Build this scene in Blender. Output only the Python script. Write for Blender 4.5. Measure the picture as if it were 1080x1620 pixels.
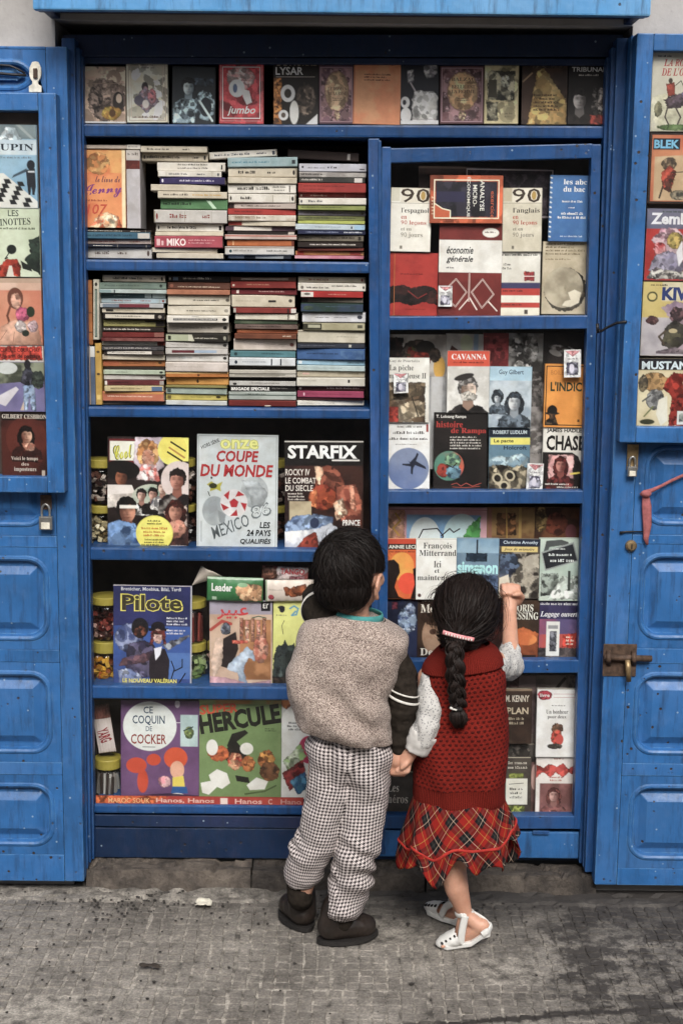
import bpy, bmesh, math, random
import numpy as np
from mathutils import Vector, Matrix, Quaternion, noise
from mathutils.geometry import tessellate_polygon

random.seed(7)
for o in list(bpy.data.objects):
    bpy.data.objects.remove(o)
scene = bpy.context.scene
COL = scene.collection
rad = math.radians

# ------------------------------------------------------------------ camera
CAM_Y, CAM_Z, PITCH, ROLL, LENS = -3.68, 1.655, 9.7, 0.62, 50.0
CAMPOS = Vector((0.0, CAM_Y, CAM_Z))
CAMROT = Matrix.Rotation(rad(90 - PITCH), 3, 'X') @ Matrix.Rotation(rad(ROLL), 3, 'Z')
cd = bpy.data.cameras.new('camera')
cam = bpy.data.objects.new('camera', cd)
COL.objects.link(cam)
cd.sensor_fit = 'VERTICAL'; cd.sensor_height = 36; cd.lens = LENS
cd.clip_start = 0.05; cd.clip_end = 200
cam.matrix_world = Matrix.Translation(CAMPOS) @ CAMROT.to_4x4()
scene.camera = cam

# ------------------------------------------------------------------ light
SUN_EL = 44.0
world = bpy.data.worlds.new('World'); scene.world = world; world.use_nodes = True
wn = world.node_tree.nodes; wl = world.node_tree.links
bg = wn['Background']; sky = wn.new('ShaderNodeTexSky'); sky.sky_type = 'NISHITA'
sky.sun_disc = False; sky.sun_elevation = rad(SUN_EL); sky.sun_rotation = rad(180); sky.air_density = 1.0; sky.dust_density = 4.0
hs = wn.new('ShaderNodeHueSaturation'); hs.inputs['Saturation'].default_value = 0.25
wl.new(sky.outputs[0], hs.inputs['Color']); wl.new(hs.outputs[0], bg.inputs[0])
bg.inputs[1].default_value = 0.105
sd = bpy.data.lights.new('sun', 'SUN'); sd.energy = 1.75; sd.angle = rad(24); sd.color = (1.0, 0.96, 0.90)
sun = bpy.data.objects.new('sun', sd); COL.objects.link(sun)
sun.rotation_euler = Vector((0.12, -math.cos(rad(SUN_EL)), math.sin(rad(SUN_EL)))).to_track_quat('Z', 'Y').to_euler()
sun.location = (0, -3, 6)
scene.view_settings.view_transform = 'Standard'; scene.view_settings.look = 'None'
scene.view_settings.gamma = 1.0; scene.view_settings.exposure = 0.72
scene.view_settings.use_curve_mapping = False
scene.cycles.max_bounces = 8

# ------------------------------------------------------------------ measuring
def P(u, v, y):
    """the point of the plane at depth y that the photograph shows at pixel (u, v)"""
    d = CAMROT @ Vector(((u - 540) / 2250, -(v - 810) / 2250, -1))
    return CAMPOS + d * ((y - CAM_Y) / d.y)
def PG(u, v, z=0.0):
    d = CAMROT @ Vector(((u - 540) / 2250, -(v - 810) / 2250, -1))
    return CAMPOS + d * ((z - CAM_Z) / d.z)
def pm(v, y):
    return (P(541, v, y) - P(540, v, y)).length
def rect(x0, y0, x1, y1, y):
    xm, ym = (x0 + x1) / 2, (y0 + y1) / 2
    l, r, t, b = P(x0, ym, y), P(x1, ym, y), P(xm, y0, y), P(xm, y1, y)
    return (l.x + r.x) / 2, r.x - l.x, b.z, t.z

# ------------------------------------------------------------------ colours
def lin(hexs, g=1.0):
    out = []
    for i in (0, 2, 4):
        c = int(hexs[i:i + 2], 16) / 255
        c = c / 12.92 if c <= 0.04045 else ((c + 0.055) / 1.055) ** 2.4
        out.append(min(c * g, 0.82))
    return (*out, 1.0)

# ------------------------------------------------------------------ materials
MATS = {}
def new_mat(name):
    m = bpy.data.materials.new(name); m.use_nodes = True
    MATS[name] = m
    nt = m.node_tree
    return m, nt.nodes, nt.links, nt.nodes['Principled BSDF']
def N(ns, t, **kw):
    n = ns.new(t)
    for k, v in kw.items():
        if k in n.inputs.keys() if hasattr(n.inputs, 'keys') else False:
            n.inputs[k].default_value = v
        else:
            setattr(n, k, v)
    return n
def coords(ns, ls, kind='Object', rnd=True, scale=None):
    tc = ns.new('ShaderNodeTexCoord')
    out = tc.outputs[kind]
    if rnd:
        oi = ns.new('ShaderNodeObjectInfo'); mu = ns.new('ShaderNodeMath'); mu.operation = 'MULTIPLY'; mu.inputs[1].default_value = 53.0
        ls.new(oi.outputs['Random'], mu.inputs[0])
        va = ns.new('ShaderNodeVectorMath'); va.operation = 'ADD'
        ls.new(out, va.inputs[0]); ls.new(mu.outputs[0], va.inputs[1]); out = va.outputs[0]
    if scale:
        vm = ns.new('ShaderNodeVectorMath'); vm.operation = 'MULTIPLY'; vm.inputs[1].default_value = scale
        ls.new(out, vm.inputs[0]); out = vm.outputs[0]
    return out
def noise_n(ns, ls, co, scale, detail=4, rough=0.55):
    n = ns.new('ShaderNodeTexNoise'); n.inputs['Scale'].default_value = scale
    n.inputs['Detail'].default_value = detail; n.inputs['Roughness'].default_value = rough
    if co is not None: ls.new(co, n.inputs['Vector'])
    return n.outputs[0]
def ramp(ns, ls, fac, stops, interp='LINEAR'):
    r = ns.new('ShaderNodeValToRGB'); r.color_ramp.interpolation = interp
    e = r.color_ramp.elements
    while len(e) < len(stops): e.new(0.5)
    for i, (p, c) in enumerate(stops):
        e[i].position = p; e[i].color = c if len(c) == 4 else (*c, 1)
    ls.new(fac, r.inputs[0])
    return r.outputs[0]
def mix(ns, ls, fac, a, b, mode='MIX'):
    m = ns.new('ShaderNodeMix'); m.data_type = 'RGBA'; m.blend_type = mode
    for sock, v in ((m.inputs[0], fac), (m.inputs[6], a), (m.inputs[7], b)):
        if isinstance(v, (int, float)): sock.default_value = v
        elif isinstance(v, tuple): sock.default_value = v if len(v) == 4 else (*v, 1)
        else: ls.new(v, sock)
    return m.outputs[2]
def math_n(ns, ls, op, a, b=None, c=None):
    m = ns.new('ShaderNodeMath'); m.operation = op
    for s, v in zip(m.inputs, (a, b, c)):
        if v is None: continue
        if isinstance(v, (int, float)): s.default_value = v
        else: ls.new(v, s)
    return m.outputs[0]
def bump(ns, ls, h, bs, strength=0.4, dist=0.002):
    b = ns.new('ShaderNodeBump'); b.inputs['Strength'].default_value = strength; b.inputs['Distance'].default_value = dist
    ls.new(h, b.inputs['Height']); ls.new(b.outputs[0], bs.inputs['Normal'])
BW = ((0, 0, 0, 1), (1, 1, 1, 1))

def plain(name, col, rough=0.6, var=0.25, scale=30, metal=0.0, bmp=0.0, spec=0.5):
    m, ns, ls, bs = new_mat(name)
    c = lin(col) if isinstance(col, str) else (*col, 1)
    co = coords(ns, ls)
    f = noise_n(ns, ls, co, scale, 5)
    d = tuple(x * (1 - var) for x in c[:3]); b_ = tuple(min(1, x * (1 + var)) for x in c[:3])
    ls.new(ramp(ns, ls, f, ((0.3, d), (0.7, b_))), bs.inputs['Base Color'])
    bs.inputs['Roughness'].default_value = rough; bs.inputs['Metallic'].default_value = metal
    bs.inputs['Specular IOR Level'].default_value = spec
    if bmp: bump(ns, ls, noise_n(ns, ls, co, scale * 4, 4), bs, bmp, 0.001)
    return m

def blue_paint(name, base, chips=1.0, rough=0.38):
    m, ns, ls, bs = new_mat(name)
    co = coords(ns, ls)
    b = Vector(base)
    n1 = noise_n(ns, ls, co, 3.2, 5, 0.6); n2 = noise_n(ns, ls, co, 38, 6, 0.65); n3 = noise_n(ns, ls, co, 150, 3)
    c = ramp(ns, ls, n1, ((0.28, tuple(b * 0.62)), (0.5, tuple(b)), (0.74, (b.x * 1.6 + 0.014, b.y * 1.28, b.z * 1.14))))
    c = mix(ns, ls, math_n(ns, ls, 'MULTIPLY', ramp(ns, ls, n2, ((0.52, BW[0]), (0.72, BW[1]))), 0.35), c, (b.x * 1.9 + 0.02, b.y * 1.35, b.z * 1.15))
    # rubbed and grimy streaks that run with the grain
    cs = coords(ns, ls, scale=(14, 14, 1.6)); n4 = noise_n(ns, ls, cs, 4, 6, 0.7)
    c = mix(ns, ls, math_n(ns, ls, 'MULTIPLY', ramp(ns, ls, n4, ((0.50, BW[0]), (0.74, BW[1]))), 0.72), c, (0.016, 0.024, 0.05))
    gr = ramp(ns, ls, noise_n(ns, ls, co, 1.9, 6, .72), ((0.40, BW[0]), (0.66, BW[1])))
    c = mix(ns, ls, math_n(ns, ls, 'MULTIPLY', gr, 0.34), c, (b.x * .55 + .008, b.y * .42 + .004, b.z * .34))
    # chips: dark wood and pale undercoat specks
    v = ns.new('ShaderNodeTexVoronoi'); v.inputs['Scale'].default_value = 34; ls.new(co, v.inputs['Vector'])
    dist = math_n(ns, ls, 'ADD', v.outputs['Distance'], math_n(ns, ls, 'MULTIPLY', n3, 0.12))
    sel = ramp(ns, ls, math_n(ns, ls, 'ADD', noise_n(ns, ls, co, 7, 3), math_n(ns, ls, 'MULTIPLY', n2, 0.3)), ((0.66, BW[0]), (0.74, BW[1])))
    chip = math_n(ns, ls, 'MULTIPLY', ramp(ns, ls, dist, ((0.17, BW[1]), (0.20, BW[0]))), sel)
    c = mix(ns, ls, math_n(ns, ls, 'MULTIPLY', chip, chips), c, (0.035, 0.026, 0.022))
    v2 = ns.new('ShaderNodeTexVoronoi'); v2.inputs['Scale'].default_value = 47; ls.new(co, v2.inputs['Vector'])
    sep = ns.new('ShaderNodeSeparateColor'); ls.new(v2.outputs['Color'], sep.inputs[0])
    pale = math_n(ns, ls, 'MULTIPLY', ramp(ns, ls, v2.outputs['Distance'], ((0.10, BW[1]), (0.14, BW[0]))), ramp(ns, ls, sep.outputs[0], ((0.88, BW[0]), (0.89, BW[1]))))
    c = mix(ns, ls, math_n(ns, ls, 'MULTIPLY', pale, 0.55), c, (0.35, 0.45, 0.55))
    # rubbed edges: paint worn thin to pale undercoat and, in places, to bare wood
    bv = ns.new('ShaderNodeBevel'); bv.samples = 4; bv.inputs['Radius'].default_value = 0.006
    gn = ns.new('ShaderNodeNewGeometry'); dp = ns.new('ShaderNodeVectorMath'); dp.operation = 'DOT_PRODUCT'
    ls.new(bv.outputs[0], dp.inputs[0]); ls.new(gn.outputs['True Normal'], dp.inputs[1])
    edge = ramp(ns, ls, dp.outputs['Value'], ((0.80, BW[1]), (0.985, BW[0])))
    wear = math_n(ns, ls, 'MULTIPLY', edge, ramp(ns, ls, math_n(ns, ls, 'ADD', noise_n(ns, ls, co, 26, 5, .7), math_n(ns, ls, 'MULTIPLY', n1, .4)), ((0.62, BW[0]), (0.80, BW[1]))))
    c = mix(ns, ls, math_n(ns, ls, 'MULTIPLY', wear, 0.75), c, (b.x * 3 + 0.06, b.y * 1.9 + 0.06, b.z * 1.25 + 0.05))
    bare = math_n(ns, ls, 'MULTIPLY', edge, ramp(ns, ls, noise_n(ns, ls, co, 44, 5, .7), ((0.62, BW[0]), (0.68, BW[1]))))
    c = mix(ns, ls, math_n(ns, ls, 'MULTIPLY', bare, 0.85), c, (0.05, 0.034, 0.026))
    ls.new(c, bs.inputs['Base Color'])
    ls.new(ramp(ns, ls, n2, ((0.3, (rough - 0.08,) * 3), (0.7, (rough + 0.14,) * 3))), bs.inputs['Roughness'])
    h = math_n(ns, ls, 'ADD', math_n(ns, ls, 'MULTIPLY', n4, 0.6), math_n(ns, ls, 'MULTIPLY', n2, 0.5))
    h = math_n(ns, ls, 'SUBTRACT', h, math_n(ns, ls, 'MULTIPLY', chip, 0.8))
    bs.inputs['Specular IOR Level'].default_value = .36
    bump(ns, ls, h, bs, 0.65, 0.003)
    return m
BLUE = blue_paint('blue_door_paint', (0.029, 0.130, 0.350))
BLUE_SHADED = blue_paint('shaded_blue_shelf_paint', (0.014, 0.070, 0.215), 1.2)  # door blue with the shade of the recess put into its colour
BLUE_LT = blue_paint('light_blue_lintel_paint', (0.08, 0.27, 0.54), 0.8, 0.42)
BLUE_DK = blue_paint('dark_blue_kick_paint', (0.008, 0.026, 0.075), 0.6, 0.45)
DARK = plain('dark_cabinet_lining', (0.062, 0.042, 0.033), 0.8, 0.4, 12)
BROWNWOOD = plain('bare_brown_wood', (0.16, 0.085, 0.065), 0.7, 0.4, 25, bmp=0.4)

def print_mat():
    m, ns, ls, bs = new_mat('printed_paper')
    a1 = ns.new('ShaderNodeAttribute'); a1.attribute_name = 'ink'
    a2 = ns.new('ShaderNodeAttribute'); a2.attribute_name = 'ink_two'
    a3 = ns.new('ShaderNodeAttribute'); a3.attribute_name = 'grain'
    co = coords(ns, ls)
    n = ns.new('ShaderNodeTexNoise'); n.inputs['Detail'].default_value = 5; n.inputs['Roughness'].default_value = 0.6
    ls.new(co, n.inputs['Vector']); ls.new(a3.outputs['Fac'], n.inputs['Scale'])
    f = ramp(ns, ls, n.outputs[0], ((0.43, BW[0]), (0.57, BW[1])))
    c = mix(ns, ls, f, a1.outputs['Color'], a2.outputs['Color'])
    w = noise_n(ns, ls, co, 26, 5, 0.65)
    c = mix(ns, ls, 1.0, c, ramp(ns, ls, w, ((0.3, (0.80, 0.78, 0.74)), (0.62, (1, 1, 1)))), 'MULTIPLY')
    ls.new(c, bs.inputs['Base Color'])
    bs.inputs['Roughness'].default_value = 0.42; bs.inputs['Specular IOR Level'].default_value = 0.35
    bump(ns, ls, noise_n(ns, ls, co, 16, 2), bs, 0.25, 0.004)
    return m
PRINT = print_mat()

def pages_mat():
    m, ns, ls, bs = new_mat('page_edges')
    co = coords(ns, ls, scale=(1, 1, 1))
    wv = noise_n(ns, ls, coords(ns, ls, scale=(2, 2, 900)), 1.0, 2)
    ls.new(ramp(ns, ls, wv, ((0.3, (0.30, 0.26, 0.20)), (0.7, (0.56, 0.50, 0.41)))), bs.inputs['Base Color'])
    bs.inputs['Roughness'].default_value = 0.85
    return m
PAGES = pages_mat()

def glass_mat(name, tint=(1, 1, 1), refl=1.0):
    m, ns, ls, bs = new_mat(name)
    ns.remove(bs)
    tr = ns.new('ShaderNodeBsdfTransparent'); tr.inputs[0].default_value = (*tint, 1)
    gl = ns.new('ShaderNodeBsdfGlossy'); gl.inputs['Roughness'].default_value = 0.02
    lw = ns.new('ShaderNodeLayerWeight'); lw.inputs[0].default_value = 0.5
    frs = math_n(ns, ls, 'ADD', math_n(ns, ls, 'MULTIPLY', math_n(ns, ls, 'POWER', lw.outputs['Facing'], 5.0), 0.6), 0.022)
    co = coords(ns, ls); nn = noise_n(ns, ls, co, 5, 5)
    mx = ns.new('ShaderNodeMixShader')
    ls.new(math_n(ns, ls, 'MULTIPLY', frs, math_n(ns, ls, 'ADD', math_n(ns, ls, 'MULTIPLY', nn, 0.3), 0.7 * refl)), mx.inputs[0])
    ls.new(tr.outputs[0], mx.inputs[1]); ls.new(gl.outputs[0], mx.inputs[2])
    ls.new(mx.outputs[0], ns['Material Output'].inputs[0])
    return m
GLASS = glass_mat('window_glass', (0.99, 0.995, 0.993))
JARGLASS = glass_mat('jar_glass', (0.98, 0.985, 0.98))

# ------------------------------------------------------------------ objects
WLOC = {}
def reg(o, loc): WLOC[o.name] = Vector(loc)
def tag(o, label=None, cat=None, group=None, kind=None):
    if label: o['label'] = label
    if cat: o['category'] = cat
    if group: o['group'] = group
    if kind: o['kind'] = kind
    return o
def thing(name, label, cat, loc, group=None):
    o = bpy.data.objects.new(name, None); COL.objects.link(o); o.empty_display_size = 0.05
    o.location = loc; reg(o, loc)
    return tag(o, label, cat, group)
def link_mesh(name, me, parent=None, origin=None):
    """vertices are in world space: move the origin to `origin` (default the centre) and parent"""
    n = len(me.vertices)
    co = np.empty(n * 3, np.float32); me.vertices.foreach_get('co', co); co = co.reshape(-1, 3)
    c = (co.min(0) + co.max(0)) / 2 if origin is None else np.array(origin, np.float32)
    me.vertices.foreach_set('co', (co - c).ravel()); me.update()
    o = bpy.data.objects.new(name, me); COL.objects.link(o)
    c = Vector(c.tolist())
    reg(o, c)
    if parent is not None:
        o.parent = parent; o.location = c - WLOC[parent.name]
    else:
        o.location = c
    return o
def from_bm(name, bm, mats, parent=None, origin=None, smooth=False):
    me = bpy.data.meshes.new(name); bm.to_mesh(me); bm.free()
    for m in (mats if isinstance(mats, (list, tuple)) else [mats]): me.materials.append(m)
    if smooth: me.polygons.foreach_set('use_smooth', [True] * len(me.polygons))
    return link_mesh(name, me, parent, origin)
def from_py(name, vs, fs, mats, parent=None, origin=None, smooth=False, uv=None):
    me = bpy.data.meshes.new(name); me.from_pydata([tuple(v) for v in vs], [], fs); me.update()
    for m in (mats if isinstance(mats, (list, tuple)) else [mats]): me.materials.append(m)
    if smooth: me.polygons.foreach_set('use_smooth', [True] * len(me.polygons))
    if uv is not None:
        l = me.uv_layers.new(name='UVMap')
        l.data.foreach_set('uv', [c for f in uv for p in f for c in p])
    return link_mesh(name, me, parent, origin)
def bm_box(bm, x0, x1, y0, y1, z0, z1, bev=0.0, seg=2):
    b2 = bmesh.new()
    bmesh.ops.create_cube(b2, size=1)
    for v in b2.verts:
        v.co = Vector((x0 + (v.co.x + .5) * (x1 - x0), y0 + (v.co.y + .5) * (y1 - y0), z0 + (v.co.z + .5) * (z1 - z0)))
    if bev:
        bmesh.ops.bevel(b2, geom=list(b2.edges), offset=bev, segments=seg, affect='EDGES', profile=0.6)
    merge(bm, b2)
def merge(bm, b2):
    me = bpy.data.meshes.new('tmp'); b2.to_mesh(me); b2.free()
    bm.from_mesh(me); bpy.data.meshes.remove(me)
def box(name, x0, x1, y0, y1, z0, z1, mat, parent=None, bev=0.003):
    bm = bmesh.new(); bm_box(bm, x0, x1, y0, y1, z0, z1, bev)
    return from_bm(name, bm, mat, parent)
def bar(name, A, B, w, y0, y1, mat, parent=None, bev=0.003):
    """a squared timber whose centre line runs from A to B in the plane of the shop front"""
    A, B = Vector((A[0], 0, A[2])), Vector((B[0], 0, B[2]))
    d = (B - A); L = d.length; d.normalize()
    p = Vector((-d.z, 0, d.x))
    bm = bmesh.new(); bm_box(bm, 0, L, y0, y1, -w / 2, w / 2, bev)
    for v in bm.verts: v.co = A + d * v.co.x + p * v.co.z + Vector((0, v.co.y, 0))
    return from_bm(name, bm, mat, parent)
def barpx(name, u0, v0, u1, v1, wpx, yf, depth, mat, parent=None, bev=0.003):
    A, B = P(u0, v0, yf), P(u1, v1, yf)
    return bar(name, A, B, wpx * pm((v0 + v1) / 2, yf), yf, yf + depth, mat, parent, bev)
def bm_tube(bm, pts, radii, seg=8, cap=True, flat=None):
    pts = [Vector(p) for p in pts]
    if not isinstance(radii, (list, tuple)): radii = [radii] * len(pts)
    rings = []; prev = None
    for i, p in enumerate(pts):
        t = (pts[min(i + 1, len(pts) - 1)] - pts[max(i - 1, 0)]).normalized()
        if prev is None:
            a = Vector((0, 0, 1)) if abs(t.z) < 0.9 else Vector((1, 0, 0))
            n = (a - t * a.dot(t)).normalized()
        else:
            n = (prev - t * prev.dot(t)).normalized()
        prev = n; b = t.cross(n)
        if flat: n2, b2 = n * flat[0], b * flat[1]
        else: n2, b2 = n, b
        rings.append([bm.verts.new(p + (n2 * math.cos(2 * math.pi * k / seg) + b2 * math.sin(2 * math.pi * k / seg)) * radii[i]) for k in range(seg)])
    for a, b in zip(rings, rings[1:]):
        for k in range(seg):
            bm.faces.new((a[k], a[(k + 1) % seg], b[(k + 1) % seg], b[k]))
    if cap:
        bm.faces.new(rings[0][::-1]); bm.faces.new(rings[-1])
def bm_lathe(bm, c, prof, seg=20, sx=1.0, sy=1.0):
    c = Vector(c); rings = []
    for r, z in prof:
        rings.append([bm.verts.new(c + Vector((r * sx * math.cos(2 * math.pi * k / seg), r * sy * math.sin(2 * math.pi * k / seg), z))) for k in range(seg)])
    for a, b in zip(rings, rings[1:]):
        for k in range(seg):
            bm.faces.new((a[k], a[(k + 1) % seg], b[(k + 1) % seg], b[k]))
    bm.faces.new(rings[0][::-1]); bm.faces.new(rings[-1])
# ------------------------------------------------------------------ print: flat shapes laid on a cover
def R(x0, y0, x1, y1, c): return ('P', [(x0, y0), (x1, y0), (x1, y1), (x0, y1)], c)
def E(cx, cy, rx, ry, c, rot=0): return ('E', cx, cy, rx, ry, c, rot)
def PO(pts, c): return ('P', pts, c)
def L(pts, w, c): return ('L', pts, w, c)
TYPEFACES = {
    's': ("François", "Mitterrand", "Ici", "et", "maintenant", "La pêche", "miraculeuse II", "Guy de Pourtalès", "l'espagnol", "l'anglais", "en", "90 leçons", "et en", "90 jours", "Les", "héros", "Un bonheur", "pour deux", "LE ROMAN", "DE LA ROSE", "BALZAC", "BELLE EST", "LA FEMME"),
    'b': ("90", "histoire", "de Rampa", "CAVANNA", "les abc", "du bac", "DORIS", "LESSING", "Mo", "De", "Voici le temps", "des", "imposteurs", "GILBERT CESBRON", "LUPIN", "LINOTTES"),
    'i': ("Lagage ouverte", "Jeux de mémoire", "LA ROUTE", "DE L'OUEST"),
    'c': ("Cool", "Jenny", "le livre de")}
def styled(s, k):
    """letters of another typeface: s serif, b bold serif, i bold italic serif, c script"""
    up, lo = {'s': (0x1D400, 0x1D41A), 'b': (0x1D400, 0x1D41A), 'i': (0x1D468, 0x1D482), 'c': (0x1D4D0, 0x1D4EA)}[k]
    return ''.join(chr(up + ord(ch) - 65) if 'A' <= ch <= 'Z' else chr(lo + ord(ch) - 97) if 'a' <= ch <= 'z' else ch for ch in s)
def T(s, x0, y0, x1, y1, c, bold=0.0, shear=0.0, rot=0):
    k = next((q for q, names in TYPEFACES.items() if s in names), None)
    if k: bold = {'s': -.004, 'b': .006, 'i': .012, 'c': .014}[k]; shear = 0.0; s = styled(s, k)
    return ('T', s, x0, y0, x1, y1, c, bold, shear, rot)
def G(x0, y0, x1, y1, n, c, centre=False): return ('G', x0, y0, x1, y1, n, c, centre)
def O(x0, y0, x1, y1, w, c): return ('O', x0, y0, x1, y1, w, c)
def B(cx, cy, s, skin, hair, cloth, long=False, turn=0): return ('B', cx, cy, s, skin, hair, cloth, long, turn)

TEXTS = {}
def text_key(sh): return (sh[1], round(sh[7], 3), round(sh[8], 2))
def make_texts(all_shapes):
    keys = {text_key(s) for s in all_shapes if s[0] == 'T'}
    objs = {}
    for k in sorted(keys):
        cu = bpy.data.curves.new('lettering', 'FONT'); cu.body = k[0]; cu.size = 1.0
        cu.offset = k[1] * .62; cu.shear = k[2]; cu.resolution_u = 2; cu.fill_mode = 'FRONT'
        o = bpy.data.objects.new('lettering', cu); COL.objects.link(o); objs[k] = o
    bpy.context.view_layer.update()
    dg = bpy.context.evaluated_depsgraph_get()
    for k, o in objs.items():
        me = bpy.data.meshes.new_from_object(o.evaluated_get(dg))
        vs = np.array([v.co[:2] for v in me.vertices], dtype=float).reshape(-1, 2)
        fs = [tuple(p.vertices) for p in me.polygons]
        if len(vs):
            mn, mx = vs.min(0), vs.max(0)
            vs = (vs - mn) / np.maximum(mx - mn, 1e-6)
        TEXTS[k] = (vs, fs); bpy.data.meshes.remove(me)
    for o in objs.values():
        cu = o.data; bpy.data.objects.remove(o); bpy.data.curves.remove(cu)

def seg_poly(pts, w):
    """quads along a polyline"""
    out = []
    for (a, b) in zip(pts, pts[1:]):
        a, b = np.array(a, float), np.array(b, float)
        d = b - a; l = np.hypot(*d)
        if l < 1e-9: continue
        d /= l; n = np.array((-d[1], d[0])) * w / 2; e = d * w * 0.25
        out.append([a - e + n, a - e - n, b + e - n, b + e + n])
    return out

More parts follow.
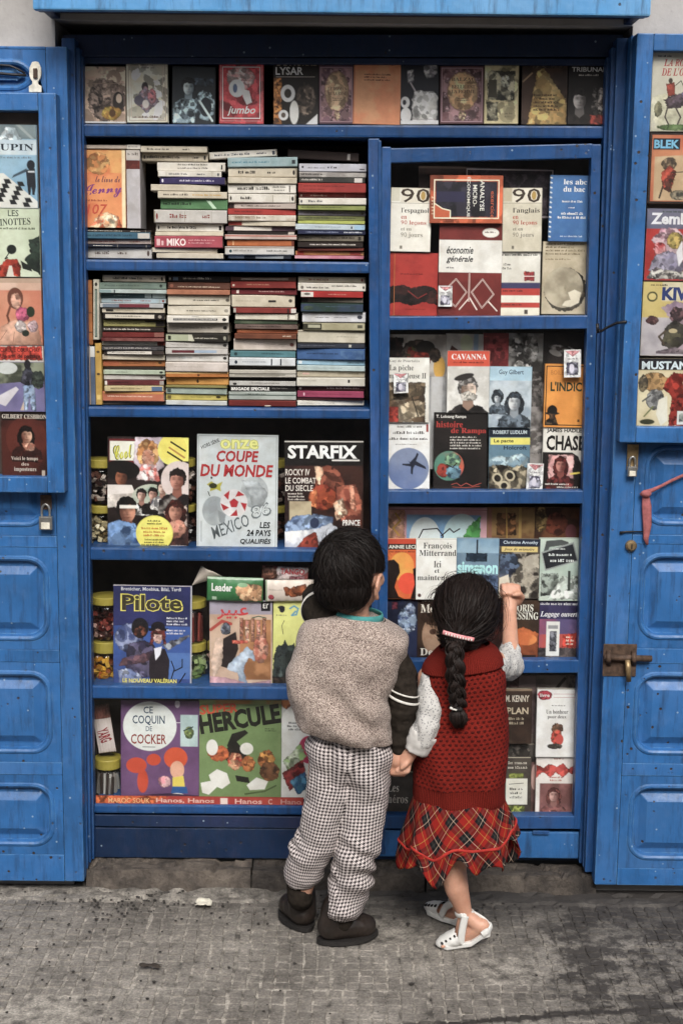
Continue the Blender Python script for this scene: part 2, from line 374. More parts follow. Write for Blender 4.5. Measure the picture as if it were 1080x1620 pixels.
class Sheet:
    """collects faces with two inks and a grain for one printed object"""
    def __init__(s, gain=1.0):
        s.v, s.f, s.c1, s.c2, s.g, s.gain = [], [], [], [], [], gain
    def ink(s, c):
        def fade(h):
            q = lin(h, s.gain); y = .3 * q[0] + .6 * q[1] + .1 * q[2]
            return (*[x + (y - x) * .14 for x in q[:3]], 1.0)
        if isinstance(c, str): a = fade(c); return a, a, 20.0
        a, b = fade(c[0]), fade(c[1]); g = float(c[2]); return a, b, (g if g > 20.6 else 20.0 if g == 20 else g)
    def face(s, vs, idx, c):
        o = len(s.v); s.v += [tuple(v) for v in vs]
        k = s.ink(c)
        for f in idx:
            s.f.append([o + i for i in f]); s.c1.append(k[0]); s.c2.append(k[1]); s.g.append(k[2])
    def box(s, x0, x1, y0, y1, z0, z1, c):
        vs = [(x, y, z) for x in (x0, x1) for y in (y0, y1) for z in (z0, z1)]
        s.face(vs, [(0, 1, 3, 2), (4, 6, 7, 5), (0, 4, 5, 1), (2, 3, 7, 6), (0, 2, 6, 4), (1, 5, 7, 3)], c)
    def profile(s, prof, lo, hi, axis, c):
        """closed 2d profile extruded along an axis: 'x' (profile in y,z) or 'z' (profile in x,y)"""
        n = len(prof)
        def pt(p, t): return (t, p[0], p[1]) if axis == 'x' else (p[0], p[1], t)
        vs = [pt(p, lo) for p in prof] + [pt(p, hi) for p in prof]
        fs = [(i, (i + 1) % n, n + (i + 1) % n, n + i) for i in range(n)]
        h = n // 2
        for off in (0, n):
            for i in range(h - 1):
                q = (off + i, off + i + 1, off + n - 2 - i, off + n - 1 - i)
                fs.append(q)
        s.face(vs, fs, c)
    def paint(s, shapes, W, H, fr, seed=0, eps=0.00011, start=1):
        """fr(a, b, h): metres right of the left edge, metres below the top edge, height above the paper"""
        rnd = random.Random(seed); k = start
        X = lambda x: x / 100 * W
        Y = lambda y: y / 100 * H
        def poly(pts, c):
            nonlocal k
            if len(pts) > 4:
                t = tessellate_polygon([[Vector((p[0], p[1], 0)) for p in pts]])
            else:
                t = [tuple(range(len(pts)))]
            s.face([fr(p[0], p[1], k * eps) for p in pts], t, c)
        def ell(cx, cy, rx, ry, c, rot=0, n=18):
            a0 = math.radians(rot); ca, sa = math.cos(a0), math.sin(a0); pts = []
            for i in range(n):
                a = 2 * math.pi * i / n
                px, py = rx * math.cos(a), ry * math.sin(a)
                pts.append((cx + px * ca - py * sa, cy + px * sa + py * ca))
            s.face([fr(p[0], p[1], k * eps) for p in pts], [tuple(range(len(pts)))], c)
        def rough(pts, split=True):
            out = []; m = len(pts); sz = min(max(p[0] for p in pts) - min(p[0] for p in pts), max(p[1] for p in pts) - min(p[1] for p in pts)) * .07
            for i in range(m):
                a, b = pts[i], pts[(i + 1) % m]
                for j in range(3 if split else 1):
                    f = j / 3 if split else 0
                    out.append((a[0] + (b[0] - a[0]) * f + rnd.uniform(-sz, sz) * (1 if j or not split else .3), a[1] + (b[1] - a[1]) * f + rnd.uniform(-sz, sz) * (1 if j or not split else .3)))
            return out
        for sh in shapes:
            t = sh[0]
            if t == 'P': poly([(X(a), Y(b)) for a, b in sh[1]], sh[2])
            elif t == 'E': ell(X(sh[1]), Y(sh[2]), X(sh[3]), Y(sh[4]), sh[5], sh[6])
            elif t == 'L':
                for q in seg_poly([(X(a), Y(b)) for a, b in sh[1]], X(sh[2])): poly(q, sh[3])
            elif t == 'O':
                x0, y0, x1, y1 = X(sh[1]), Y(sh[2]), X(sh[3]), Y(sh[4]); w = X(sh[5])
                for q in ((x0, y0, x1, y0 + w), (x0, y1 - w, x1, y1), (x0, y0 + w, x0 + w, y1 - w), (x1 - w, y0 + w, x1, y1 - w)):
                    poly([(q[0], q[1]), (q[2], q[1]), (q[2], q[3]), (q[0], q[3])], sh[6])
            elif t == 'T':
                vs, fs = TEXTS[text_key(sh)]
                x0, y0, x1, y1 = X(sh[2]), Y(sh[3]), X(sh[4]), Y(sh[5])
                cx, cy = (x0 + x1) / 2, (y0 + y1) / 2; a = math.radians(sh[9]); ca, sa = math.cos(a), math.sin(a)
                out = []
                for v in vs:
                    px, py = (v[0] - .5) * (x1 - x0), (.5 - v[1]) * (y1 - y0)
                    out.append(fr(cx + px * ca - py * sa, cy + px * sa + py * ca, k * eps))
                s.face(out, fs, sh[6])
            elif t == 'G':
                x0, y0, x1, y1, n, c, cen = X(sh[1]), Y(sh[2]), X(sh[3]), Y(sh[4]), sh[5], sh[6], sh[7]
                p = (y1 - y0) / n; h = p * 0.58
                for i in range(n):
                    full = (x1 - x0) * rnd.uniform(0.72, 1.0) if n > 1 else (x1 - x0)
                    a = x0 + ((x1 - x0) - full) / 2 if cen else x0
                    end = a + full; y = y0 + i * p
                    while a < end - h * 0.3:
                        word = rnd.randint(2, 8)
                        for _ in range(word):
                            w = h * rnd.choice((0.35, 0.5, 0.6)); hh = h * rnd.choice((0.7, 0.75, 1.0))
                            if a + w > end: break
                            st = rnd.random()
                            if st < 0.5: qs = [(a, y + h - hh, a + w, y + h)]
                            elif st < 0.75: qs = [(a, y + h - hh, a + w * 0.4, y + h), (a + w * 0.4, y + h - hh * 0.45, a + w, y + h - hh * 0.1)]
                            else: qs = [(a, y + h - hh, a + w, y + h - hh * 0.65), (a + w * 0.1, y + h - hh * 0.4, a + w * 0.9, y + h)]
                            for q in qs: poly([(q[0], q[1]), (q[2], q[1]), (q[2], q[3]), (q[0], q[3])], c)
                            a += w * 1.28
                        a += h * 0.5
            elif t == 'B':
                _, cx, cy, sz, skin, hair, cloth, long, turn = sh
                cx, cy, r = X(cx), Y(cy), X(sz)
                dk = (skin[0], skin[1]) if isinstance(skin, tuple) else (skin, skin)
                q = lambda pts: [(cx + a * r, cy + b * r) for a, b in pts]
                if long: ell(cx - turn * r * .2, cy + .35 * r, 1.5 * r, 1.85 * r, hair); k += 1
                poly(q([(-2.3, 3.6), (-2.1, 2.3), (-.8, 1.65), (.8, 1.65), (2.1, 2.3), (2.3, 3.6)]), cloth); k += 1
                poly(q([(-.5, .8), (.5, .8), (.6, 1.9), (0, 2.2), (-.6, 1.9)]), (dk[1], dk[0], 90)); k += 1
                ell(cx - turn * r * .12, cy - .25 * r, 1.12 * r, 1.3 * r, hair); k += 1
                ell(cx + turn * r * .12, cy + .08 * r, .86 * r, 1.15 * r, (dk[0], dk[1], 45)); k += 1
                sgn = -1 if turn > 0 else 1
                poly(q([(sgn * .45, -.7), (sgn * .84, -.2), (sgn * .8, .5), (sgn * .4, 1.1), (sgn * .3, .4)]), (dk[1], dk[0], 70)); k += 1
                poly(q([(-.9, -.35), (-.75, -1.2), (0, -1.45), (.75, -1.2), (.92, -.35), (.6, -.75), (.1, -.85), (-.5, -.7)]), hair); k += 1
                for ex in (-.36, .36):
                    poly(q([(ex - .2 + turn * .12, -.16), (ex + .2 + turn * .12, -.2), (ex + .18 + turn * .12, 0.02), (ex - .16 + turn * .12, .04)]), '2a1c18')
                poly(q([(-.05 + turn * .2, -.05), (.14 + turn * .25, .35), (-.12 + turn * .1, .4)]), dk[1])
                poly(q([(-.28 + turn * .12, .62), (.28 + turn * .12, .6), (.2 + turn * .12, .74), (-.2 + turn * .12, .76)]), '7a3a34')
            k += 1
        return k
    def build(s, name, parent=None):
        me = bpy.data.meshes.new(name); me.from_pydata(s.v, [], s.f); me.update()
        n = len(me.polygons)
        for nm, data in (('ink', s.c1), ('ink_two', s.c2)):
            a = me.attributes.new(nm, 'FLOAT_COLOR', 'FACE'); a.data.foreach_set('color', np.array(data, np.float32).ravel())
        a = me.attributes.new('grain', 'FLOAT', 'FACE'); a.data.foreach_set('value', np.array(s.g, np.float32))
        me.materials.append(PRINT)
        o = bpy.data.objects.new(name, me); COL.objects.link(o)
        if parent: o.parent = parent
        return o

def pages(o, x0, x1, y0, y1, z0, z1, name='page_block', parent_scale=None):
    vs = [(x, y, z) for x in (x0, x1) for y in (y0, y1) for z in (z0, z1)]
    me = bpy.data.meshes.new(name)
    me.from_pydata(vs, [], [(0, 1, 3, 2), (4, 6, 7, 5), (0, 4, 5, 1), (2, 3, 7, 6), (0, 2, 6, 4), (1, 5, 7, 3)])
    me.materials.append(PAGES)
    p = bpy.data.objects.new(name, me); COL.objects.link(p); p.parent = o
    return p

COVERS = []
def cover(px, y, base, shapes, name, label, cat, group=None, gain=1.2, thick=0.016, lean=4.0, rot=0.0, spine=None, zfix=None):
    COVERS.append(dict(px=px, y=y, base=base, shapes=shapes, name=name, label=label, cat=cat, group=group, gain=gain, thick=thick, lean=lean, rot=rot, spine=spine, zfix=zfix))

def build_cover(d, i):
    cx, W, z0, z1 = rect(*d['px'], d['y'])
    H = (z1 - z0) / math.cos(rad(d['lean'])); Tk = d['thick']
    s = Sheet(d['gain']); e = 0.0006
    hw = W / 2
    sp = d['spine'] or (d['base'] if isinstance(d['base'], str) else d['base'][0])
    if d['thick'] > 0.0045:
        s.profile([(hw, 0), (-hw + .001, 0), (-hw, .001), (-hw, Tk - .001), (-hw + .001, Tk), (hw, Tk),
                   (hw, Tk - e), (-hw + .0014, Tk - e), (-hw + e, Tk - .0014), (-hw + e, .0014), (-hw + .0014, e), (hw, e)], 0, H, 'z', sp)
    else:
        s.profile([(hw, 0), (-hw + .0004, 0), (-hw, .0004), (-hw, Tk - .0004), (-hw + .0004, Tk), (hw, Tk),
                   (hw, Tk - .0003), (-hw + .0007, Tk - .0003), (-hw + .0003, Tk - .0007), (-hw + .0003, .0007), (-hw + .0007, .0003), (hw, .0003)], 0, H, 'z', sp)
    fr = lambda a, b, h: (a - hw, -h, H - b)
    allsh = [R(0, 0, 100, 100, d['base'])] + d['shapes']
    s.paint([q for q in allsh if not is_raster(q)], W, H, fr, seed=i, start=3)
    o = s.build(d['name'])
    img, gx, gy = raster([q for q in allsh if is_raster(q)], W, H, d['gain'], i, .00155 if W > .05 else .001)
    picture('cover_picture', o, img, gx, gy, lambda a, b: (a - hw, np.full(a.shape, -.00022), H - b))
    tag(o, d['label'], d['cat'], d['group'])
    pages(o, -hw + e * 1.5, hw - .0012, e * 1.2, Tk - e * 1.2, .001, H - .001)
    o.rotation_euler = (-rad(d['lean']), rad(d['rot']), 0)
    # px rectangle is measured at the middle height of the front
    o.location = (cx, d['y'] - math.sin(rad(d['lean'])) * H / 2, z0)
    return o

SPINES = []
def build_spine(d, i):
    (x0, x1, y0, y1), y = d['px'], d['y']
    cx, W, z0, z1 = rect(x0, y0, x1, y1, y)
    Tk = (z1 - z0) * 0.985; D = 0.108; hw = W / 2; e = 0.0006
    s = Sheet(d['gain'])
    c = min(.0018, Tk * .2)
    base = d['base']; flat = base if isinstance(base, str) else base[0]
    if d.get('upright'):
        hw = W / 2; H = z1 - z0
        s.profile([(hw, D), (hw, c), (hw - c, 0), (-hw + c, 0), (-hw, c), (-hw, D), (-hw + e, D), (-hw + e, c + e), (-hw + c + e, e), (hw - c - e, e), (hw - e, c + e), (hw - e, D)], 0, H, 'z', flat)
        fr = lambda a, b, h: (a - hw, -h, H - b)
        s.paint([R(8, 0, 92, 100, base)] + d['shapes'], W, H, fr, seed=i)
        o = s.build('book'); pages(o, -hw + e * 1.5, hw - e * 1.5, c + e * 2, D - .002, .001, H - .0015)
        o.location = (cx, y, z0); o.rotation_euler = (0, rad(d['rot']), 0)
    else:
        s.profile([(D, Tk), (c, Tk), (0, Tk - c), (0, c), (c, 0), (D, 0), (D, e), (c + e, e), (e, c + e), (e, Tk - c - e), (c + e, Tk - e), (D, Tk - e)], -hw, hw, 'x', flat)
        fr = lambda a, b, h: (a - hw, -h, Tk - b)
        s.paint([R(0, 9, 100, 91, base)] + d['shapes'], W, Tk, fr, seed=i)
        o = s.build('book'); pages(o, -hw + .0015, hw - .0015, c + e * 2, D - .002, e * 1.3, Tk - e * 1.3)
        o.location = (cx, y + d['dy'], z0); o.rotation_euler = (0, rad(d['rot']), rad(d['rz']))
    tag(o, d['label'], 'book', d['group'])
    return o

ORD = ['topmost', 'second from top', 'third from top', 'fourth from top', 'fifth from top', 'sixth from top', 'seventh from top',
       'eighth from top', 'ninth from top', 'tenth from top', 'eleventh from top', 'twelfth from top', 'thirteenth from top',
       'fourteenth from top', 'fifteenth from top', 'sixteenth from top', 'seventeenth from top', 'eighteenth from top',
       'nineteenth from top', 'twentieth from top', 'fifth from bottom', 'fourth from bottom', 'third from bottom', 'second from bottom', 'lowest', 'lowest']
DKT, WHT = '2c2622', 'd9d4c8'
def auto_spine(rnd, dark):
    c = WHT if dark else rnd.choice((DKT, DKT, '4a3a34', '3a3f4a', '7a2c26'))
    a = rnd.uniform(6, 22); b = rnd.uniform(50, 78)
    out = [G(a, 30, b - rnd.uniform(8, 20), 84, 1, c)]
    if rnd.random() < .7: out.append(G(b, 34, min(94, b + rnd.uniform(10, 16)), 80, 1, c))
    r = rnd.random()
    if r < .45: out.append(E(95, 50, 1.7, 26, c))
    elif r < .7: out.append(R(93, 22, 97, 78, c))
    if rnd.random() < .3: out.append(E(4, 50, 1.3, 24, c))
    for _ in range(rnd.randint(0, 3)):
        x = rnd.uniform(2, 98); out.append(R(x, 9, x + rnd.uniform(.3, .9), 91, 'a59c8c' if dark else '8f8676'))
    if rnd.random() < .5: out.append(R(0, 9, rnd.uniform(.6, 2.2), 91, '8f8574'))
    if rnd.random() < .4: out.append(R(100 - rnd.uniform(.6, 2.4), 9, 100, 91, '7c7262'))
    return out
def stack(rows, y, where, group, gain=1.2):
    n = len(rows)
    for i, r in enumerate(rows):
        x0, x1, y0, y1, base, word = r[:6]
        extra = r[6] if len(r) > 6 else None
        rot = r[7] if len(r) > 7 else 0
        rnd = random.Random(hash((x0, y0)) % 9999)
        flat = base if isinstance(base, str) else base[0]
        dark = sum(lin(flat)[:3]) < 0.42
        o = ORD[i] if i < 20 else None
        if o is None or n - i <= 4: o = {1: 'lowest', 2: 'second from bottom', 3: 'third from bottom', 4: 'fourth from bottom'}.get(n - i, o or 'fifth from bottom')
        sh = list(extra) if extra is not None else []
        if extra is None or (extra and extra[0] == 'auto'):
            sh = sh[1:] + auto_spine(rnd, dark)
        SPINES.append(dict(px=(x0, x1, y0, y1), y=y, base=base, shapes=sh, gain=gain, rot=rot + rnd.uniform(-.35, .35), rz=rnd.uniform(-3.2, 3.2), dy=rnd.uniform(0, 0.026),
                           label=f'{word} paperback, {o}, {where}', group=group))
def upright(x0, x1, y0, y1, base, label, y, shapes=None, gain=1.2, rot=0, group='books standing on the book shelves'):
    rnd = random.Random(x0 * 7 + y0)
    flat = base if isinstance(base, str) else base[0]
    c = WHT if sum(lin(flat)[:3]) < 0.42 else DKT
    sh = shapes if shapes is not None else [R(30, 15, 45, 60, c), E(50, 88, 25, 4, c), R(55, 22, 65, 50, c)]
    SPINES.append(dict(px=(x0, x1, y0, y1), y=y, base=base, shapes=sh, gain=gain, rot=rot, rz=0, dy=0, upright=True, label=label, group=group))
# ------------------------------------------------------------------ cover pictures: shapes turned into soft printed colour on a fine grid
_rt = np.random.RandomState(11).rand(256, 256)
def vnoise(x, y):
    xi, yi = np.floor(x).astype(int), np.floor(y).astype(int); fx, fy = x - xi, y - yi
    fx = fx * fx * (3 - 2 * fx); fy = fy * fy * (3 - 2 * fy)
    g = lambda a, b: _rt[a & 255, b & 255]
    return (g(xi, yi) * (1 - fx) + g(xi + 1, yi) * fx) * (1 - fy) + (g(xi, yi + 1) * (1 - fx) + g(xi + 1, yi + 1) * fx) * fy
def fbm(x, y, s, seed, octv=3):
    o = 0; a = 1; t = 0
    for i in range(octv):
        o = o + a * vnoise(x * s * 2 ** i + seed * 7.31 + i * 31.7, y * s * 2 ** i + seed * 3.17 + i * 17.3); t += a; a *= .55
    return o / t
def sstep(a, b, x):
    t = np.clip((x - a) / (b - a + 1e-12), 0, 1); return t * t * (3 - 2 * t)
def is_raster(sh): return sh[0] in 'PEB' or (sh[0] == 'L' and sh[2] > 2.6)
def raster(shapes, W, H, gain, seed, d):
    nx, ny = max(6, int(round(W / d))), max(6, int(round(H / d)))
    xs, ys = np.meshgrid(np.linspace(0, W, nx + 1), np.linspace(0, H, ny + 1))
    img = np.zeros((ny + 1, nx + 1, 3)); fad = Sheet(gain)
    rs_ = random.Random(seed + 100)
    def col(c): k = fad.ink(c); return np.array(k[0][:3]), np.array(k[1][:3]), k[2]
    def fill(sd, c, bbox, photo, full=False):
        """sd: signed distance in metres, positive inside"""
        nonlocal img
        a, b, g = col(c); sdd = rs_.randint(0, 999)
        if isinstance(c, tuple) and not full:
            amp = min(.0035, .09 * min(bbox[2] - bbox[0], bbox[3] - bbox[1]))
            sd = sd + (fbm(xs, ys, 160, sdd, 3) - .5) * 2 * amp
        m = sstep(-d * .45, d * .45, sd)[..., None]
        if isinstance(c, tuple):
            n = sstep(.36, .62, fbm(xs, ys, g, sdd + 1, 4)); f = n[..., None]
            k = a * (1 - f) + b * f
            if not full or g > 40:
                fine = fbm(xs, ys, max(90, g * 3), sdd + 2, 3)
                k = k * (.55 + .9 * fine)[..., None]
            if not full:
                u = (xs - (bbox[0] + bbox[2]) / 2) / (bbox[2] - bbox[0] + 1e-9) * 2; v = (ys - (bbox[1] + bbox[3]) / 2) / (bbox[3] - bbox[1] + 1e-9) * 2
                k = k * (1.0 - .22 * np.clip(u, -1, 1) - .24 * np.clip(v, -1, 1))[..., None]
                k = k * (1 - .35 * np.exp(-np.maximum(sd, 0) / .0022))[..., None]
        else: k = a
        base = img * (1 - m) + k * m
        bw, bh = bbox[2] - bbox[0], bbox[3] - bbox[1]
        if isinstance(c, tuple) and 22 <= g and bw * bh > .00012 and (not full or g >= 36):
            for _ in range(min(26, 7 + int(bw * bh * 9000))):
                ex, ey = bbox[0] + bw * rs_.random(), bbox[1] + bh * rs_.random(); q = rs_.uniform(.06, .20); an = rs_.uniform(0, 3.14)
                rx, ry = q * bw * rs_.uniform(.4, 1.2), q * bh * rs_.uniform(.4, 1.2)
                sdm = d_ell(ex, ey, max(rx, .0016), max(ry, .0016), math.degrees(an)) + (fbm(xs, ys, 240, rs_.randint(0, 999), 2) - .5) * .005
                mm = sstep(-d * .5, d * .5, sdm)[..., None] * m * .8
                base = base * (1 - mm) + (a if rs_.random() < .5 else b) * rs_.choice((.22, .4, .6, 1.25, 1.6)) * mm
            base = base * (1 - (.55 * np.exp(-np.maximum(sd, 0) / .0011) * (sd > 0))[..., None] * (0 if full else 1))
        img = base
    def d_poly(pts):
        p = np.array(pts, float); inside = np.zeros(xs.shape, bool); dist = np.full(xs.shape, 9.0)
        for i in range(len(p)):
            x1, y1 = p[i]; x2, y2 = p[(i + 1) % len(p)]
            if y1 != y2:
                inside ^= ((y1 > ys) != (y2 > ys)) & (xs < (x2 - x1) * (ys - y1) / (y2 - y1) + x1)
            dx, dy = x2 - x1, y2 - y1; q = dx * dx + dy * dy
            t = np.clip(((xs - x1) * dx + (ys - y1) * dy) / (q + 1e-12), 0, 1)
            dist = np.minimum(dist, np.hypot(xs - x1 - t * dx, ys - y1 - t * dy))
        return np.where(inside, dist, -dist)
    def d_ell(cx, cy, rx, ry, rot=0):
        a = math.radians(rot); dx, dy = xs - cx, ys - cy
        u, v = (dx * math.cos(a) + dy * math.sin(a)) / rx, (-dx * math.sin(a) + dy * math.cos(a)) / ry
        return (1 - np.hypot(u, v)) * min(rx, ry)
    def soft(cx, cy, rx, ry, c, k):
        nonlocal img
        m = (np.exp(-(((xs - cx) / rx) ** 2 + ((ys - cy) / ry) ** 2)) * k)[..., None]; img = img * (1 - m) + np.array(c) * m
    X = lambda x: x / 100 * W
    Y = lambda y: y / 100 * H
    for sh in shapes:
        t = sh[0]
        if t == 'P':
            pts = [(X(a), Y(b)) for a, b in sh[1]]; xs_, ys_ = [p[0] for p in pts], [p[1] for p in pts]; bb = (min(xs_), min(ys_), max(xs_), max(ys_))
            rectish = len(pts) == 4 and len(set(xs_)) == 2
            fill(d_poly(pts), sh[2], bb, 1, full=(rectish and (bb[2] - bb[0]) * (bb[3] - bb[1]) > .55 * W * H) or (rectish and isinstance(sh[2], tuple) and sh[2][2] < 26))
        elif t == 'E':
            cx, cy, rx, ry = X(sh[1]), Y(sh[2]), X(sh[3]), Y(sh[4]); fill(d_ell(cx, cy, rx, ry, sh[6]), sh[5], (cx - rx, cy - ry, cx + rx, cy + ry), 1, full=isinstance(sh[5], tuple) and sh[5][2] < 25)
        elif t == 'L':
            w = X(sh[2]) / 2
            for (a, b) in zip(sh[1], sh[1][1:]):
                x1, y1, x2, y2 = X(a[0]), Y(a[1]), X(b[0]), Y(b[1]); dx, dy = x2 - x1, y2 - y1
                tt = np.clip(((xs - x1) * dx + (ys - y1) * dy) / (dx * dx + dy * dy + 1e-12), 0, 1)
                fill(w - np.hypot(xs - x1 - tt * dx, ys - y1 - tt * dy), sh[3], (min(x1, x2) - w, min(y1, y2) - w, max(x1, x2) + w, max(y1, y2) + w), 1, full=True)
        elif t == 'B':
            _, cx, cy, sz, skin, hair, cloth, long, turn = sh
            cx, cy, r = X(cx), Y(cy), X(sz); side = -1 if turn > 0 else 1
            s0, s1 = (col(skin[0])[0], col(skin[1])[0]) if isinstance(skin, tuple) else (col(skin)[0], col(skin)[0] * .5)
            hh = hair if isinstance(hair, tuple) else (hair, hair, 60)
            if long: fill(d_ell(cx, cy + .45 * r, 1.35 * r, 1.8 * r), (hh[0], hh[1], 60), (cx - 1.4 * r, cy - 1.4 * r, cx + 1.4 * r, cy + 2.3 * r), 1)
            q = [(cx + a * r, cy + b * r) for a, b in ((-2.4, 4.2), (-2.2, 2.5), (-1.5, 1.9), (-.6, 1.6), (.6, 1.6), (1.5, 1.9), (2.2, 2.5), (2.4, 4.2))]
            cl = cloth if isinstance(cloth, tuple) else (cloth, cloth, 40)
            fill(d_poly(q), cl, (cx - 2.4 * r, cy + 1.5 * r, cx + 2.4 * r, cy + 4.2 * r), 1)
            m = sstep(-d * .5, d * .5, d_poly([(cx + a * r, cy + b * r) for a, b in ((-.5, .6), (.5, .6), (.6, 1.8), (0, 2.3), (-.6, 1.8))]))[..., None]
            img = img * (1 - m) + (s1 * .75 + s0 * .1) * m
            fill(d_ell(cx - turn * .15 * r, cy - .28 * r, 1.08 * r, 1.22 * r), (hh[0], hh[1], 110), (cx - 1.1 * r, cy - 1.5 * r, cx + 1.1 * r, cy + r), 1)
            fx = cx + turn * .14 * r; u, v = (xs - fx) / r, (ys - cy) / r
            f = d_ell(fx, cy + .12 * r, .80 * r, 1.08 * r)
            line = -.58 + .18 * np.abs(u + side * .3) + (fbm(xs, ys, 220, seed, 2) - .5) * .35
            m = (sstep(-d * .5, d * .5, f) * sstep(line - .1, line + .1, v))[..., None]
            lit = sstep(-.75, .85, u * side * -1 + .25 * v * -1 + (fbm(xs, ys, 120, seed + 5, 2) - .5) * .5 + .1)[..., None]
            k = s1 * .55 * (1 - lit) + s0 * 1.08 * lit
            img = img * (1 - m) + k * m
            dkc = s1 * .22
            for ex in (-.34, .34):
                soft(fx + (ex + turn * .1) * r, cy - .10 * r, .26 * r, .16 * r, dkc, .75); soft(fx + (ex + turn * .1) * r, cy - .30 * r, .26 * r, .07 * r, dkc * .6, .7)
            soft(fx + (.10 * side + turn * .16) * r, cy + .28 * r, .10 * r, .26 * r, s1 * .5, .6); soft(fx + turn * .16 * r, cy + .42 * r, .20 * r, .06 * r, dkc, .55)
            soft(fx + turn * .12 * r, cy + .70 * r, .30 * r, .07 * r, s1 * np.array((.55, .3, .3)), .8); soft(fx + turn * .12 * r, cy + .86 * r, .22 * r, .06 * r, s1 * .45, .5)
            soft(fx - side * .42 * r, cy + .22 * r, .22 * r, .26 * r, np.minimum(s0 * 1.25, .8), .45)
            soft(fx, cy + 1.15 * r, .5 * r, .16 * r, dkc, .5)
    gr = fbm(xs, ys, 900, seed, 2) * .5 + fbm(xs, ys, 45, seed + 3, 3) * .5
    img = img * (.90 + .2 * gr)[..., None]
    return np.clip(img, .002, .85), xs, ys
def picture(name, parent, img, xs, ys, place):
    ny, nx = xs.shape[0] - 1, xs.shape[1] - 1
    v = np.stack(place(xs.ravel(), ys.ravel()), 1).astype(np.float32)
    idx = np.arange((ny + 1) * (nx + 1)).reshape(ny + 1, nx + 1)
    f = np.stack((idx[:-1, :-1], idx[1:, :-1], idx[1:, 1:], idx[:-1, 1:]), -1).reshape(-1, 4).astype(np.int32)
    me = bpy.data.meshes.new(name); me.vertices.add(len(v)); me.vertices.foreach_set('co', v.ravel())
    me.loops.add(f.size); me.loops.foreach_set('vertex_index', f.ravel()); me.polygons.add(len(f))
    me.polygons.foreach_set('loop_start', np.arange(0, f.size, 4, dtype=np.int32)); me.polygons.foreach_set('loop_total', np.full(len(f), 4, np.int32))
    me.update(calc_edges=True)
    a = me.attributes.new('picture', 'FLOAT_COLOR', 'POINT'); c = np.ones((len(v), 4), np.float32); c[:, :3] = img.reshape(-1, 3); a.data.foreach_set('color', c.ravel())
    me.materials.append(PICT); o = bpy.data.objects.new(name, me); COL.objects.link(o); o.parent = parent
    return o
def pict_mat():
    m, ns, ls, bs = new_mat('printed_picture')
    a1 = ns.new('ShaderNodeAttribute'); a1.attribute_name = 'picture'
    co = coords(ns, ls); w = noise_n(ns, ls, co, 30, 5, .65)
    ls.new(mix(ns, ls, 1.0, a1.outputs['Color'], ramp(ns, ls, w, ((0.3, (0.86, 0.84, 0.81)), (0.62, (1, 1, 1)))), 'MULTIPLY'), bs.inputs['Base Color'])
    bs.inputs['Roughness'].default_value = 0.42; bs.inputs['Specular IOR Level'].default_value = 0.35
    bump(ns, ls, noise_n(ns, ls, co, 16, 2), bs, 0.25, 0.004)
    return m
PICT = pict_mat()
# ------------------------------------------------------------------ the setting
def wall_mat():
    m, ns, ls, bs = new_mat('grey_plaster')
    co = coords(ns, ls, rnd=False)
    n1 = noise_n(ns, ls, co, 4, 6, 0.65); n2 = noise_n(ns, ls, co, 60, 4)
    c = ramp(ns, ls, n1, ((0.3, (0.30, 0.285, 0.27)), (0.55, (0.42, 0.40, 0.385)), (0.75, (0.50, 0.48, 0.46))))
    c = mix(ns, ls, math_n(ns, ls, 'MULTIPLY', ramp(ns, ls, n2, ((0.6, BW[0]), (0.7, BW[1]))), 0.25), c, (0.2, 0.19, 0.18))
    ls.new(c, bs.inputs['Base Color']); bs.inputs['Roughness'].default_value = 0.9
    bump(ns, ls, math_n(ns, ls, 'ADD', n1, math_n(ns, ls, 'MULTIPLY', n2, 0.3)), bs, 0.6, 0.006)
    return m
WALL = wall_mat()
_a, _b = PG(760, 1613), PG(1075, 1590)
CRK = (_a.y - _a.x * (_b.y - _a.y) / (_b.x - _a.x), -(_b.y - _a.y) / (_b.x - _a.x))
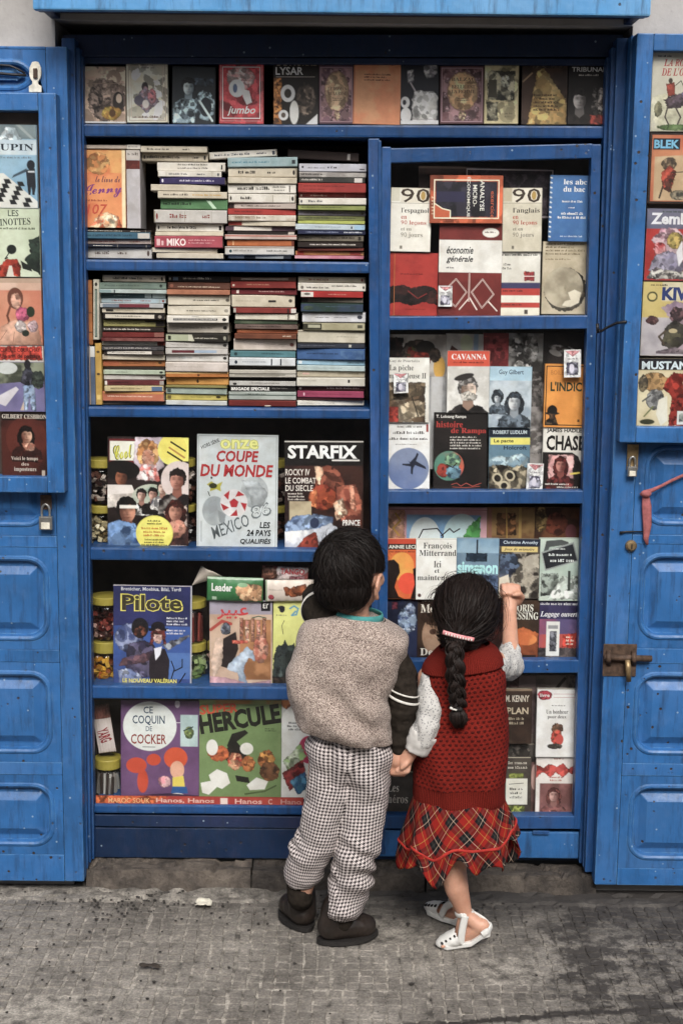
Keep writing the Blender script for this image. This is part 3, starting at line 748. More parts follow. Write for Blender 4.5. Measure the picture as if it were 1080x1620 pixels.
def paving_mat(name, top):
    m, ns, ls, bs = new_mat(name)
    ge = ns.new('ShaderNodeNewGeometry'); co = ge.outputs['Position']
    n1 = noise_n(ns, ls, co, 2.6, 6, 0.6); n2 = noise_n(ns, ls, co, 22, 6, 0.7); n3 = noise_n(ns, ls, co, 170, 3, 0.6)
    if top: c = ramp(ns, ls, n1, ((0.3, (0.12, 0.108, 0.097)), (0.5, (0.225, 0.206, 0.187)), (0.68, (0.34, 0.314, 0.286))))
    else: c = ramp(ns, ls, n2, ((0.33, (0.095, 0.085, 0.076)), (0.48, (0.255, 0.234, 0.21)), (0.68, (0.42, 0.39, 0.352))))
    c = mix(ns, ls, 0.8, c, ramp(ns, ls, n2, ((0.28, (0.45, 0.45, 0.45)), (0.55, (1, 1, 1)), (0.8, (1.25, 1.22, 1.2)))), 'MULTIPLY')
    c = mix(ns, ls, 0.9, c, ramp(ns, ls, n3, ((0.3, (0.55, 0.54, 0.53)), (0.55, (1.05, 1.04, 1.0)), (0.72, (1.5, 1.46, 1.4)))), 'MULTIPLY')
    # a dark oily stain that covers the right of the pavement and a tone that darkens towards the shop front
    sx = ns.new('ShaderNodeSeparateXYZ'); ls.new(co, sx.inputs[0])
    wob = math_n(ns, ls, 'MULTIPLY', math_n(ns, ls, 'SUBTRACT', noise_n(ns, ls, co, 6, 5, .65), 0.5), 0.55)
    st = ramp(ns, ls, math_n(ns, ls, 'ADD', sx.outputs[0], wob), ((0.40, BW[0]), (0.56, BW[1])))
    st = math_n(ns, ls, 'MULTIPLY', st, ramp(ns, ls, math_n(ns, ls, 'ADD', n2, math_n(ns, ls, 'MULTIPLY', math_n(ns, ls, 'SUBTRACT', noise_n(ns, ls, co, 9, 6, .75), .5), 1.3)), ((0.40, (0.12,) * 3), (0.56, (0.95,) * 3))))
    # a crack that runs across the front of the pavement
    cl_ = math_n(ns, ls, 'ADD', sx.outputs[1], math_n(ns, ls, 'MULTIPLY', sx.outputs[0], CRK[1]))
    cl_ = math_n(ns, ls, 'ADD', cl_, math_n(ns, ls, 'MULTIPLY', math_n(ns, ls, 'SUBTRACT', noise_n(ns, ls, co, 12, 4, .7), .5), .07))
    cd_ = math_n(ns, ls, 'ABSOLUTE', math_n(ns, ls, 'SUBTRACT', cl_, CRK[0]))
    ck = math_n(ns, ls, 'MULTIPLY', ramp(ns, ls, cd_, ((0.008, BW[1]), (0.020, BW[0]))), ramp(ns, ls, math_n(ns, ls, 'ADD', sx.outputs[0], wob), ((0.05, BW[0]), (0.22, BW[1]))))
    st = math_n(ns, ls, 'MAXIMUM', st, ck)
    c = mix(ns, ls, math_n(ns, ls, 'MULTIPLY', st, 0.95), c, (0.022, 0.018, 0.016))
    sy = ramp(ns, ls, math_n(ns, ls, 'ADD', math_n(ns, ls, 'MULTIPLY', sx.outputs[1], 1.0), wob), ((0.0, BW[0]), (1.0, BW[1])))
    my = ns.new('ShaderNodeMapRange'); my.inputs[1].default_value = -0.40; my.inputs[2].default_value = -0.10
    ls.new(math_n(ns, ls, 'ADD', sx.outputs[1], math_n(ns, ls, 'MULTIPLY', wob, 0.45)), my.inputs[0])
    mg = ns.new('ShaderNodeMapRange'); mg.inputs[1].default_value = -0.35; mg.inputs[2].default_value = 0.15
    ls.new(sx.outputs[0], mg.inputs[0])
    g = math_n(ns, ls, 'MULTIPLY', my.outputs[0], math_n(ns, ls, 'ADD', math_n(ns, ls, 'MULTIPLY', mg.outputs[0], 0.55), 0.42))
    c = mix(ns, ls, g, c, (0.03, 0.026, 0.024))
    ls.new(c, bs.inputs['Base Color'])
    bs.inputs['Roughness'].default_value = 0.8
    bump(ns, ls, math_n(ns, ls, 'ADD', n2, math_n(ns, ls, 'MULTIPLY', n3, 0.5)), bs, 0.8, 0.004)
    return m
PAVE = paving_mat('worn_paving', True); JOINT = paving_mat('paving_joint_mortar', False)
def stone_mat(name, k):
    m, ns, ls, bs = new_mat(name)
    ge = ns.new('ShaderNodeNewGeometry'); co = ge.outputs['Position']
    n1 = noise_n(ns, ls, co, 7, 6, .7); n2 = noise_n(ns, ls, co, 40, 6, .7)
    c = ramp(ns, ls, n1, ((0.30, (0.045, 0.036, 0.032)), (0.46, (0.14, 0.12, 0.105)), (0.56, (0.24, 0.205, 0.175)), (0.7, (0.33, 0.285, 0.24))))
    c = mix(ns, ls, 1.0, c, ramp(ns, ls, n2, ((0.3, (0.45, 0.43, 0.42)), (0.6, (1, 1, 1)))), 'MULTIPLY')
    c = mix(ns, ls, 1.0, c, (k, k * .96, k * .93), 'MULTIPLY')
    ls.new(c, bs.inputs['Base Color']); bs.inputs['Roughness'].default_value = 0.85
    bump(ns, ls, math_n(ns, ls, 'ADD', n1, n2), bs, 0.9, 0.012)
    return m
STONE = stone_mat('worn_sill_stone', .5); STONE_DK = stone_mat('dark_sill_stone', .36)

# ground: one mortar sheet, with the small imprinted squares of the pavement standing on it
ground = from_py('ground', [(-6, -8, -.0045), (6, -8, -.0045), (6, .6, -.0045), (-6, .6, -.0045)], [(0, 1, 2, 3)], JOINT, origin=(0, -3, -.0045))
tag(ground, kind='structure')
PITCHSQ, SQ = 0.0325, 0.0283
def stud_mesh(seed):
    r = random.Random(seed); h = SQ / 2; j = lambda: r.uniform(-.0021, .0021)
    lo = [(-h + j(), -h + j(), -.0045), (h + j(), -h + j(), -.0045), (h + j(), h + j(), -.0045), (-h + j(), h + j(), -.0045)]
    hi = [(p[0] * .91 + j(), p[1] * .91 + j(), r.uniform(-.0006, .0004)) for p in lo]
    return lo + hi, [(0, 1, 5, 4), (1, 2, 6, 5), (2, 3, 7, 6), (3, 0, 4, 7), (4, 5, 6, 7)]
kinds = [stud_mesh(i) for i in range(8)]
kmesh = []
for i, (v, f) in enumerate(kinds):
    me = bpy.data.meshes.new('paving_square'); me.from_pydata(v, [], f); me.materials.append(PAVE); kmesh.append(me)
rs = random.Random(3)
Y0 = -0.155
cells = []
for iy in range(0, 42):
    for ix in range(-44, 45):
        x, y = ix * PITCHSQ + (0.006 if (iy // 7) % 2 else 0), Y0 - iy * PITCHSQ - 0.004 * (iy // 7)
        x += 0.004 * (ix // 7)
        cells.append((x, y))
def keep(x, y):
    n = noise.noise(Vector((x * 5, y * 5, 3.1)))
    return n < 0.36
cells = [c for c in cells if keep(*c)]
inview = lambda x, y: abs(x) < 0.255 * (y - CAM_Y) * 1.02 and y > -0.80
near = sorted([c for c in cells if inview(*c)], key=lambda c: c[1])[:300]
nearset = set(near)
for c in near:
    k = rs.randrange(8)
    o = bpy.data.objects.new('paving_square', kmesh[k]); COL.objects.link(o); o.parent = ground
    o.location = (c[0] - 0, c[1] + 3, 0.0031 + rs.uniform(-.0020, .0006)); o.rotation_euler = (rs.uniform(-.028, .028), rs.uniform(-.028, .028), rs.choice((0, 1, 2, 3)) * math.pi / 2 + rs.uniform(-.02, .02))
vs, fs = [], []
for c in cells:
    if c in nearset: continue
    v, f = kinds[rs.randrange(8)]; o = len(vs); dz = -.0014 + rs.uniform(-.0020, .0006)
    vs += [(p[0] + c[0], p[1] + c[1], p[2] + dz) for p in v]; fs += [tuple(i + o for i in q) for q in f]
tag(from_py('paving_squares', vs, fs, PAVE, ground), kind='stuff')
# broken strip of stone along the foot of the shop and across the bottom right
def rubble_slab(name, x0, x1, y0, y1, z, mat, parent, seed, nx=40, ny=7, amp=.006):
    vs, fs = [], []
    for j in range(ny + 1):
        for i in range(nx + 1):
            x, y = x0 + (x1 - x0) * i / nx, y0 + (y1 - y0) * j / ny
            e = min(1, min(j, ny - j) / 1.0)
            nz = noise.fractal(Vector((x * 14 + seed, y * 22, seed)), 1.0, 2.0, 4)
            crack = abs(noise.noise(Vector((x * 9 + seed * 3, y * 13, 7))))
            dz = nz * amp - (0.012 if crack < .045 else 0)
            yy = y + noise.noise(Vector((x * 18, j, seed))) * .006
            vs.append((x, yy, (z + dz) if e > 0 else -0.006))
    for j in range(ny):
        for i in range(nx):
            a = j * (nx + 1) + i; fs.append((a, a + 1, a + nx + 2, a + nx + 1))
    return from_py(name, vs, fs, mat, parent)
sill = thing('stone_sill', 'cracked worn stone sill under the blue shop front', 'sill', (0, -.03, 0))
xa = P(150, 1370, -.05).x; xb = P(455, 1370, -.05).x; xc = P(930, 1370, -.05).x
rubble_slab('stone_block', xa - .02, xb - .10, -.075, .04, .050, STONE, sill, 1.3)
rubble_slab('stone_block', xb - .095, .235, -.070, .04, .046, STONE_DK, sill, 5.3)
rubble_slab('stone_block', .24, xc + .02, -.072, .04, .043, STONE_DK, sill, 9.3)
tag(rubble_slab('mortar_strip', -1.1, 1.1, -.150, -.060, .004, JOINT, ground, 2.2, 90, 7, .006), kind='structure')

# facade
wall_front = -0.035
wl_x = P(95, 400, -.035).x; wr_x = P(985, 400, -.035).x; ztop = P(540, 60, 0).z
shop_wall = thing('plaster_wall', 'pale grey plastered wall behind the blue shutters and lintel', 'wall', (0, .2, 0))
box('wall_plaster', -4, wl_x, wall_front, .5, -.02, 4.5, WALL, shop_wall, 0)
box('wall_plaster', wr_x, 4, wall_front, .5, -.02, 4.5, WALL, shop_wall, 0)
box('wall_plaster', wl_x + .0005, wr_x - .0005, wall_front + .001, .5, ztop + .03, 4.5, WALL, shop_wall, 0)

# unseen plain wall added behind the viewer to shape the light
opp = box('added_unseen_wall', -9, 9, -7.4, -7.0, -.004, 4.6, WALL, None, 0); tag(opp, kind='structure')

# lintel
LF = -.235; bz = P(540, 20, LF).z; bx0, bx1 = P(52, 10, LF).x, P(1029, 10, LF).x
lintel = thing('lintel_box', 'light blue painted lintel box jutting out over the shop front', 'lintel', ((bx0 + bx1) / 2, -.15, bz))
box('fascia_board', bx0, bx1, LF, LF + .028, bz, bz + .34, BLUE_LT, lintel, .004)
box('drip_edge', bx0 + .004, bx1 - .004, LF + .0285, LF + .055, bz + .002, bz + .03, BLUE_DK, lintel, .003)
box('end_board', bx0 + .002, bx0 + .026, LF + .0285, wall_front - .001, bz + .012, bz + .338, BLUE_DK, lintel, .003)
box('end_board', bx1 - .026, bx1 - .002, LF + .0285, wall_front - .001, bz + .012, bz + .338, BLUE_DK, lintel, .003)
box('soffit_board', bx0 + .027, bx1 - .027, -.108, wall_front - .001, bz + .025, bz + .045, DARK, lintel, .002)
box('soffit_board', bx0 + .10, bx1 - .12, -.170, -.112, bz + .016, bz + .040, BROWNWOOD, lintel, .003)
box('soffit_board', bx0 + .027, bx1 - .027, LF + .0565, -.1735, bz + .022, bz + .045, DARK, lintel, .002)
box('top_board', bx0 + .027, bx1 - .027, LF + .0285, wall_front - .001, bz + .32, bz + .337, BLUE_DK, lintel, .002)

# ------------------------------------------------------------------ the built-in shop front
cab = thing('shop_front', 'recessed blue painted bookshop front with shelves and a glazed door', 'shop front', (0, 0, 0))
DEP = 0.26
x_l0, x_r0 = P(118, 700, 0).x, P(962, 500, 0).x
box('back_panel', x_l0 - .06, x_r0 + .06, DEP, DEP + .02, .03, ztop + .02, DARK, cab, 0)
box('side_panel', x_l0 - .058, x_l0 - .04, .03, DEP - .001, .03, ztop + .02, DARK, cab, 0)
box('side_panel', x_r0 + .04, x_r0 + .058, .03, DEP - .001, .03, ztop + .02, DARK, cab, 0)
# header
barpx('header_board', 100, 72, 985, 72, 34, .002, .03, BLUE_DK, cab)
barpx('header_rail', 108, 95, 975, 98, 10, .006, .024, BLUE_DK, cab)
# jambs: three stepped mouldings on each side
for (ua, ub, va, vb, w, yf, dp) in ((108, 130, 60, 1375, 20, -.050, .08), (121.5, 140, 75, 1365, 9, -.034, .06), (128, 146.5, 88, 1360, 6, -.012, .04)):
    barpx('jamb_post', ua, va, ub, vb, w, yf, dp, BLUE_SHADED, cab)
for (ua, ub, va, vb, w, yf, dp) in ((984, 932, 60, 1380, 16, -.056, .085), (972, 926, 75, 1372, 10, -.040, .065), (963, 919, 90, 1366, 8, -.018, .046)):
    barpx('jamb_post', ua, va, ub, vb, w, yf, dp, BLUE_SHADED, cab)
# shelves on the left, top to bottom; top shelf runs the full width
SHELF = {}
def shelf(key, u0, v0, u1, v1, v0b, v1b, mat=BLUE_SHADED, yf=0.0):
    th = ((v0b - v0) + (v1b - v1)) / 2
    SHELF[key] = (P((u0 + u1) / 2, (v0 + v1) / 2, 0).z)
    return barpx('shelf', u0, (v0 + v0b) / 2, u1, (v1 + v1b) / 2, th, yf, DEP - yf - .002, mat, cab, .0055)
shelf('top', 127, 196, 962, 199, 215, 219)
shelf('books_a', 131, 410, 586, 415, 428, 432)
shelf('books_b', 134, 643, 586, 647, 660, 663)
shelf('mags_a', 139, 866, 590, 870, 886, 891)
shelf('mags_b', 144, 1084, 600, 1088, 1106, 1109)
shelf('mags_c', 149, 1272, 610, 1277, 1287, 1291)
barpx('centre_post', 591, 219, 598.5, 1352, 17, -.006, DEP, BLUE_SHADED, cab)
barpx('centre_trim', 600.5, 222, 607, 1352, 5, -.012, .05, BLUE_SHADED, cab)
# foot boards
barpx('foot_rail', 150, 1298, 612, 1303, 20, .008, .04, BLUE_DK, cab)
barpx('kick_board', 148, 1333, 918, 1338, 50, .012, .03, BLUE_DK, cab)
bm = bmesh.new(); c = rect(600, 1315, 915, 1357, -.004); bm_box(bm, c[0] - c[1] / 2, c[0] + c[1] / 2, -.004, .0115, c[2], c[3], .004)
drawer = from_bm('drawer_front', bm, BLUE, cab)
c = rect(842, 1314, 868, 1320, -.008); box('drawer_pull', c[0] - c[1] / 2, c[0] + c[1] / 2, -.011, -.0045, c[2], c[3], BLUE_SHADED, drawer, .002)
# glazed door on the right with four lights
DY = -.016
gd = thing('glazed_door', None, None, tuple(P(770, 780, DY)))
gd.parent = cab; gd.location = WLOC['glazed_door'] - WLOC['shop_front']
barpx('stile', 611, 232, 603.5, 1312, 14, DY, .038, BLUE_SHADED, gd)
barpx('stile', 943, 228, 914, 1312, 15, DY, .038, BLUE_SHADED, gd)
for (u0, v0, u1, v1, a, b) in ((618, 236, 936, 226, 256, 251), (616, 501, 931, 499, 522, 520), (612, 776, 925, 776, 797, 797), (611, 1045, 918, 1044, 1066, 1065), (610, 1290, 909, 1291, 1312, 1312)):
    barpx('rail', u0 - 1, (v0 + a) / 2, u1 + 1, (v1 + b) / 2, ((a - v0) + (b - v1)) / 2, DY + .0015, .035, BLUE_SHADED, gd)
def pane(x0, y0, x1, y1, y, parent, name='glass_pane', mat=None):
    c = rect(x0, y0, x1, y1, y)
    return box(name, c[0] - c[1] / 2, c[0] + c[1] / 2, y, y + .003, c[2], c[3], mat or GLASS, parent, 0)
for q in ((613, 250, 940, 507), (611, 517, 934, 782), (607, 792, 928, 1050), (604, 1060, 920, 1296)): pane(*q, .002, gd)
for q in ((134, 655, 588, 872), (139, 880, 594, 1092), (146, 1100, 604, 1280)): pane(*q, .004, cab)
for (u, v) in ((957, 545), (951, 1010)):   # narrow hinge leaves on the door edge
    barpx('hinge', u, v - 22, u - 2, v + 22, 6, DY - .004, .012, plain('dark_iron', (0.03, 0.028, 0.03), .5, .4, 60, .6) if 'dark_iron' not in MATS else MATS['dark_iron'], gd, .002)
IRON = MATS['dark_iron']
# inner ledges of the right-hand door, on which its books stand
for (v, u0, u1) in ((500, 612, 938), (776, 606, 930), (1044, 602, 924), (1290, 600, 915)):
    pa, pb = P(u0, v, .02), P(u1, v, .02)
    box('ledge', pa.x - .01, pb.x + .01, .021, DEP - .003, (pa.z + pb.z) / 2 - .012, (pa.z + pb.z) / 2 - .001, DARK, cab, .001)

# ------------------------------------------------------------------ shutter doors folded back against the wall
def rloop(x0, x1, z0, z1, r, y, n=7):
    pts = []
    r = max(r, .0005)
    for cx, cz, a0 in ((x1 - r, z1 - r, 0), (x0 + r, z1 - r, 90), (x0 + r, z0 + r, 180), (x1 - r, z0 + r, 270)):
        for i in range(n):
            a = rad(a0 + 90 * i / (n - 1)); pts.append((cx + r * math.cos(a), y, cz + r * math.sin(a)))
    return pts
def door_panel(parent, x0, x1, z0, z1, yf, mat):
    """fielded panel: a round-cornered moulding round a sunk margin and a raised square field"""
    m = .022
    loops = [rloop(x0, x1, z0, z1, .001, yf), rloop(x0 + m, x1 - m, z0 + m, z1 - m, .055, yf)]
    def inset(d, y, r): loops.append(rloop(x0 + m + d, x1 - m - d, z0 + m + d, z1 - m - d, r, y))
    inset(.003, yf - .003, .053); inset(.008, yf - .0042, .049); inset(.013, yf - .001, .044); inset(.017, yf + .012, .040)
    inset(.026, yf + .013, .012); inset(.030, yf + .0125, .004); inset(.047, yf + .003, .003); inset(.050, yf + .0015, .002)
    n = len(loops[0]); vs = [p for l in loops for p in l]; fs = []
    for k in range(len(loops) - 1):
        for i in range(n):
            a, b = k * n + i, k * n + (i + 1) % n
            fs.append((a, b, b + n, a + n))
    fs.append(tuple(range((len(loops) - 1) * n, len(loops) * n)))
    fs = [f[::-1] for f in fs]
    return from_py('panel', vs, fs, mat, parent)
FRONT = -.092
def shutter(name, label, edge_u, edge_v, side, width, zlo, zhi, panels, pedge):
    """side: -1 door extends to the left of its edge, +1 to the right"""
    ex = P(edge_u, edge_v, FRONT).x
    xo = ex + side * width
    d = thing(name, label, 'shutter door', ((ex + xo) / 2, FRONT, zlo), 'blue shutter doors folded back')
    lo, hi = min(ex, xo), max(ex, xo)
    pa, pb = ex + side * pedge, xo - side * pedge
    pl, ph = min(pa, pb), max(pa, pb)
    box('stile', lo, pl - .0005, FRONT, -.045, zlo, zhi, BLUE, d, .004)
    box('stile', ph + .0005, hi, FRONT, -.045, zlo, zhi, BLUE, d, .004)
    zs = [zlo] + [z for p in panels for z in p] + [zhi]
    for a, b in zip(zs[::2], zs[1::2]):
        if b - a > .004: box('rail', pl, ph, FRONT + .0006, -.046, a, b, BLUE, d, .002)
    for a, b in panels: door_panel(d, pl, ph, a + .0004, b - .0004, FRONT + .0012, BLUE)
    box('door_back', pl, ph, -.060, -.0465, zlo + .01, zhi - .01, BLUE_DK, d, 0)
    return d
zf = lambda v, u=60: P(u, v, FRONT).z
dl = shutter('shutter_door', 'blue panelled shutter door folded back on the side of the chessboard paperback case', 121, 800, -1, .66, zf(1394), zf(73),
             [(zf(1352), zf(1226)), (zf(1206), zf(1048)), (zf(1028), zf(866)), (zf(848), zf(690)), (zf(670), zf(440)), (zf(420), zf(190)), (zf(160), zf(78))], .052)
zr = lambda v, u=1040: P(u, v, FRONT).z
dr = shutter('shutter_door', 'blue panelled shutter door with a rusty bolt and a pink string', 954.5, 1050, 1, .66, zr(1401), zr(56),
             [(zr(1374), zr(1228)), (zr(1208), zr(1050)), (zr(1026), zr(861)), (zr(846), zr(690)), (zr(670), zr(440)), (zr(420), zr(190)), (zr(160), zr(70))], .060)
# ------------------------------------------------------------------ display cases hung on the shutter doors
CF = -.146
def case(name, label, ua, va, ub, vb, uia, via, uib, vib, side, group):
    root = thing(name, label, 'display case', tuple(P((ua + ub) / 2, (va + vb) / 2, -.12)), group)
    W = .46
    xo0, xo1 = P(ua, va, CF).x, P(ub, vb, CF).x
    zt, zb = P(ua, va, CF).z, P(ub, vb, CF).z
    zti, zbi = P(uia, via, CF).z, P(uib, vib, CF).z
    xe = (xo0 + xo1) / 2; xi = (P(uia, via, CF).x + P(uib, vib, CF).x) / 2
    far = xe + side * W; w = abs(xe - xi)
    X = lambda a, b: (min(a, b), max(a, b))
    box('stile', *X(xe, xi), CF, -.094, zb, zt, BLUE, root, .003)
    box('stile', *X(far, far - side * w), CF, -.094, zb, zt, BLUE, root, .003)
    a, b = X(xi + side * .0005, far - side * (w + .0005))
    box('rail', a, b, CF + .001, -.094, zti, zt, BLUE, root, .003)
    box('rail', a, b, CF + .001, -.094, zb, zbi, BLUE, root, .003)
    box('back_board', a, b, -.098, -.0945, zbi + .0005, zti - .0005, DARK, root, 0)
    box('glass_pane', a, b, CF + .008, CF + .011, zbi + .0005, zti - .0005, GLASS, root, 0)
    return root
cl = case('display_case', 'glazed blue case of paperbacks on the left shutter door', 88, 147, 103, 780, 60, 175, 76, 755, -1, 'display cases on the shutter doors')
cr = case('display_case', 'glazed blue case of western comics on the right shutter door', 1003, 52, 983, 700, 1030, 80, 1008, 675, 1, 'display cases on the shutter doors')

# ------------------------------------------------------------------ covers
YT = .016
g = 'books in the top row'
def top(px, base, shapes, label, spine=None): cover(px, YT, base, shapes, 'book', label, 'book', g, 2.0, .016, 3.0, random.Random(px[0]).uniform(-.8, .8), spine)
top((133, 105, 199, 195), ('b39a86', 'a48b78', 60), [E(55, 60, 45, 37, ('54463f', '8f7a6c', 70)), E(30, 55, 14, 26, ('3c3430', '7a695e', 120)), E(55, 45, 12, 20, ('6b5a50', '9b8676', 90)), E(82, 62, 13, 18, '2b2422'), E(84, 56, 7, 8, 'b39a86'), E(66, 82, 24, 12, ('c09338', '8a6426', 90)), E(68, 82, 8, 7, '4a321a'), L([(8, 30), (92, 30)], 1.5, '7a6657'), R(0, 97, 100, 100, 'd8c6b2')], 'tan paperback with an engraved round group scene on the top shelf')
top((201, 96, 266, 194), ('c6b2a0', 'bba794', 40), [O(5, 3, 95, 97, 1.5, '8a786c'), G(35, 5, 70, 14, 2, '5a4a42', True), O(11, 8, 89, 92, 1, 'a08e80'), E(45, 42, 8, 8, '2c2628'), PO([(45, 40), (80, 66), (48, 84), (16, 66)], ('6a6470', '8d6f74', 110)), E(62, 58, 10, 12, ('a8646a', '7e6a74', 90)), E(30, 64, 12, 8, '4a4652'), E(46, 70, 8, 7, 'b8a6a0'), G(14, 89, 86, 95, 1, '5a4a42')], 'cream paperback with a small bluish figure group in a thin border')
top((272, 105, 340, 196), '1e2226', [B(38, 36, 15, ('9fb0b8', '5b6b74'), '15181c', ('7f96a2', '1f262c', 60)), PO([(2, 100), (8, 66), (30, 56), (60, 60), (52, 100)], ('8ba2ad', '232b32', 70)), E(76, 68, 24, 26, ('8ba2ad', '1b2228', 60)), E(78, 70, 14, 17, '1b2026'), R(52, 20, 96, 34, ('3c4a58', '22282e', 50)), L([(64, 60), (94, 94)], 5, '9db0ba')], 'dark blue paperback with a dim portrait and rolled forms on the top shelf')
top((347, 95, 417, 196), ('a4363c', '96323a', 60), [O(7, 10, 93, 92, 2, 'd8b8b0'), O(3, 4, 97, 96, 1, 'c07a78'), E(48, 28, 32, 18, ('d09a98', 'bd7d7c', 160)), E(40, 44, 18, 14, 'a9b4bc'), PO([(50, 44), (68, 48), (74, 66), (62, 70), (54, 58)], 'b9c0c4'), E(36, 44, 5, 7, '45536e'), T('jumbo', 18, 72, 82, 88, 'f0e4da', .03, .3)], 'crimson paperback with a pink cap and slanted white lettering')
top((433, 92, 504, 197), '17120f', [R(0, 30, 18, 100, ('a86a2c', '4a2c16', 60)), T('DE NURKE', 8, 1, 96, 11, '8d8378', .02), T('LYSAR', 5, 13, 66, 25, 'd8d0c4', .03), L([(6, 28), (92, 28)], 1, 'a09890'), E(72, 62, 22, 24, ('332a24', '6a5c50', 90)), E(32, 53, 16, 13, 'cfc6ba'), E(32, 53, 8, 7, '2b2520'), E(22, 86, 11, 8, 'cfc6ba'), E(22, 86, 5, 4, '4a4038'), E(46, 82, 10, 18, 'bdb4a8'), PO([(72, 100), (98, 84), (98, 100)], 'cfc6ba')], 'black paperback with white rings and bold white title on the top shelf')
def ornate(px, c, oval, words, label):
    sh = [O(3, 3, 97, 97, 2, '8d7078'), R(6, 5, 94, 95, (c, '7d5f62', 75))]
    for a in range(10):
        t = a * math.pi / 5; sh.append(E(50 + 41 * math.cos(t), 50 + 42 * math.sin(t), 6, 5, ('8f7478', '54393f', 160)))
    sh += [E(52, 44, 36, 35, '6a4d48'), E(52, 44, 34, 33, oval)]
    for w, y in words: sh.append(T(w, 26, y, 80, y + 6, '4a352c', .01))
    sh += [E(52, 86, 9, 8, ('b99a78', '6a4d48', 120)), G(36, 55, 70, 62, 2, '5a4638', True)]
    top(px, c, sh, label)
ornate((505, 103, 559, 196), '4d3640', ('a5896b', '9a7d5f', 50), [('LE ROMAN', 37), ('DE LA ROSE', 45)], 'mauve ornamented paperback with a tan oval beside a plain orange one')
top((558, 96, 633, 197), ('bf7852', 'b46c47', 30), [R(0, 0, 3, 100, '9a5a3a'), G(22, 20, 84, 33, 3, '4a2418'), E(80, 4, 4, 3, '7a4028')], 'plain orange paperback with three short lines of dark print')
top((634, 94, 694, 197), '1a1b22', [E(78, 15, 17, 14, ('b8b4b4', '6c6a70', 110)), R(18, 16, 34, 36, ('b9b2b0', '55525a', 60)), L([(26, 36), (40, 50)], 4, '8a8488'), PO([(30, 96), (30, 60), (38, 50), (55, 47), (70, 50), (88, 48), (97, 58), (96, 96)], ('d9c2ba', 'c9afa8', 30)), E(12, 66, 12, 9, 'c9c2c0'), E(14, 86, 14, 12, 'c9c2c0'), E(10, 66, 5, 4, '2a2a30'), R(0, 94, 100, 100, 'c9bcb4'), L([(30, 92), (94, 92)], 1, '5a4a4a')], 'black paperback with a ragged pink cloud shape on the top shelf')
ornate((696, 104, 765, 196), '4d3336', ('b48d66', 'a88259', 50), [('BALZAC', 20), ('BELLE EST', 33), ('LA FEMME', 41)], 'mauve ornamented paperback with a tan oval beside the ragged pink cloud cover')
top((766, 96, 820, 196), ('aba07a', 'a0956f', 40), [G(20, 4, 80, 10, 1, '5a523c', True), R(8, 16, 88, 62, ('8f8a72', '2c2a22', 45)), R(12, 30, 36, 58, '3a362a'), E(62, 32, 14, 10, ('b9b296', '4a4636', 60)), R(8, 66, 40, 95, ('2c2a22', '8f8a72', 60)), G(60, 82, 90, 92, 2, '5a523c')], 'olive cream paperback with two grey photographs on its cover')
top((825, 100, 897, 197), ('2a1d16', '3c2a1f', 30), [PO([(14, 100), (34, 12), (48, 8), (98, 60), (98, 100)], ('b5935a', 'a98649', 40)), R(22, 2, 90, 8, ('4a4038', '2a2018', 80)), G(26, 50, 86, 80, 5, '3a2614'), L([(2, 30), (22, 16)], 3, '8a7050')], 'dark brown paperback with a tan slanted panel of text')
top((898, 103, 960, 197), '16110f', [T('TRIBUNAL', 8, 3, 96, 11, 'bab2a8', .03), G(26, 15, 76, 20, 1, 'a8a098'), B(30, 58, 20, ('a8a29e', '4a4442'), '1a1513', '1a1513'), PO([(58, 100), (64, 36), (72, 34), (78, 100)], ('5a5450', '16110f', 50)), E(86, 60, 11, 24, ('8a827c', '2a2422', 60)), R(58, 84, 98, 100, ('8a3226', '4a1a14', 70))], 'black paperback with a grey shadowed face, last on the top shelf')

# ---- light 1 of the glazed door: school books
YB, YF = .075, .030
g = 'books behind the top light of the glazed door'
def dk(px, base, shapes, label, y=YF, gg=None, thick=.014, gain=1.2, lean=2.5, cat='book', name='book', rot=None):
    cover(px, y, base, shapes, name, label, cat, gg or g, gain, thick, lean, random.Random(px[0] * 3 + px[1]).uniform(-.7, .7) if rot is None else rot)
dk((661, 263, 738, 350), ('2c1c18', '3a2420', 30), [R(0, 0, 100, 4, '4a3830')], 'dark brown book mostly hidden behind the orange framed manual', YB)
dk((736, 266, 876, 345), ('4a3c44', '362a32', 60), [O(0, 2, 98, 98, 1.4, 'a89ca0'), R(8, 12, 92, 90, ('54464e', '3c3038', 120))], 'wide purplish grey book with a thin pale border behind the others', YB)
def ninety(px, base, who, whoc, label):
    dk(px, base, [R(0, 0, 22, 21, 'b4a88f' if base != 'd6d2c8' else 'c4beac'), R(24, 0, 98, 23, 'cfc8b8'), T('90', 24, 1, 96, 23, '3a2c20', .05), E(79, 12, 6, 7, 'a8873c'), L([(0, 24), (100, 24)], 1, '8a8270'), T(who, 26, 31, 94, 41, '3a3530', 0), T('en', 26, 44, 40, 49, 'b04a3a'), T('90 leçons', 26, 51, 88, 59, 'b04a3a'), T('et en', 26, 62, 52, 67, '8a8478'), T('90 jours', 26, 70, 80, 79, '8a8478'), R(24, 91, 30, 96, '6a6458')], label)
ninety((617, 297, 681, 398), 'd6d2c8', "l'espagnol", '', 'white language course book with a big 90 at the far left')
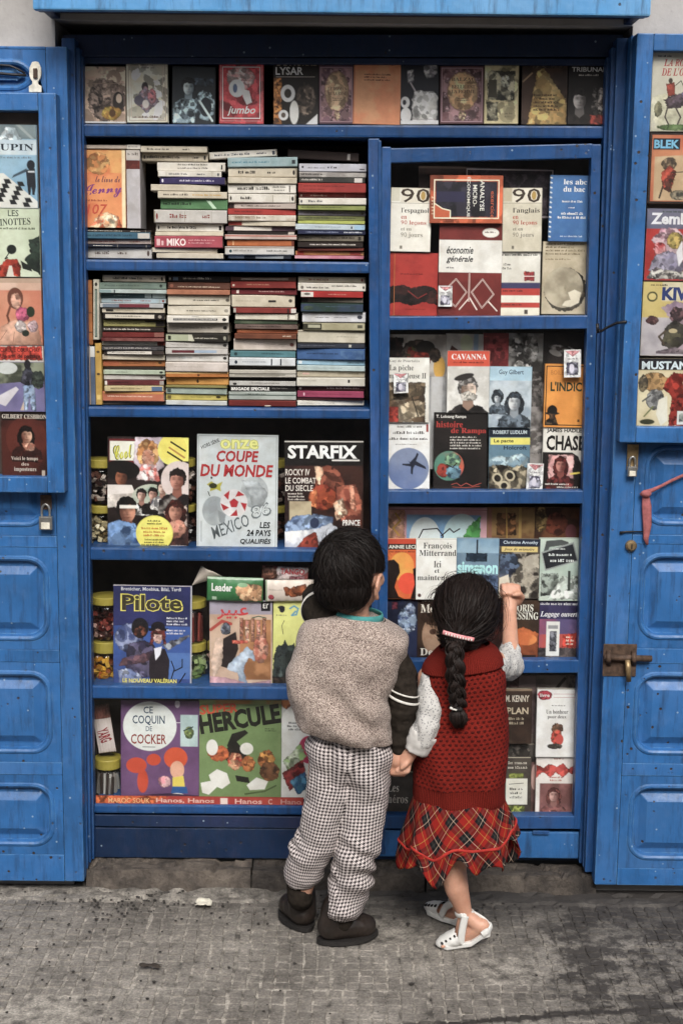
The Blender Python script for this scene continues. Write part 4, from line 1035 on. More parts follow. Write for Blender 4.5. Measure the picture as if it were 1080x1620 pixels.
dk((680, 277, 795, 353), ('b5512a', 'a84a24', 40), [O(5, 9, 95, 91, 1.6, 'e2d2b8'), R(8, 13, 92, 87, ('1a1722', '26222e', 50)), R(9, 34, 48, 56, '262340'), PO([(6.5, 60), (16, 70), (28, 74), (28, 89), (6.5, 89)], 'b5512a'), L([(7, 60), (17, 70), (28, 74), (28, 89)], 1.6, 'e2d2b8'), T('ANALYSE', 51, 38, 92, 47, 'dcd6cc', .02, 0, 90), T('MICRO-', 47, 38, 76, 47, 'dcd6cc', .02, 0, 90), T('ÉCONOMIQUE', 26, 41, 80, 50, 'dcd6cc', .02, 0, 90), T('exercices', 66, 60, 106, 68, 'b5512a', .01, 0, 90), G(2, 45, 6, 85, 6, 'd8b89a')], 'orange framed dark manual lying on its side with a rotated title', YF - .012)
dk((693, 353, 793, 500), ('6e211c', '641c18', 30), [R(0, 0, 100, 4, '541612'), E(81, 10, 13, 5, 'dcd4cc'), G(72, 8.5, 90, 11.5, 1, '6a5a54'), R(0, 18, 100, 53, ('d6d3cd', 'cbc8c2', 25)), T('économie', 12, 25, 54, 33, '1c1a1a', .03, .3), T('générale', 12, 35, 54, 43.5, '1c1a1a', .03, .3), G(12, 47, 25, 50, 1, '4a4646')] +
   [L(p, 2.2, 'd8c8c0') for p in ([(49, 54), (49, 84)], [(6, 76), (28, 60), (45, 74), (28, 90), (6, 76)], [(53, 74), (70, 60), (88, 76), (70, 91), (53, 74)], [(80, 84), (94, 94)], [(34, 93), (50, 80), (62, 93)])] +
   [L(p, .8, '6e211c') for p in ([(49, 54), (49, 84)], [(6, 76), (28, 60), (45, 74), (28, 90), (6, 76)], [(53, 74), (70, 60), (88, 76), (70, 91), (53, 74)])], 'dark red and white economics textbook with a white lattice emblem', YF - .004)
ninety((795, 297, 857, 398), ('c9c1ae', 'bfb7a3', 30), "l'anglais", '', 'cream language course book with a big 90 beside the spiral bound blue one')
dk((787, 398, 854, 500), ('d3cfc6', 'c8c4ba', 25), [G(4, 3, 94, 9, 1, '2c2a28'), G(4, 18, 40, 30, 2, '5a5650'), R(62, 31, 86, 45, ('a83428', '8a2a30', 90)), L([(62, 38), (86, 38)], 2, 'd8c8c0'), R(0, 48, 100, 57, '38365a'), R(0, 57, 100, 68, 'b03428'), R(0, 68, 100, 79, 'dcd2c4'), R(0, 79, 100, 87, 'b03428'), R(0, 87, 100, 100, 'd8d0bc'), R(64, 90, 72, 97, '4a4038'), G(4, 59, 60, 64, 1, '4a1a18'), G(4, 81, 60, 85, 1, '5a1a18')], 'cream textbook with navy and red stripes across its lower half', YF)
dk((868, 277, 934, 382), ('3b6ba2', '34629a', 30), [T('les abc', 32, 6, 88, 14, 'e4e4e2', .05), T('du bac', 32, 17, 84, 25, 'e4e4e2', .05), G(30, 38, 80, 43, 1, 'd8dce0', True), G(45, 48, 62, 51, 1, 'd8dce0', True), G(20, 56, 90, 68, 2, 'd8dce0', True), G(28, 91, 82, 95, 1, 'b8c4d4', True)] + [L([(-6, 3 + i * 7.4), (4, 4.5 + i * 7.4)], 3.4, 'd6d4cc') for i in range(13)], 'blue spiral bound schoolbook with white lettering', YF - .006)
dk((857, 382, 931, 497), ('b8aa90', 'a89a80', 30), [G(6, 2, 92, 20, 4, '6a5a3c'), G(6, 23, 60, 27, 1, '7a6c50'), E(50, 66, 45, 30, ('3a342c', '5a5244', 60)), E(46, 63, 42, 28, ('b2a68e', '8a7f6a', 18)), PO([(56, 70), (70, 66), (84, 70), (80, 84), (62, 90), (44, 88), (50, 82), (62, 80)], 'd2c8b2'), PO([(50, 58), (54, 62), (50, 68), (47, 64)], '8a7f68')], 'tan book with a grey moonlike globe', YF)
dk((614, 400, 692, 500), ('a2271d', '931f18', 30), [L([(12, 0), (12, 100)], .9, 'b8702a'), G(24, 32, 70, 36, 1, '6a1410'), PO([(2, 54), (30, 50), (46, 56), (74, 50), (98, 58), (98, 82), (70, 78), (48, 84), (22, 78), (2, 80)], ('1e100e', '3c1a16', 60)), L([(40, 60), (60, 72), (78, 64)], 2.4, '6a1a16'), G(34, 88, 76, 91, 1, '6a1410')], 'bright red book with a dark torn band across it')

# ---- light 2: novels
g = 'novels behind the second light of the glazed door'
dk((613, 529, 706, 610), ('c9c2bc', '9a928c', 26), [R(2, 6, 26, 60, ('3a2420', '241614', 60)), E(50, 36, 26, 26, ('2e2622', '5a4a42', 50)), E(64, 26, 16, 14, '2a2420'), E(40, 42, 8, 18, ('4c5c30', '8a2a20', 60)), E(56, 48, 18, 14, ('a3301f', '6c2018', 80)), E(88, 64, 10, 22, 'c99a38'), E(80, 40, 10, 14, ('4a3a30', '2a201c', 50))], 'pale book with dark foliage and red flowers behind the front row', YB)
dk((704, 528, 766, 612), ('c4c2be', 'adaaa8', 30), [E(52, 18, 16, 16, 'b7bfa0'), R(70, 0, 82, 40, '7d94ac'), PO([(4, 44), (14, 22), (30, 30), (30, 44)], '4a2c26')], 'pale grey book behind the orange headed novel', YB)
dk((764, 527, 804, 600), ('a3383a', '8c2c30', 90), [R(0, 0, 100, 6, '7a2428')], 'red clothbound book behind the front row of novels', YB)
dk((800, 527, 862, 612), ('8c8a88', '2a2624', 24), [E(20, 26, 20, 18, ('bcb8b6', '3a3634', 60)), E(64, 30, 18, 26, ('3a3634', 'b0acaa', 40)), E(40, 70, 24, 20, ('c0bcb8', '2a2624', 50))], 'black and white mottled book behind the front row of novels', YB)
dk((858, 527, 924, 590), ('1c1614', '2c2422', 30), [E(52, 42, 36, 10, ('a8a2a0', '4a4442', 40), 12), E(30, 50, 16, 7, '8a8482', 20)], 'black book with a pale smoky streak behind the others', YB)
dk((676, 596, 712, 742), ('a9a9ab', '8f8f92', 30), [R(10, 0, 60, 100, 'b4b4b6')], 'plain silver grey book standing behind the front row', .06)
dk((834, 588, 864, 772), ('3c3634', '8a8482', 26), [R(10, 0, 70, 30, ('6a6462', '2a2422', 40)), R(0, 48, 90, 70, ('9a9492', '4a4442', 40))], 'narrow dark collage book between the front novels', .06)
dk((613, 566, 679, 668), ('d9d6d0', 'cfccc5', 25), [T('Guy de Pourtalès', 4, 3, 76, 8, '6a6660', 0), T('La pêche', 4, 11, 62, 22, '3a3634', 0), T('miraculeuse II', 4, 23.5, 92, 32, '3a3634', 0), R(2, 38, 90, 100, ('54412f', '8a7a66', 26)), PO([(2, 52), (40, 44), (90, 38), (90, 56), (46, 64), (2, 66)], ('3a3024', '6a5a44', 40)), R(2, 76, 26, 100, ('a03226', '7a261e', 50)), PO([(28, 74), (60, 66), (90, 68), (90, 90), (40, 96)], ('b6a68c', '7a6a54', 36)), L([(58, 60), (74, 90)], 3, '2c241c')], 'white novel with a brown village picture below its title', YF)
dk((612, 668, 680, 777), ('dcdad8', 'd0cecc', 20), [G(24, 5, 82, 10, 1, '6a6664', True), G(14, 13, 90, 20, 1, '5a5654', True), G(0, 22, 98, 28, 1, '5a5654', True), G(20, 31, 70, 34, 1, '8a8684', True), R(91, 3, 96, 14, '8a2a24'), E(50, 67, 48, 30, ('5d6f9a', '75819e', 8)), PO([(50, 55), (54, 58), (66, 50), (70, 44), (74, 46), (68, 56), (90, 64), (92, 68), (66, 62), (62, 66), (60, 76), (56, 74), (56, 64), (36, 62), (36, 60), (54, 60)], '1c2030'), G(76, 95, 96, 98, 1, '4a4644')], 'white book with a round blue picture of an aeroplane')
dk((707, 555, 774, 653), ('d2d0cc', 'bab7b2', 30), [R(0, 0, 100, 25, 'c4452a'), T('CAVANNA', 10, 5, 92, 14, 'f0ece4', .04), G(14, 17, 88, 22, 1, '6a1a10', True), B(50, 62, 22, ('d8bfae', '8a6a58'), ('8a8684', '3a3634', 60), ('1e1a1a', '3a3432', 40), False, .4), PO([(30, 70), (50, 64), (72, 72), (66, 80), (36, 80)], ('d0cac2', 'a8a29a', 60)), E(40, 42, 24, 5, '2a2624', -14)], 'novel with an orange title band over a white moustached old man', YF - .004)
dk((686, 653, 770, 776), ('181312', '201a18', 20), [T('T. Lobsang Rampa', 4, 3, 60, 8, 'd6d0ca', .02), T('histoire', 4, 11, 54, 19, 'a8302a', .01), T('de Rampa', 32, 19.5, 98, 28, 'a8302a', .01), G(30, 30, 98, 48, 5, 'c4beb8'), E(29, 68, 28, 19, ('b8503a', '4a7a6a', 12)), E(36, 62, 16, 10, ('7aa07a', '3a5a5a', 30)), E(18, 74, 12, 9, ('c8442c', '8a3026', 30)), E(38, 76, 14, 9, ('6a94a8', '3a5468', 30)), L([(24, 66), (36, 70), (44, 64)], 2, '2a1a18'), L([(34, 92), (44, 90), (52, 94), (62, 90), (74, 94), (90, 90)], 1.2, 'a8483c'), L([(36, 95), (60, 96), (88, 94)], 1, 'a8483c')], 'black esoteric paperback with a red title and a multicoloured planet', YF - .008)
dk((773, 580, 840, 676), ('a8c4d2', '98b6c8', 20), [T('Guy Gilbert', 22, 5, 80, 15, '22344e', .02), R(0, 23, 100, 100, ('b4bec6', '8a98a6', 20)), E(20, 50, 14, 13, ('2a3038', '4a545e', 60)), B(20, 52, 9, ('bfc4ca', '7a848e'), '232830', ('39434e', '6a7682', 40)), B(60, 58, 17, ('ccd0d4', '828c96'), ('1e232a', '343c46', 60), ('2a313a', '5c6874', 40), True)], 'pale blue book with two long haired men in leather jackets')
dk((773, 678, 838, 776), ('7896a6', '58788c', 14), [R(0, 0, 100, 14, '16202e'), T('ROBERT LUDLUM', 10, 3, 92, 9, 'b8c4cc', .04), R(4, 15, 100, 26, 'd8cf58'), T('Le pacte', 12, 17, 60, 24, '2a2a20', .04), T('Holcroft', 36, 27.5, 92, 34, '18283e', .04), PO([(0, 50), (20, 44), (44, 46), (74, 40), (100, 46), (100, 60), (0, 60)], ('a8bcc4', '6a8494', 30)), PO([(0, 60), (30, 58), (60, 62), (80, 58), (100, 66), (100, 100), (0, 100)], ('1e1814', 'b0a286', 22)), E(22, 80, 12, 9, 'b4a88c', -30), E(22, 80, 8, 6, '221c18', -30), E(52, 76, 12, 9, 'b4a88c', -30), E(52, 76, 8, 6, '221c18', -30), E(38, 92, 12, 8, 'b4a88c', -30), E(38, 92, 8, 5, '221c18', -30)], 'thriller with a yellow title strip over a sea and dark coins', YF)
dk((860, 576, 927, 676), ('d88b2b', 'cc8024', 25), [O(3, 3, 97, 97, 2.2, '221a12'), T('BOILEAU', 14, 10, 60, 17, 'a86420', 0), T("L'INDIC", 14, 28, 88, 43, '1c3020', .05), E(20, 74, 12, 9, '14100e'), E(20, 78, 17, 2.6, '14100e'), PO([(3.5, 97), (6, 90), (16, 84), (28, 84), (36, 96)], ('1a1614', '4a3a28', 40)), PO([(12, 78), (28, 78), (26, 88), (14, 88)], ('2a201a', '6a4a30', 40)), R(80, 87, 85, 91, '4a2c12')], 'orange crime novel with a hatted silhouette in one corner', YF + .002)
dk((857, 676, 924, 775), ('d2cec6', 'c4c0b8', 25), [T('JAMES HADLEY', 8, 2, 99, 10, '16120f', .05), T('CHASE', 8, 13, 98, 37, '16120f', .05), PO([(0, 40), (70, 40), (84, 46), (94, 60), (94, 100), (0, 100)], '1a1412'), R(14, 44, 74, 84, ('c99a98', 'b4807e', 40)), B(44, 60, 14, ('b87a6e', '7a3a34'), ('5a1e1c', '3a1412', 60), ('6a2a28', '3a1614', 50), True), L([(68, 74), (88, 72)], 4, 'c9b438'), G(8, 89, 66, 94, 1, 'c9c2ba'), G(36, 94, 86, 98, 1, 'c9c2ba')], 'thriller with heavy black lettering over a pink photograph of a woman')
for px, lab in (((623, 590, 646, 622), 'small white price tag on the white village novel'), ((892, 553, 919, 597), 'small pink and white tag hanging over the orange crime novel'), ((832, 733, 858, 776), 'small white tag standing beside the pink photograph thriller'), ((693, 452, 715, 485), 'small white tag on the dark red economics textbook')):
    cover(px, .014, ('dcd8d6', 'c8c4c4', 50), [PO([(4, 4), (50, 26), (96, 4)], ('c88a8e', 'b87478', 60)), G(20, 30, 80, 40, 1, '6a6468', True), R(16, 46, 84, 92, ('3a3848', '9a98a8', 60)), E(46, 68, 14, 16, 'b8b4c0')], 'price_tag', lab, 'tag', 'small paper tags in the glazed door', 1.45, .0006, 0.5, random.Random(px[0]).uniform(-3, 3))

# ---- light 3
g = 'books behind the third light of the glazed door'
dk((610, 803, 772, 900), ('c596a0', 'b6868f', 20), [R(1, 3, 18, 100, ('c99a84', 'b07a60', 30)), L([(9, 10), (14, 22), (7, 34), (13, 46)], 2, 'b08434'), R(20, 12, 92, 100, ('7ea6cc', '6a94be', 14)), E(38, 50, 15, 34, 'ccd6dc'), E(74, 46, 18, 36, 'b8d2e0'), PO([(72, 62), (80, 30), (92, 14), (92, 100), (72, 100)], ('4f9a4c', '3f8440', 30)), O(1, 3, 99, 110, 1, 'a8707c'), L([(32, 50), (36, 36), (50, 34), (56, 46), (52, 60), (38, 62), (32, 50)], 1.2, '2c2a34'), L([(54, 46), (62, 34), (66, 40), (72, 34)], 1.2, '2c2a34'), E(72, 60, 6, 6, 'a83a30')], 'wide pink picture book with blue and green cartoon sky', YB)
dk((770, 803, 846, 890), ('6a4a2c', '8a6a3c', 26), [R(2, 0, 10, 100, '8a5a4a'), L([(40, 0), (42, 60)], 2, 'a8863c'), R(20, 10, 60, 50, ('8a5a30', '4a3018', 40)), R(66, 0, 72, 100, 'a08040')], 'brown gilded book in the dark back row', YB)
dk((844, 803, 918, 890), ('3c2418', '6a4028', 20), [E(46, 30, 26, 20, ('7a3a26', '5a2a1c', 40)), E(14, 22, 12, 24, ('a88a50', '5a4426', 60)), E(78, 44, 12, 14, '6a3a40')], 'dark reddish brown book in the shadowed back row', YB)
dk((612, 853, 660, 947), ('d2691e', 'c9541a', 16), [R(0, 0, 100, 8, 'b83a1c'), R(4, 8, 99, 18, '2a1a18'), T('ANNIE LECLERC', 6, 10, 130, 16, 'ded6cc', .04), G(8, 20, 96, 24, 1, '5a1c10'), E(50, 46, 40, 24, ('e39a34', 'd9822a', 14)), E(70, 74, 32, 18, ('d8401e', 'c8341a', 20)), PO([(0, 36), (24, 34), (40, 42), (44, 56), (34, 66), (26, 80), (40, 96), (60, 100), (0, 100)], '1c100e'), PO([(86, 50), (100, 46), (100, 100), (78, 100), (92, 76)], '1c100e')], 'orange paperback with two black profile silhouettes facing each other', YF - .004)
dk((658, 853, 722, 948), ('dad8d4', 'cfcdc8', 18), [T('François', 18, 6, 88, 18, '1c1a1a', .005), T('Mitterrand', 8, 18, 99, 28, '1c1a1a', .005), T('Ici', 44, 36, 62, 47, '1c1a1a', .005), T('et', 46, 49, 58, 56, '1c1a1a', 0, .3), T('maintenant', 4, 59, 99, 68, '1c1a1a', .005), E(74, 88, 26, 14, ('8a8a88', 'bdbbb6', 70)), L([(52, 90), (70, 76), (90, 70)], 1.5, '6a6a68'), L([(58, 96), (76, 84), (92, 80)], 1.5, '6a6a68'), E(9, 93, 4, 3, '4a2a26')], 'plain white political book with five lines of black serif-like title', YF - .007)
dk((721, 852, 788, 948), ('6a8498', '54708a', 12), [R(0, 0, 100, 24, ('84a0b4', '6a8ca6', 14)), R(46, 2, 50, 34, '1e2834'), R(22, 24, 72, 38, ('1e2c3c', '2c3e50', 60)), T('simenon', 2, 38, 98, 58, '9fd2d6', .06), R(34, 44, 66, 54, '7fb4b8'), G(40, 47, 60, 51, 1, '1e2c34', True), R(0, 60, 100, 100, ('28344a', '54688a', 26))], 'blue grey novel with wide pale cyan lettering over a harbour skyline', YF)
dk((788, 853, 853, 946), ('3a322c', '6a6258', 40), [R(0, 0, 100, 12, '1c2236'), T('Christine Arnothy', 10, 3, 94, 10, 'c0ccda', .02), R(6, 13, 94, 22, 'd0b870'), T('Jeux de mémoire', 12, 15, 86, 20, '4a4030', .01), R(2, 25, 98, 100, ('2a2420', '9a9284', 55)), PO([(2, 25), (40, 25), (52, 44), (30, 64), (2, 70)], ('4a5a72', '23283a', 30)), PO([(2, 66), (24, 60), (30, 80), (2, 96)], 'c8bfae')], 'novel with a cream title strip over a dark glittering crowd', YF)
dk((853, 852, 918, 950), ('b4c2b8', '9fb0a6', 16), [PO([(8, 26), (16, 4), (52, 2), (70, 6), (70, 10), (24, 14), (14, 30)], '4a4e4e'), PO([(4, 22), (82, 6), (94, 36), (14, 52)], '8a9090'), PO([(7, 24), (80, 9), (91, 35), (16, 49)], '22242a'), G(30, 15, 62, 20, 1, 'c8ccca'), G(22, 24, 80, 31, 1, 'c8ccca'), G(26, 33, 86, 41, 1, 'c8ccca'), R(4, 56, 46, 92, ('2c302e', '8a948c', 40)), PO([(20, 98), (56, 60), (74, 62), (98, 84), (98, 98)], ('d0d6d0', 'a8b2aa', 24)), R(70, 52, 76, 84, '2c302e'), R(80, 60, 96, 74, ('4a524e', 'a8b2aa', 40))], 'pale green novel with a slanted black plaque over a street', YF)
dk((612, 949, 660, 1043), ('161a2e', '242c48', 20), [E(66, 34, 30, 22, ('8ea2bc', '2c3a60', 36)), E(76, 16, 16, 10, ('a8b4c4', '54648a', 40)), R(16, 4, 34, 16, ('6a2a3a', '3a1a2c', 40)), G(30, 46, 96, 54, 1, 'b4bccc')], 'midnight blue paperback with swirling pale blue smoke')
dk((660, 949, 722, 1042), ('2a1c16', '3a2a20', 24), [T('Mo', 8, 8, 44, 22, 'd8d0c4', .01), G(10, 2, 60, 5, 1, 'a89c8c'), E(56, 60, 44, 36, ('a4836a', '8a6a54', 20)), E(40, 30, 30, 13, ('5a4030', '2c1e16', 50)), E(40, 54, 9, 5, '4a3226'), E(66, 54, 9, 5, '4a3226'), T('De', 8, 82, 40, 94, 'd8d0c4', .01)], 'brown paperback with a large soft face behind the girl')
dk((722, 949, 801, 1043), ('3c1c18', '241210', 20), [E(50, 50, 34, 36, ('5a2a22', '2c1412', 24)), R(84, 0, 100, 100, ('4a2820', '2a1614', 40))], 'dark maroon paperback almost hidden behind the head of the girl')
dk((801, 949, 852, 1043), ('2e211a', '3e2c20', 24), [T('DORIS', 14, 8, 80, 20, 'ded8ce', .01), T('LESSING', 6, 21, 96, 33, 'ded8ce', .01), PO([(0, 62), (20, 50), (50, 46), (98, 56), (98, 100), (0, 100)], ('c2622a', '8a4420', 12)), E(60, 66, 34, 10, ('e0803a', 'c2622a', 20)), PO([(10, 100), (14, 76), (26, 70), (40, 74), (44, 100)], '1e1412'), R(50, 92, 92, 100, '241814')], 'dark novel with an orange sunset beside the raised arm')
dk((852, 950, 917, 1043), ('3a3458', '2c2748', 20), [G(2, 4, 98, 11, 1, 'c8c8cc'), T('Lagage ouverte', 2, 19, 98, 30, 'd4d4d8', .02, .2), R(0, 32, 100, 66, ('564a74', '8a4a66', 10)), PO([(0, 58), (100, 56), (100, 80), (0, 82)], ('b04a40', '84425a', 14)), R(0, 80, 100, 100, ('3a3436', '544a4a', 30)), R(18, 36, 50, 94, 'd2d2d0'), R(26, 52, 43, 86, ('2a2a34', '7a7a84', 60)), R(22, 42, 46, 48, '8a8c90'), PO([(58, 58), (96, 54), (98, 78), (56, 80)], ('c23a2c', 'a83226', 30)), G(66, 60, 90, 77, 3, 'e0c4b4')], 'novel with a white telephone box against a purple dusk')

# ---- light 4
g = 'books behind the bottom light of the glazed door'
dk((800, 1069, 846, 1160), ('5a4a4a', '8a7474', 20), [R(10, 0, 40, 60, ('4a3434', '7a5c5c', 40))], 'dull pinkish book standing in the dim bottom back row', YB)
dk((838, 1069, 910, 1200), ('8a7e78', '6a5e5a', 16), [L([(20, 40), (74, 4)], 7, '2c2220'), R(78, 0, 100, 100, ('4a4040', '6a5e5a', 30))], 'greyish poster-like cover with a dark slanting bar in the back row', YB)
dk((785, 1090, 841, 1176), ('2e211b', '3a2a22', 24), [R(0, 0, 100, 4, '8a7460'), T('M. KENNY', 26, 12, 92, 24, 'cfc6ba', .03), T('PLAN', 30, 34, 90, 46, 'b8a890', .04), G(26, 52, 80, 68, 2, '9a8c78')], 'dark brown thriller with pale capital letters, right of the red vest')
dk((788, 1178, 846, 1205), ('2a2624', '4a4440', 24), [E(56, 40, 30, 40, ('5a5450', '2a2624', 30))], 'charcoal book lying between two brown paperbacks', .05)
dk((790, 1200, 840, 1288), ('3c3430', '4a423c', 30), [G(22, 6, 92, 22, 2, 'b4aca0', True), R(30, 27, 76, 36, ('8a9440', '6a7430', 40)), R(20, 36, 88, 82, 'd0cec4'), L([(30, 46), (76, 44)], 2, '4a4a44'), G(28, 52, 82, 74, 3, '5a5a54', True), R(24, 84, 80, 96, ('8a9440', '4a5424', 40))], 'brown book with a green and white bottle label')
dk((838, 1190, 850, 1288), ('4a3634', '6a4a48', 30), [E(50, 40, 46, 20, 'b8928a')], 'narrow sliver of a flesh toned book beside the bottle label book', .05)
dk((848, 1091, 910, 1197), ('d9d7d6', 'cfcdcc', 18), [E(20, 9, 18, 7, ('b23a48', 'a83444', 40)), T('livre', 8, 6.5, 32, 11.5, 'e8e0e0', .03), L([(42, 7), (98, 7)], 1, 'b87a80'), L([(42, 12), (98, 12)], 1, 'b87a80'), G(38, 23, 72, 26, 1, '5a5656', True), T('Un bonheur', 24, 30, 80, 36, '3a3636', 0), T('pour deux', 28, 38, 76, 44, '3a3636', 0), E(54, 58, 15, 8, ('4a342a', '7a5a44', 90)), E(52, 70, 14, 12, ('8a5a40', 'b03a30', 90)), E(60, 74, 10, 8, 'b8443a'), E(48, 84, 20, 4, ('3a342e', '6a625a', 90))], 'white book with a red oval mark and a tiny brown figure')
dk((847, 1197, 910, 1289), ('d8d0cc', 'cec6c2', 20), [PO([(0, 14), (18, 20), (36, 12), (50, 18), (66, 12), (82, 20), (100, 14), (100, 36), (82, 26), (66, 36), (50, 28), (36, 36), (18, 26), (0, 36)], ('b5443c', 'a83c36', 40)), G(44, 3, 70, 7, 1, '8a4a44', True), G(30, 34, 70, 44, 2, 'a8645c', True), R(10, 46, 92, 94, ('8a5a58', '6a4442', 20)), B(46, 66, 14, ('c49a90', '8a5a54'), ('4a2624', '6a3a36', 60), ('a4706c', '7a4a48', 40), True)], 'white romance with a red zigzag band over a pink photograph of a young woman')
dk((606, 1222, 652, 1289), ('2a2624', '3a3432', 26), [T('Les', 14, 26, 52, 46, 'cac4bc', 0), T('héros', 14, 52, 84, 72, 'cac4bc', 0)], 'charcoal paperback with pale serif-like title between the two children')
dk((654, 1080, 700, 1180), ('3c2c24', '241a16', 20), [E(50, 40, 30, 30, ('6a5040', '3a2a22', 30))], 'brown paperback hidden behind the white sleeve of the girl')
dk((700, 1085, 782, 1288), ('2c2420', '4a3c34', 16), [R(10, 10, 90, 40, ('5a4a3c', '2c2420', 30))], 'tall dark book hidden behind the red vest')

# ---- left: magazines
g = 'magazines on the lower shelves'
YM = .042
def mag(px, base, shapes, label, y=YM, gg=None, gain=1.08, thick=.0042, lean=3.5, cat='magazine', rot=None):
    cover(px, y, base, shapes, 'magazine' if cat == 'magazine' else 'comic', label, cat, gg or g, gain, thick, lean, random.Random(px[0]).uniform(-.5, .5) if rot is None else rot)
mag((170, 692, 298, 867), ('3a2a28', '231816', 20), [R(0, 26, 100, 100, ('2a1c1a', '1c1210', 20)), R(2, 2, 36, 24, '6a1a20'), R(3, 4, 34, 21, 'e6e0d2'), PO([(34, 0), (68, 0), (70, 26), (52, 36), (36, 34), (32, 20)], ('d0c0c8', 'b8a6b4', 20)), E(50, 15, 14, 13, ('b8763c', 'd8a868', 60)), E(50, 19, 8, 8, ('d8a48c', 'b0745c', 50)), PO([(42, 24), (60, 24), (66, 40), (36, 38)], ('d86a60', 'e8d0d0', 40)), R(68, 0, 100, 21, 'e6dc5c'), E(80, 11, 18, 14, ('ecdf6a', 'e0d250', 20)), L([(78, 4), (96, 12)], 2.2, '4a4420'), L([(76, 9), (95, 18)], 2.2, 'b8863c'), L([(74, 13), (92, 21)], 2.2, '4a4420'), T('Cool', 7, 7, 31, 20, '2a2a10', .09, .2, -8), T('Cool', 8, 7.5, 30, 19.5, 'd2d01e', .04, .2, -8),
     E(16, 30, 24, 9, '120c0a'), B(17, 36, 9, ('9a5a3c', '5a3222'), '120c0a', ('d6ccc4', 'b8aca4', 20)), PO([(-1, 43), (30, 43), (34, 50), (-1, 52)], 'dcd2cc'), E(54, 54, 24, 12, ('8aa090', 'b4b8a8', 20)), B(42, 52, 6, ('d8b0a0', '9a6a5a'), '1a1210', ('e0dcd8', '1c1614', 30)), B(56, 51, 6, ('d0a090', '9a6a5a'), '1a1210', '1c1614'), B(68, 45, 6.5, ('d8b8a8', '9a6a5a'), '2a1c18', ('e0dcd8', '3a3848', 30)), E(88, 38, 22, 17, 'd0c0bc'), B(86, 38, 10, ('c88a78', '8a5040'), '1e1412', ('1c1416', 'd4ccc4', 20), False, -.4),
     B(24, 66, 12, ('c08468', '7a4a3a'), '160e0c', ('3f6294', '6f8fb8', 26), False, .4), R(15, 61, 36, 64, 'e6ded6'), PO([(0, 78), (14, 74), (34, 78), (44, 100), (0, 100)], ('3a5c90', '6a8cba', 30)), PO([(70, 66), (98, 60), (98, 100), (78, 100)], ('d4c4bc', 'a88a80', 16)), B(84, 66, 10, ('c48a74', '8a5446'), ('4a1c16', '2a100e', 60), ('2c1a1a', '54302c', 30), True), E(84, 82, 14, 8, ('c48a74', 'a86a58', 30), -20), E(58, 86, 23, 16, 'd9d04e'), E(58, 86, 22, 15.3, ('e8de62', 'dfd452', 20)), G(48, 74, 68, 79, 2, '5a4a1c', True), G(40, 80.5, 76, 90, 3, 'c2742a', True), G(42, 91, 74, 98, 3, '4a4420', True)], 'crowded youth magazine with yellow discs and many pop star photographs', YM)
mag((311, 688, 439, 867), ('c3c9cb', 'b6bdc0', 12), [O(1.5, 1.2, 98, 98.8, .8, '8f9799'), T('HORS SÉRIE', 4, 6, 28, 10, '2c2e30', .02, 0, -24), T('onze', 28, 4, 76, 13, 'aeb04a', .08), T('onze', 29, 4.5, 75, 12.5, 'd6d67a', .02), T('COUPE', 24, 14, 76, 24, 'a81c22', .05, .15), T('DU MONDE', 4, 26, 94, 37, 'a81c22', .05, .15), E(71, 50, 17, 14, ('8f9599', 'b0b6b8', 16)), PO([(56, 40), (74, 40), (88, 50), (82, 62), (70, 66), (66, 54)], ('9aa0a4', '7a8084', 14)), E(22, 67, 15, 13, ('a8aeb0', '8f969a', 14)), PO([(14, 60), (24, 56), (26, 66), (16, 70)], '8a9094'), PO([(26, 66), (36, 70), (34, 80), (28, 76)], '868c90'), E(46, 60, 17, 12.2, ('d6d2d2', 'c6c2c4', 20))] +
    [PO([(46 + 8 * math.cos(a - .45), 60 + 8 * .72 * math.sin(a - .45)), (46 + 16 * math.cos(a - .3), 60 + 16 * .72 * math.sin(a - .3)), (46 + 16.6 * math.cos(a + .3), 60 + 16.6 * .72 * math.sin(a + .3)), (46 + 12 * math.cos(a + .1), 60 + 12 * .72 * math.sin(a + .1))], 'a81c26') for a in [math.pi / 2 + i * 2 * math.pi / 5 for i in range(5)]] +
    [PO([(46 + 6 * math.cos(-math.pi / 2 + i * 2 * math.pi / 5), 60 + 4.4 * math.sin(-math.pi / 2 + i * 2 * math.pi / 5)) for i in range(5)], 'a81c26'), PO([(12, 44), (18, 41), (24, 44), (32, 41), (29, 46), (30, 50), (24, 48), (16, 50), (17, 46)], 'a09a22'), E(20, 45, 5, 2.4, '2a2a12'), L([(14, 50), (16, 54)], 1, '2a2a12'), E(18, 38, 1.3, 1, '2a2a2a'), E(23, 36, 1.1, .9, '2a2a2a'), T('MEXICO', 17, 75, 66, 86, '5c6468', .01, .2, -22), T('86', 66, 60, 92, 72, '6c7478', .04, .1, -16), T('86', 68, 61.5, 90, 70.5, 'c3c9cb', -.0, .1, -16), T('LES', 78, 76, 91, 81.5, '1f2224', .04, .15), T('24 PAYS', 62, 83, 92, 88.5, '1f2224', .04, .15), T('QUALIFIÉS', 54, 90, 92, 96, '1f2224', .04, .15), R(5, 76, 6.5, 94, 'a0a6a8')], 'pale grey football magazine with red capitals and a red and white ball')
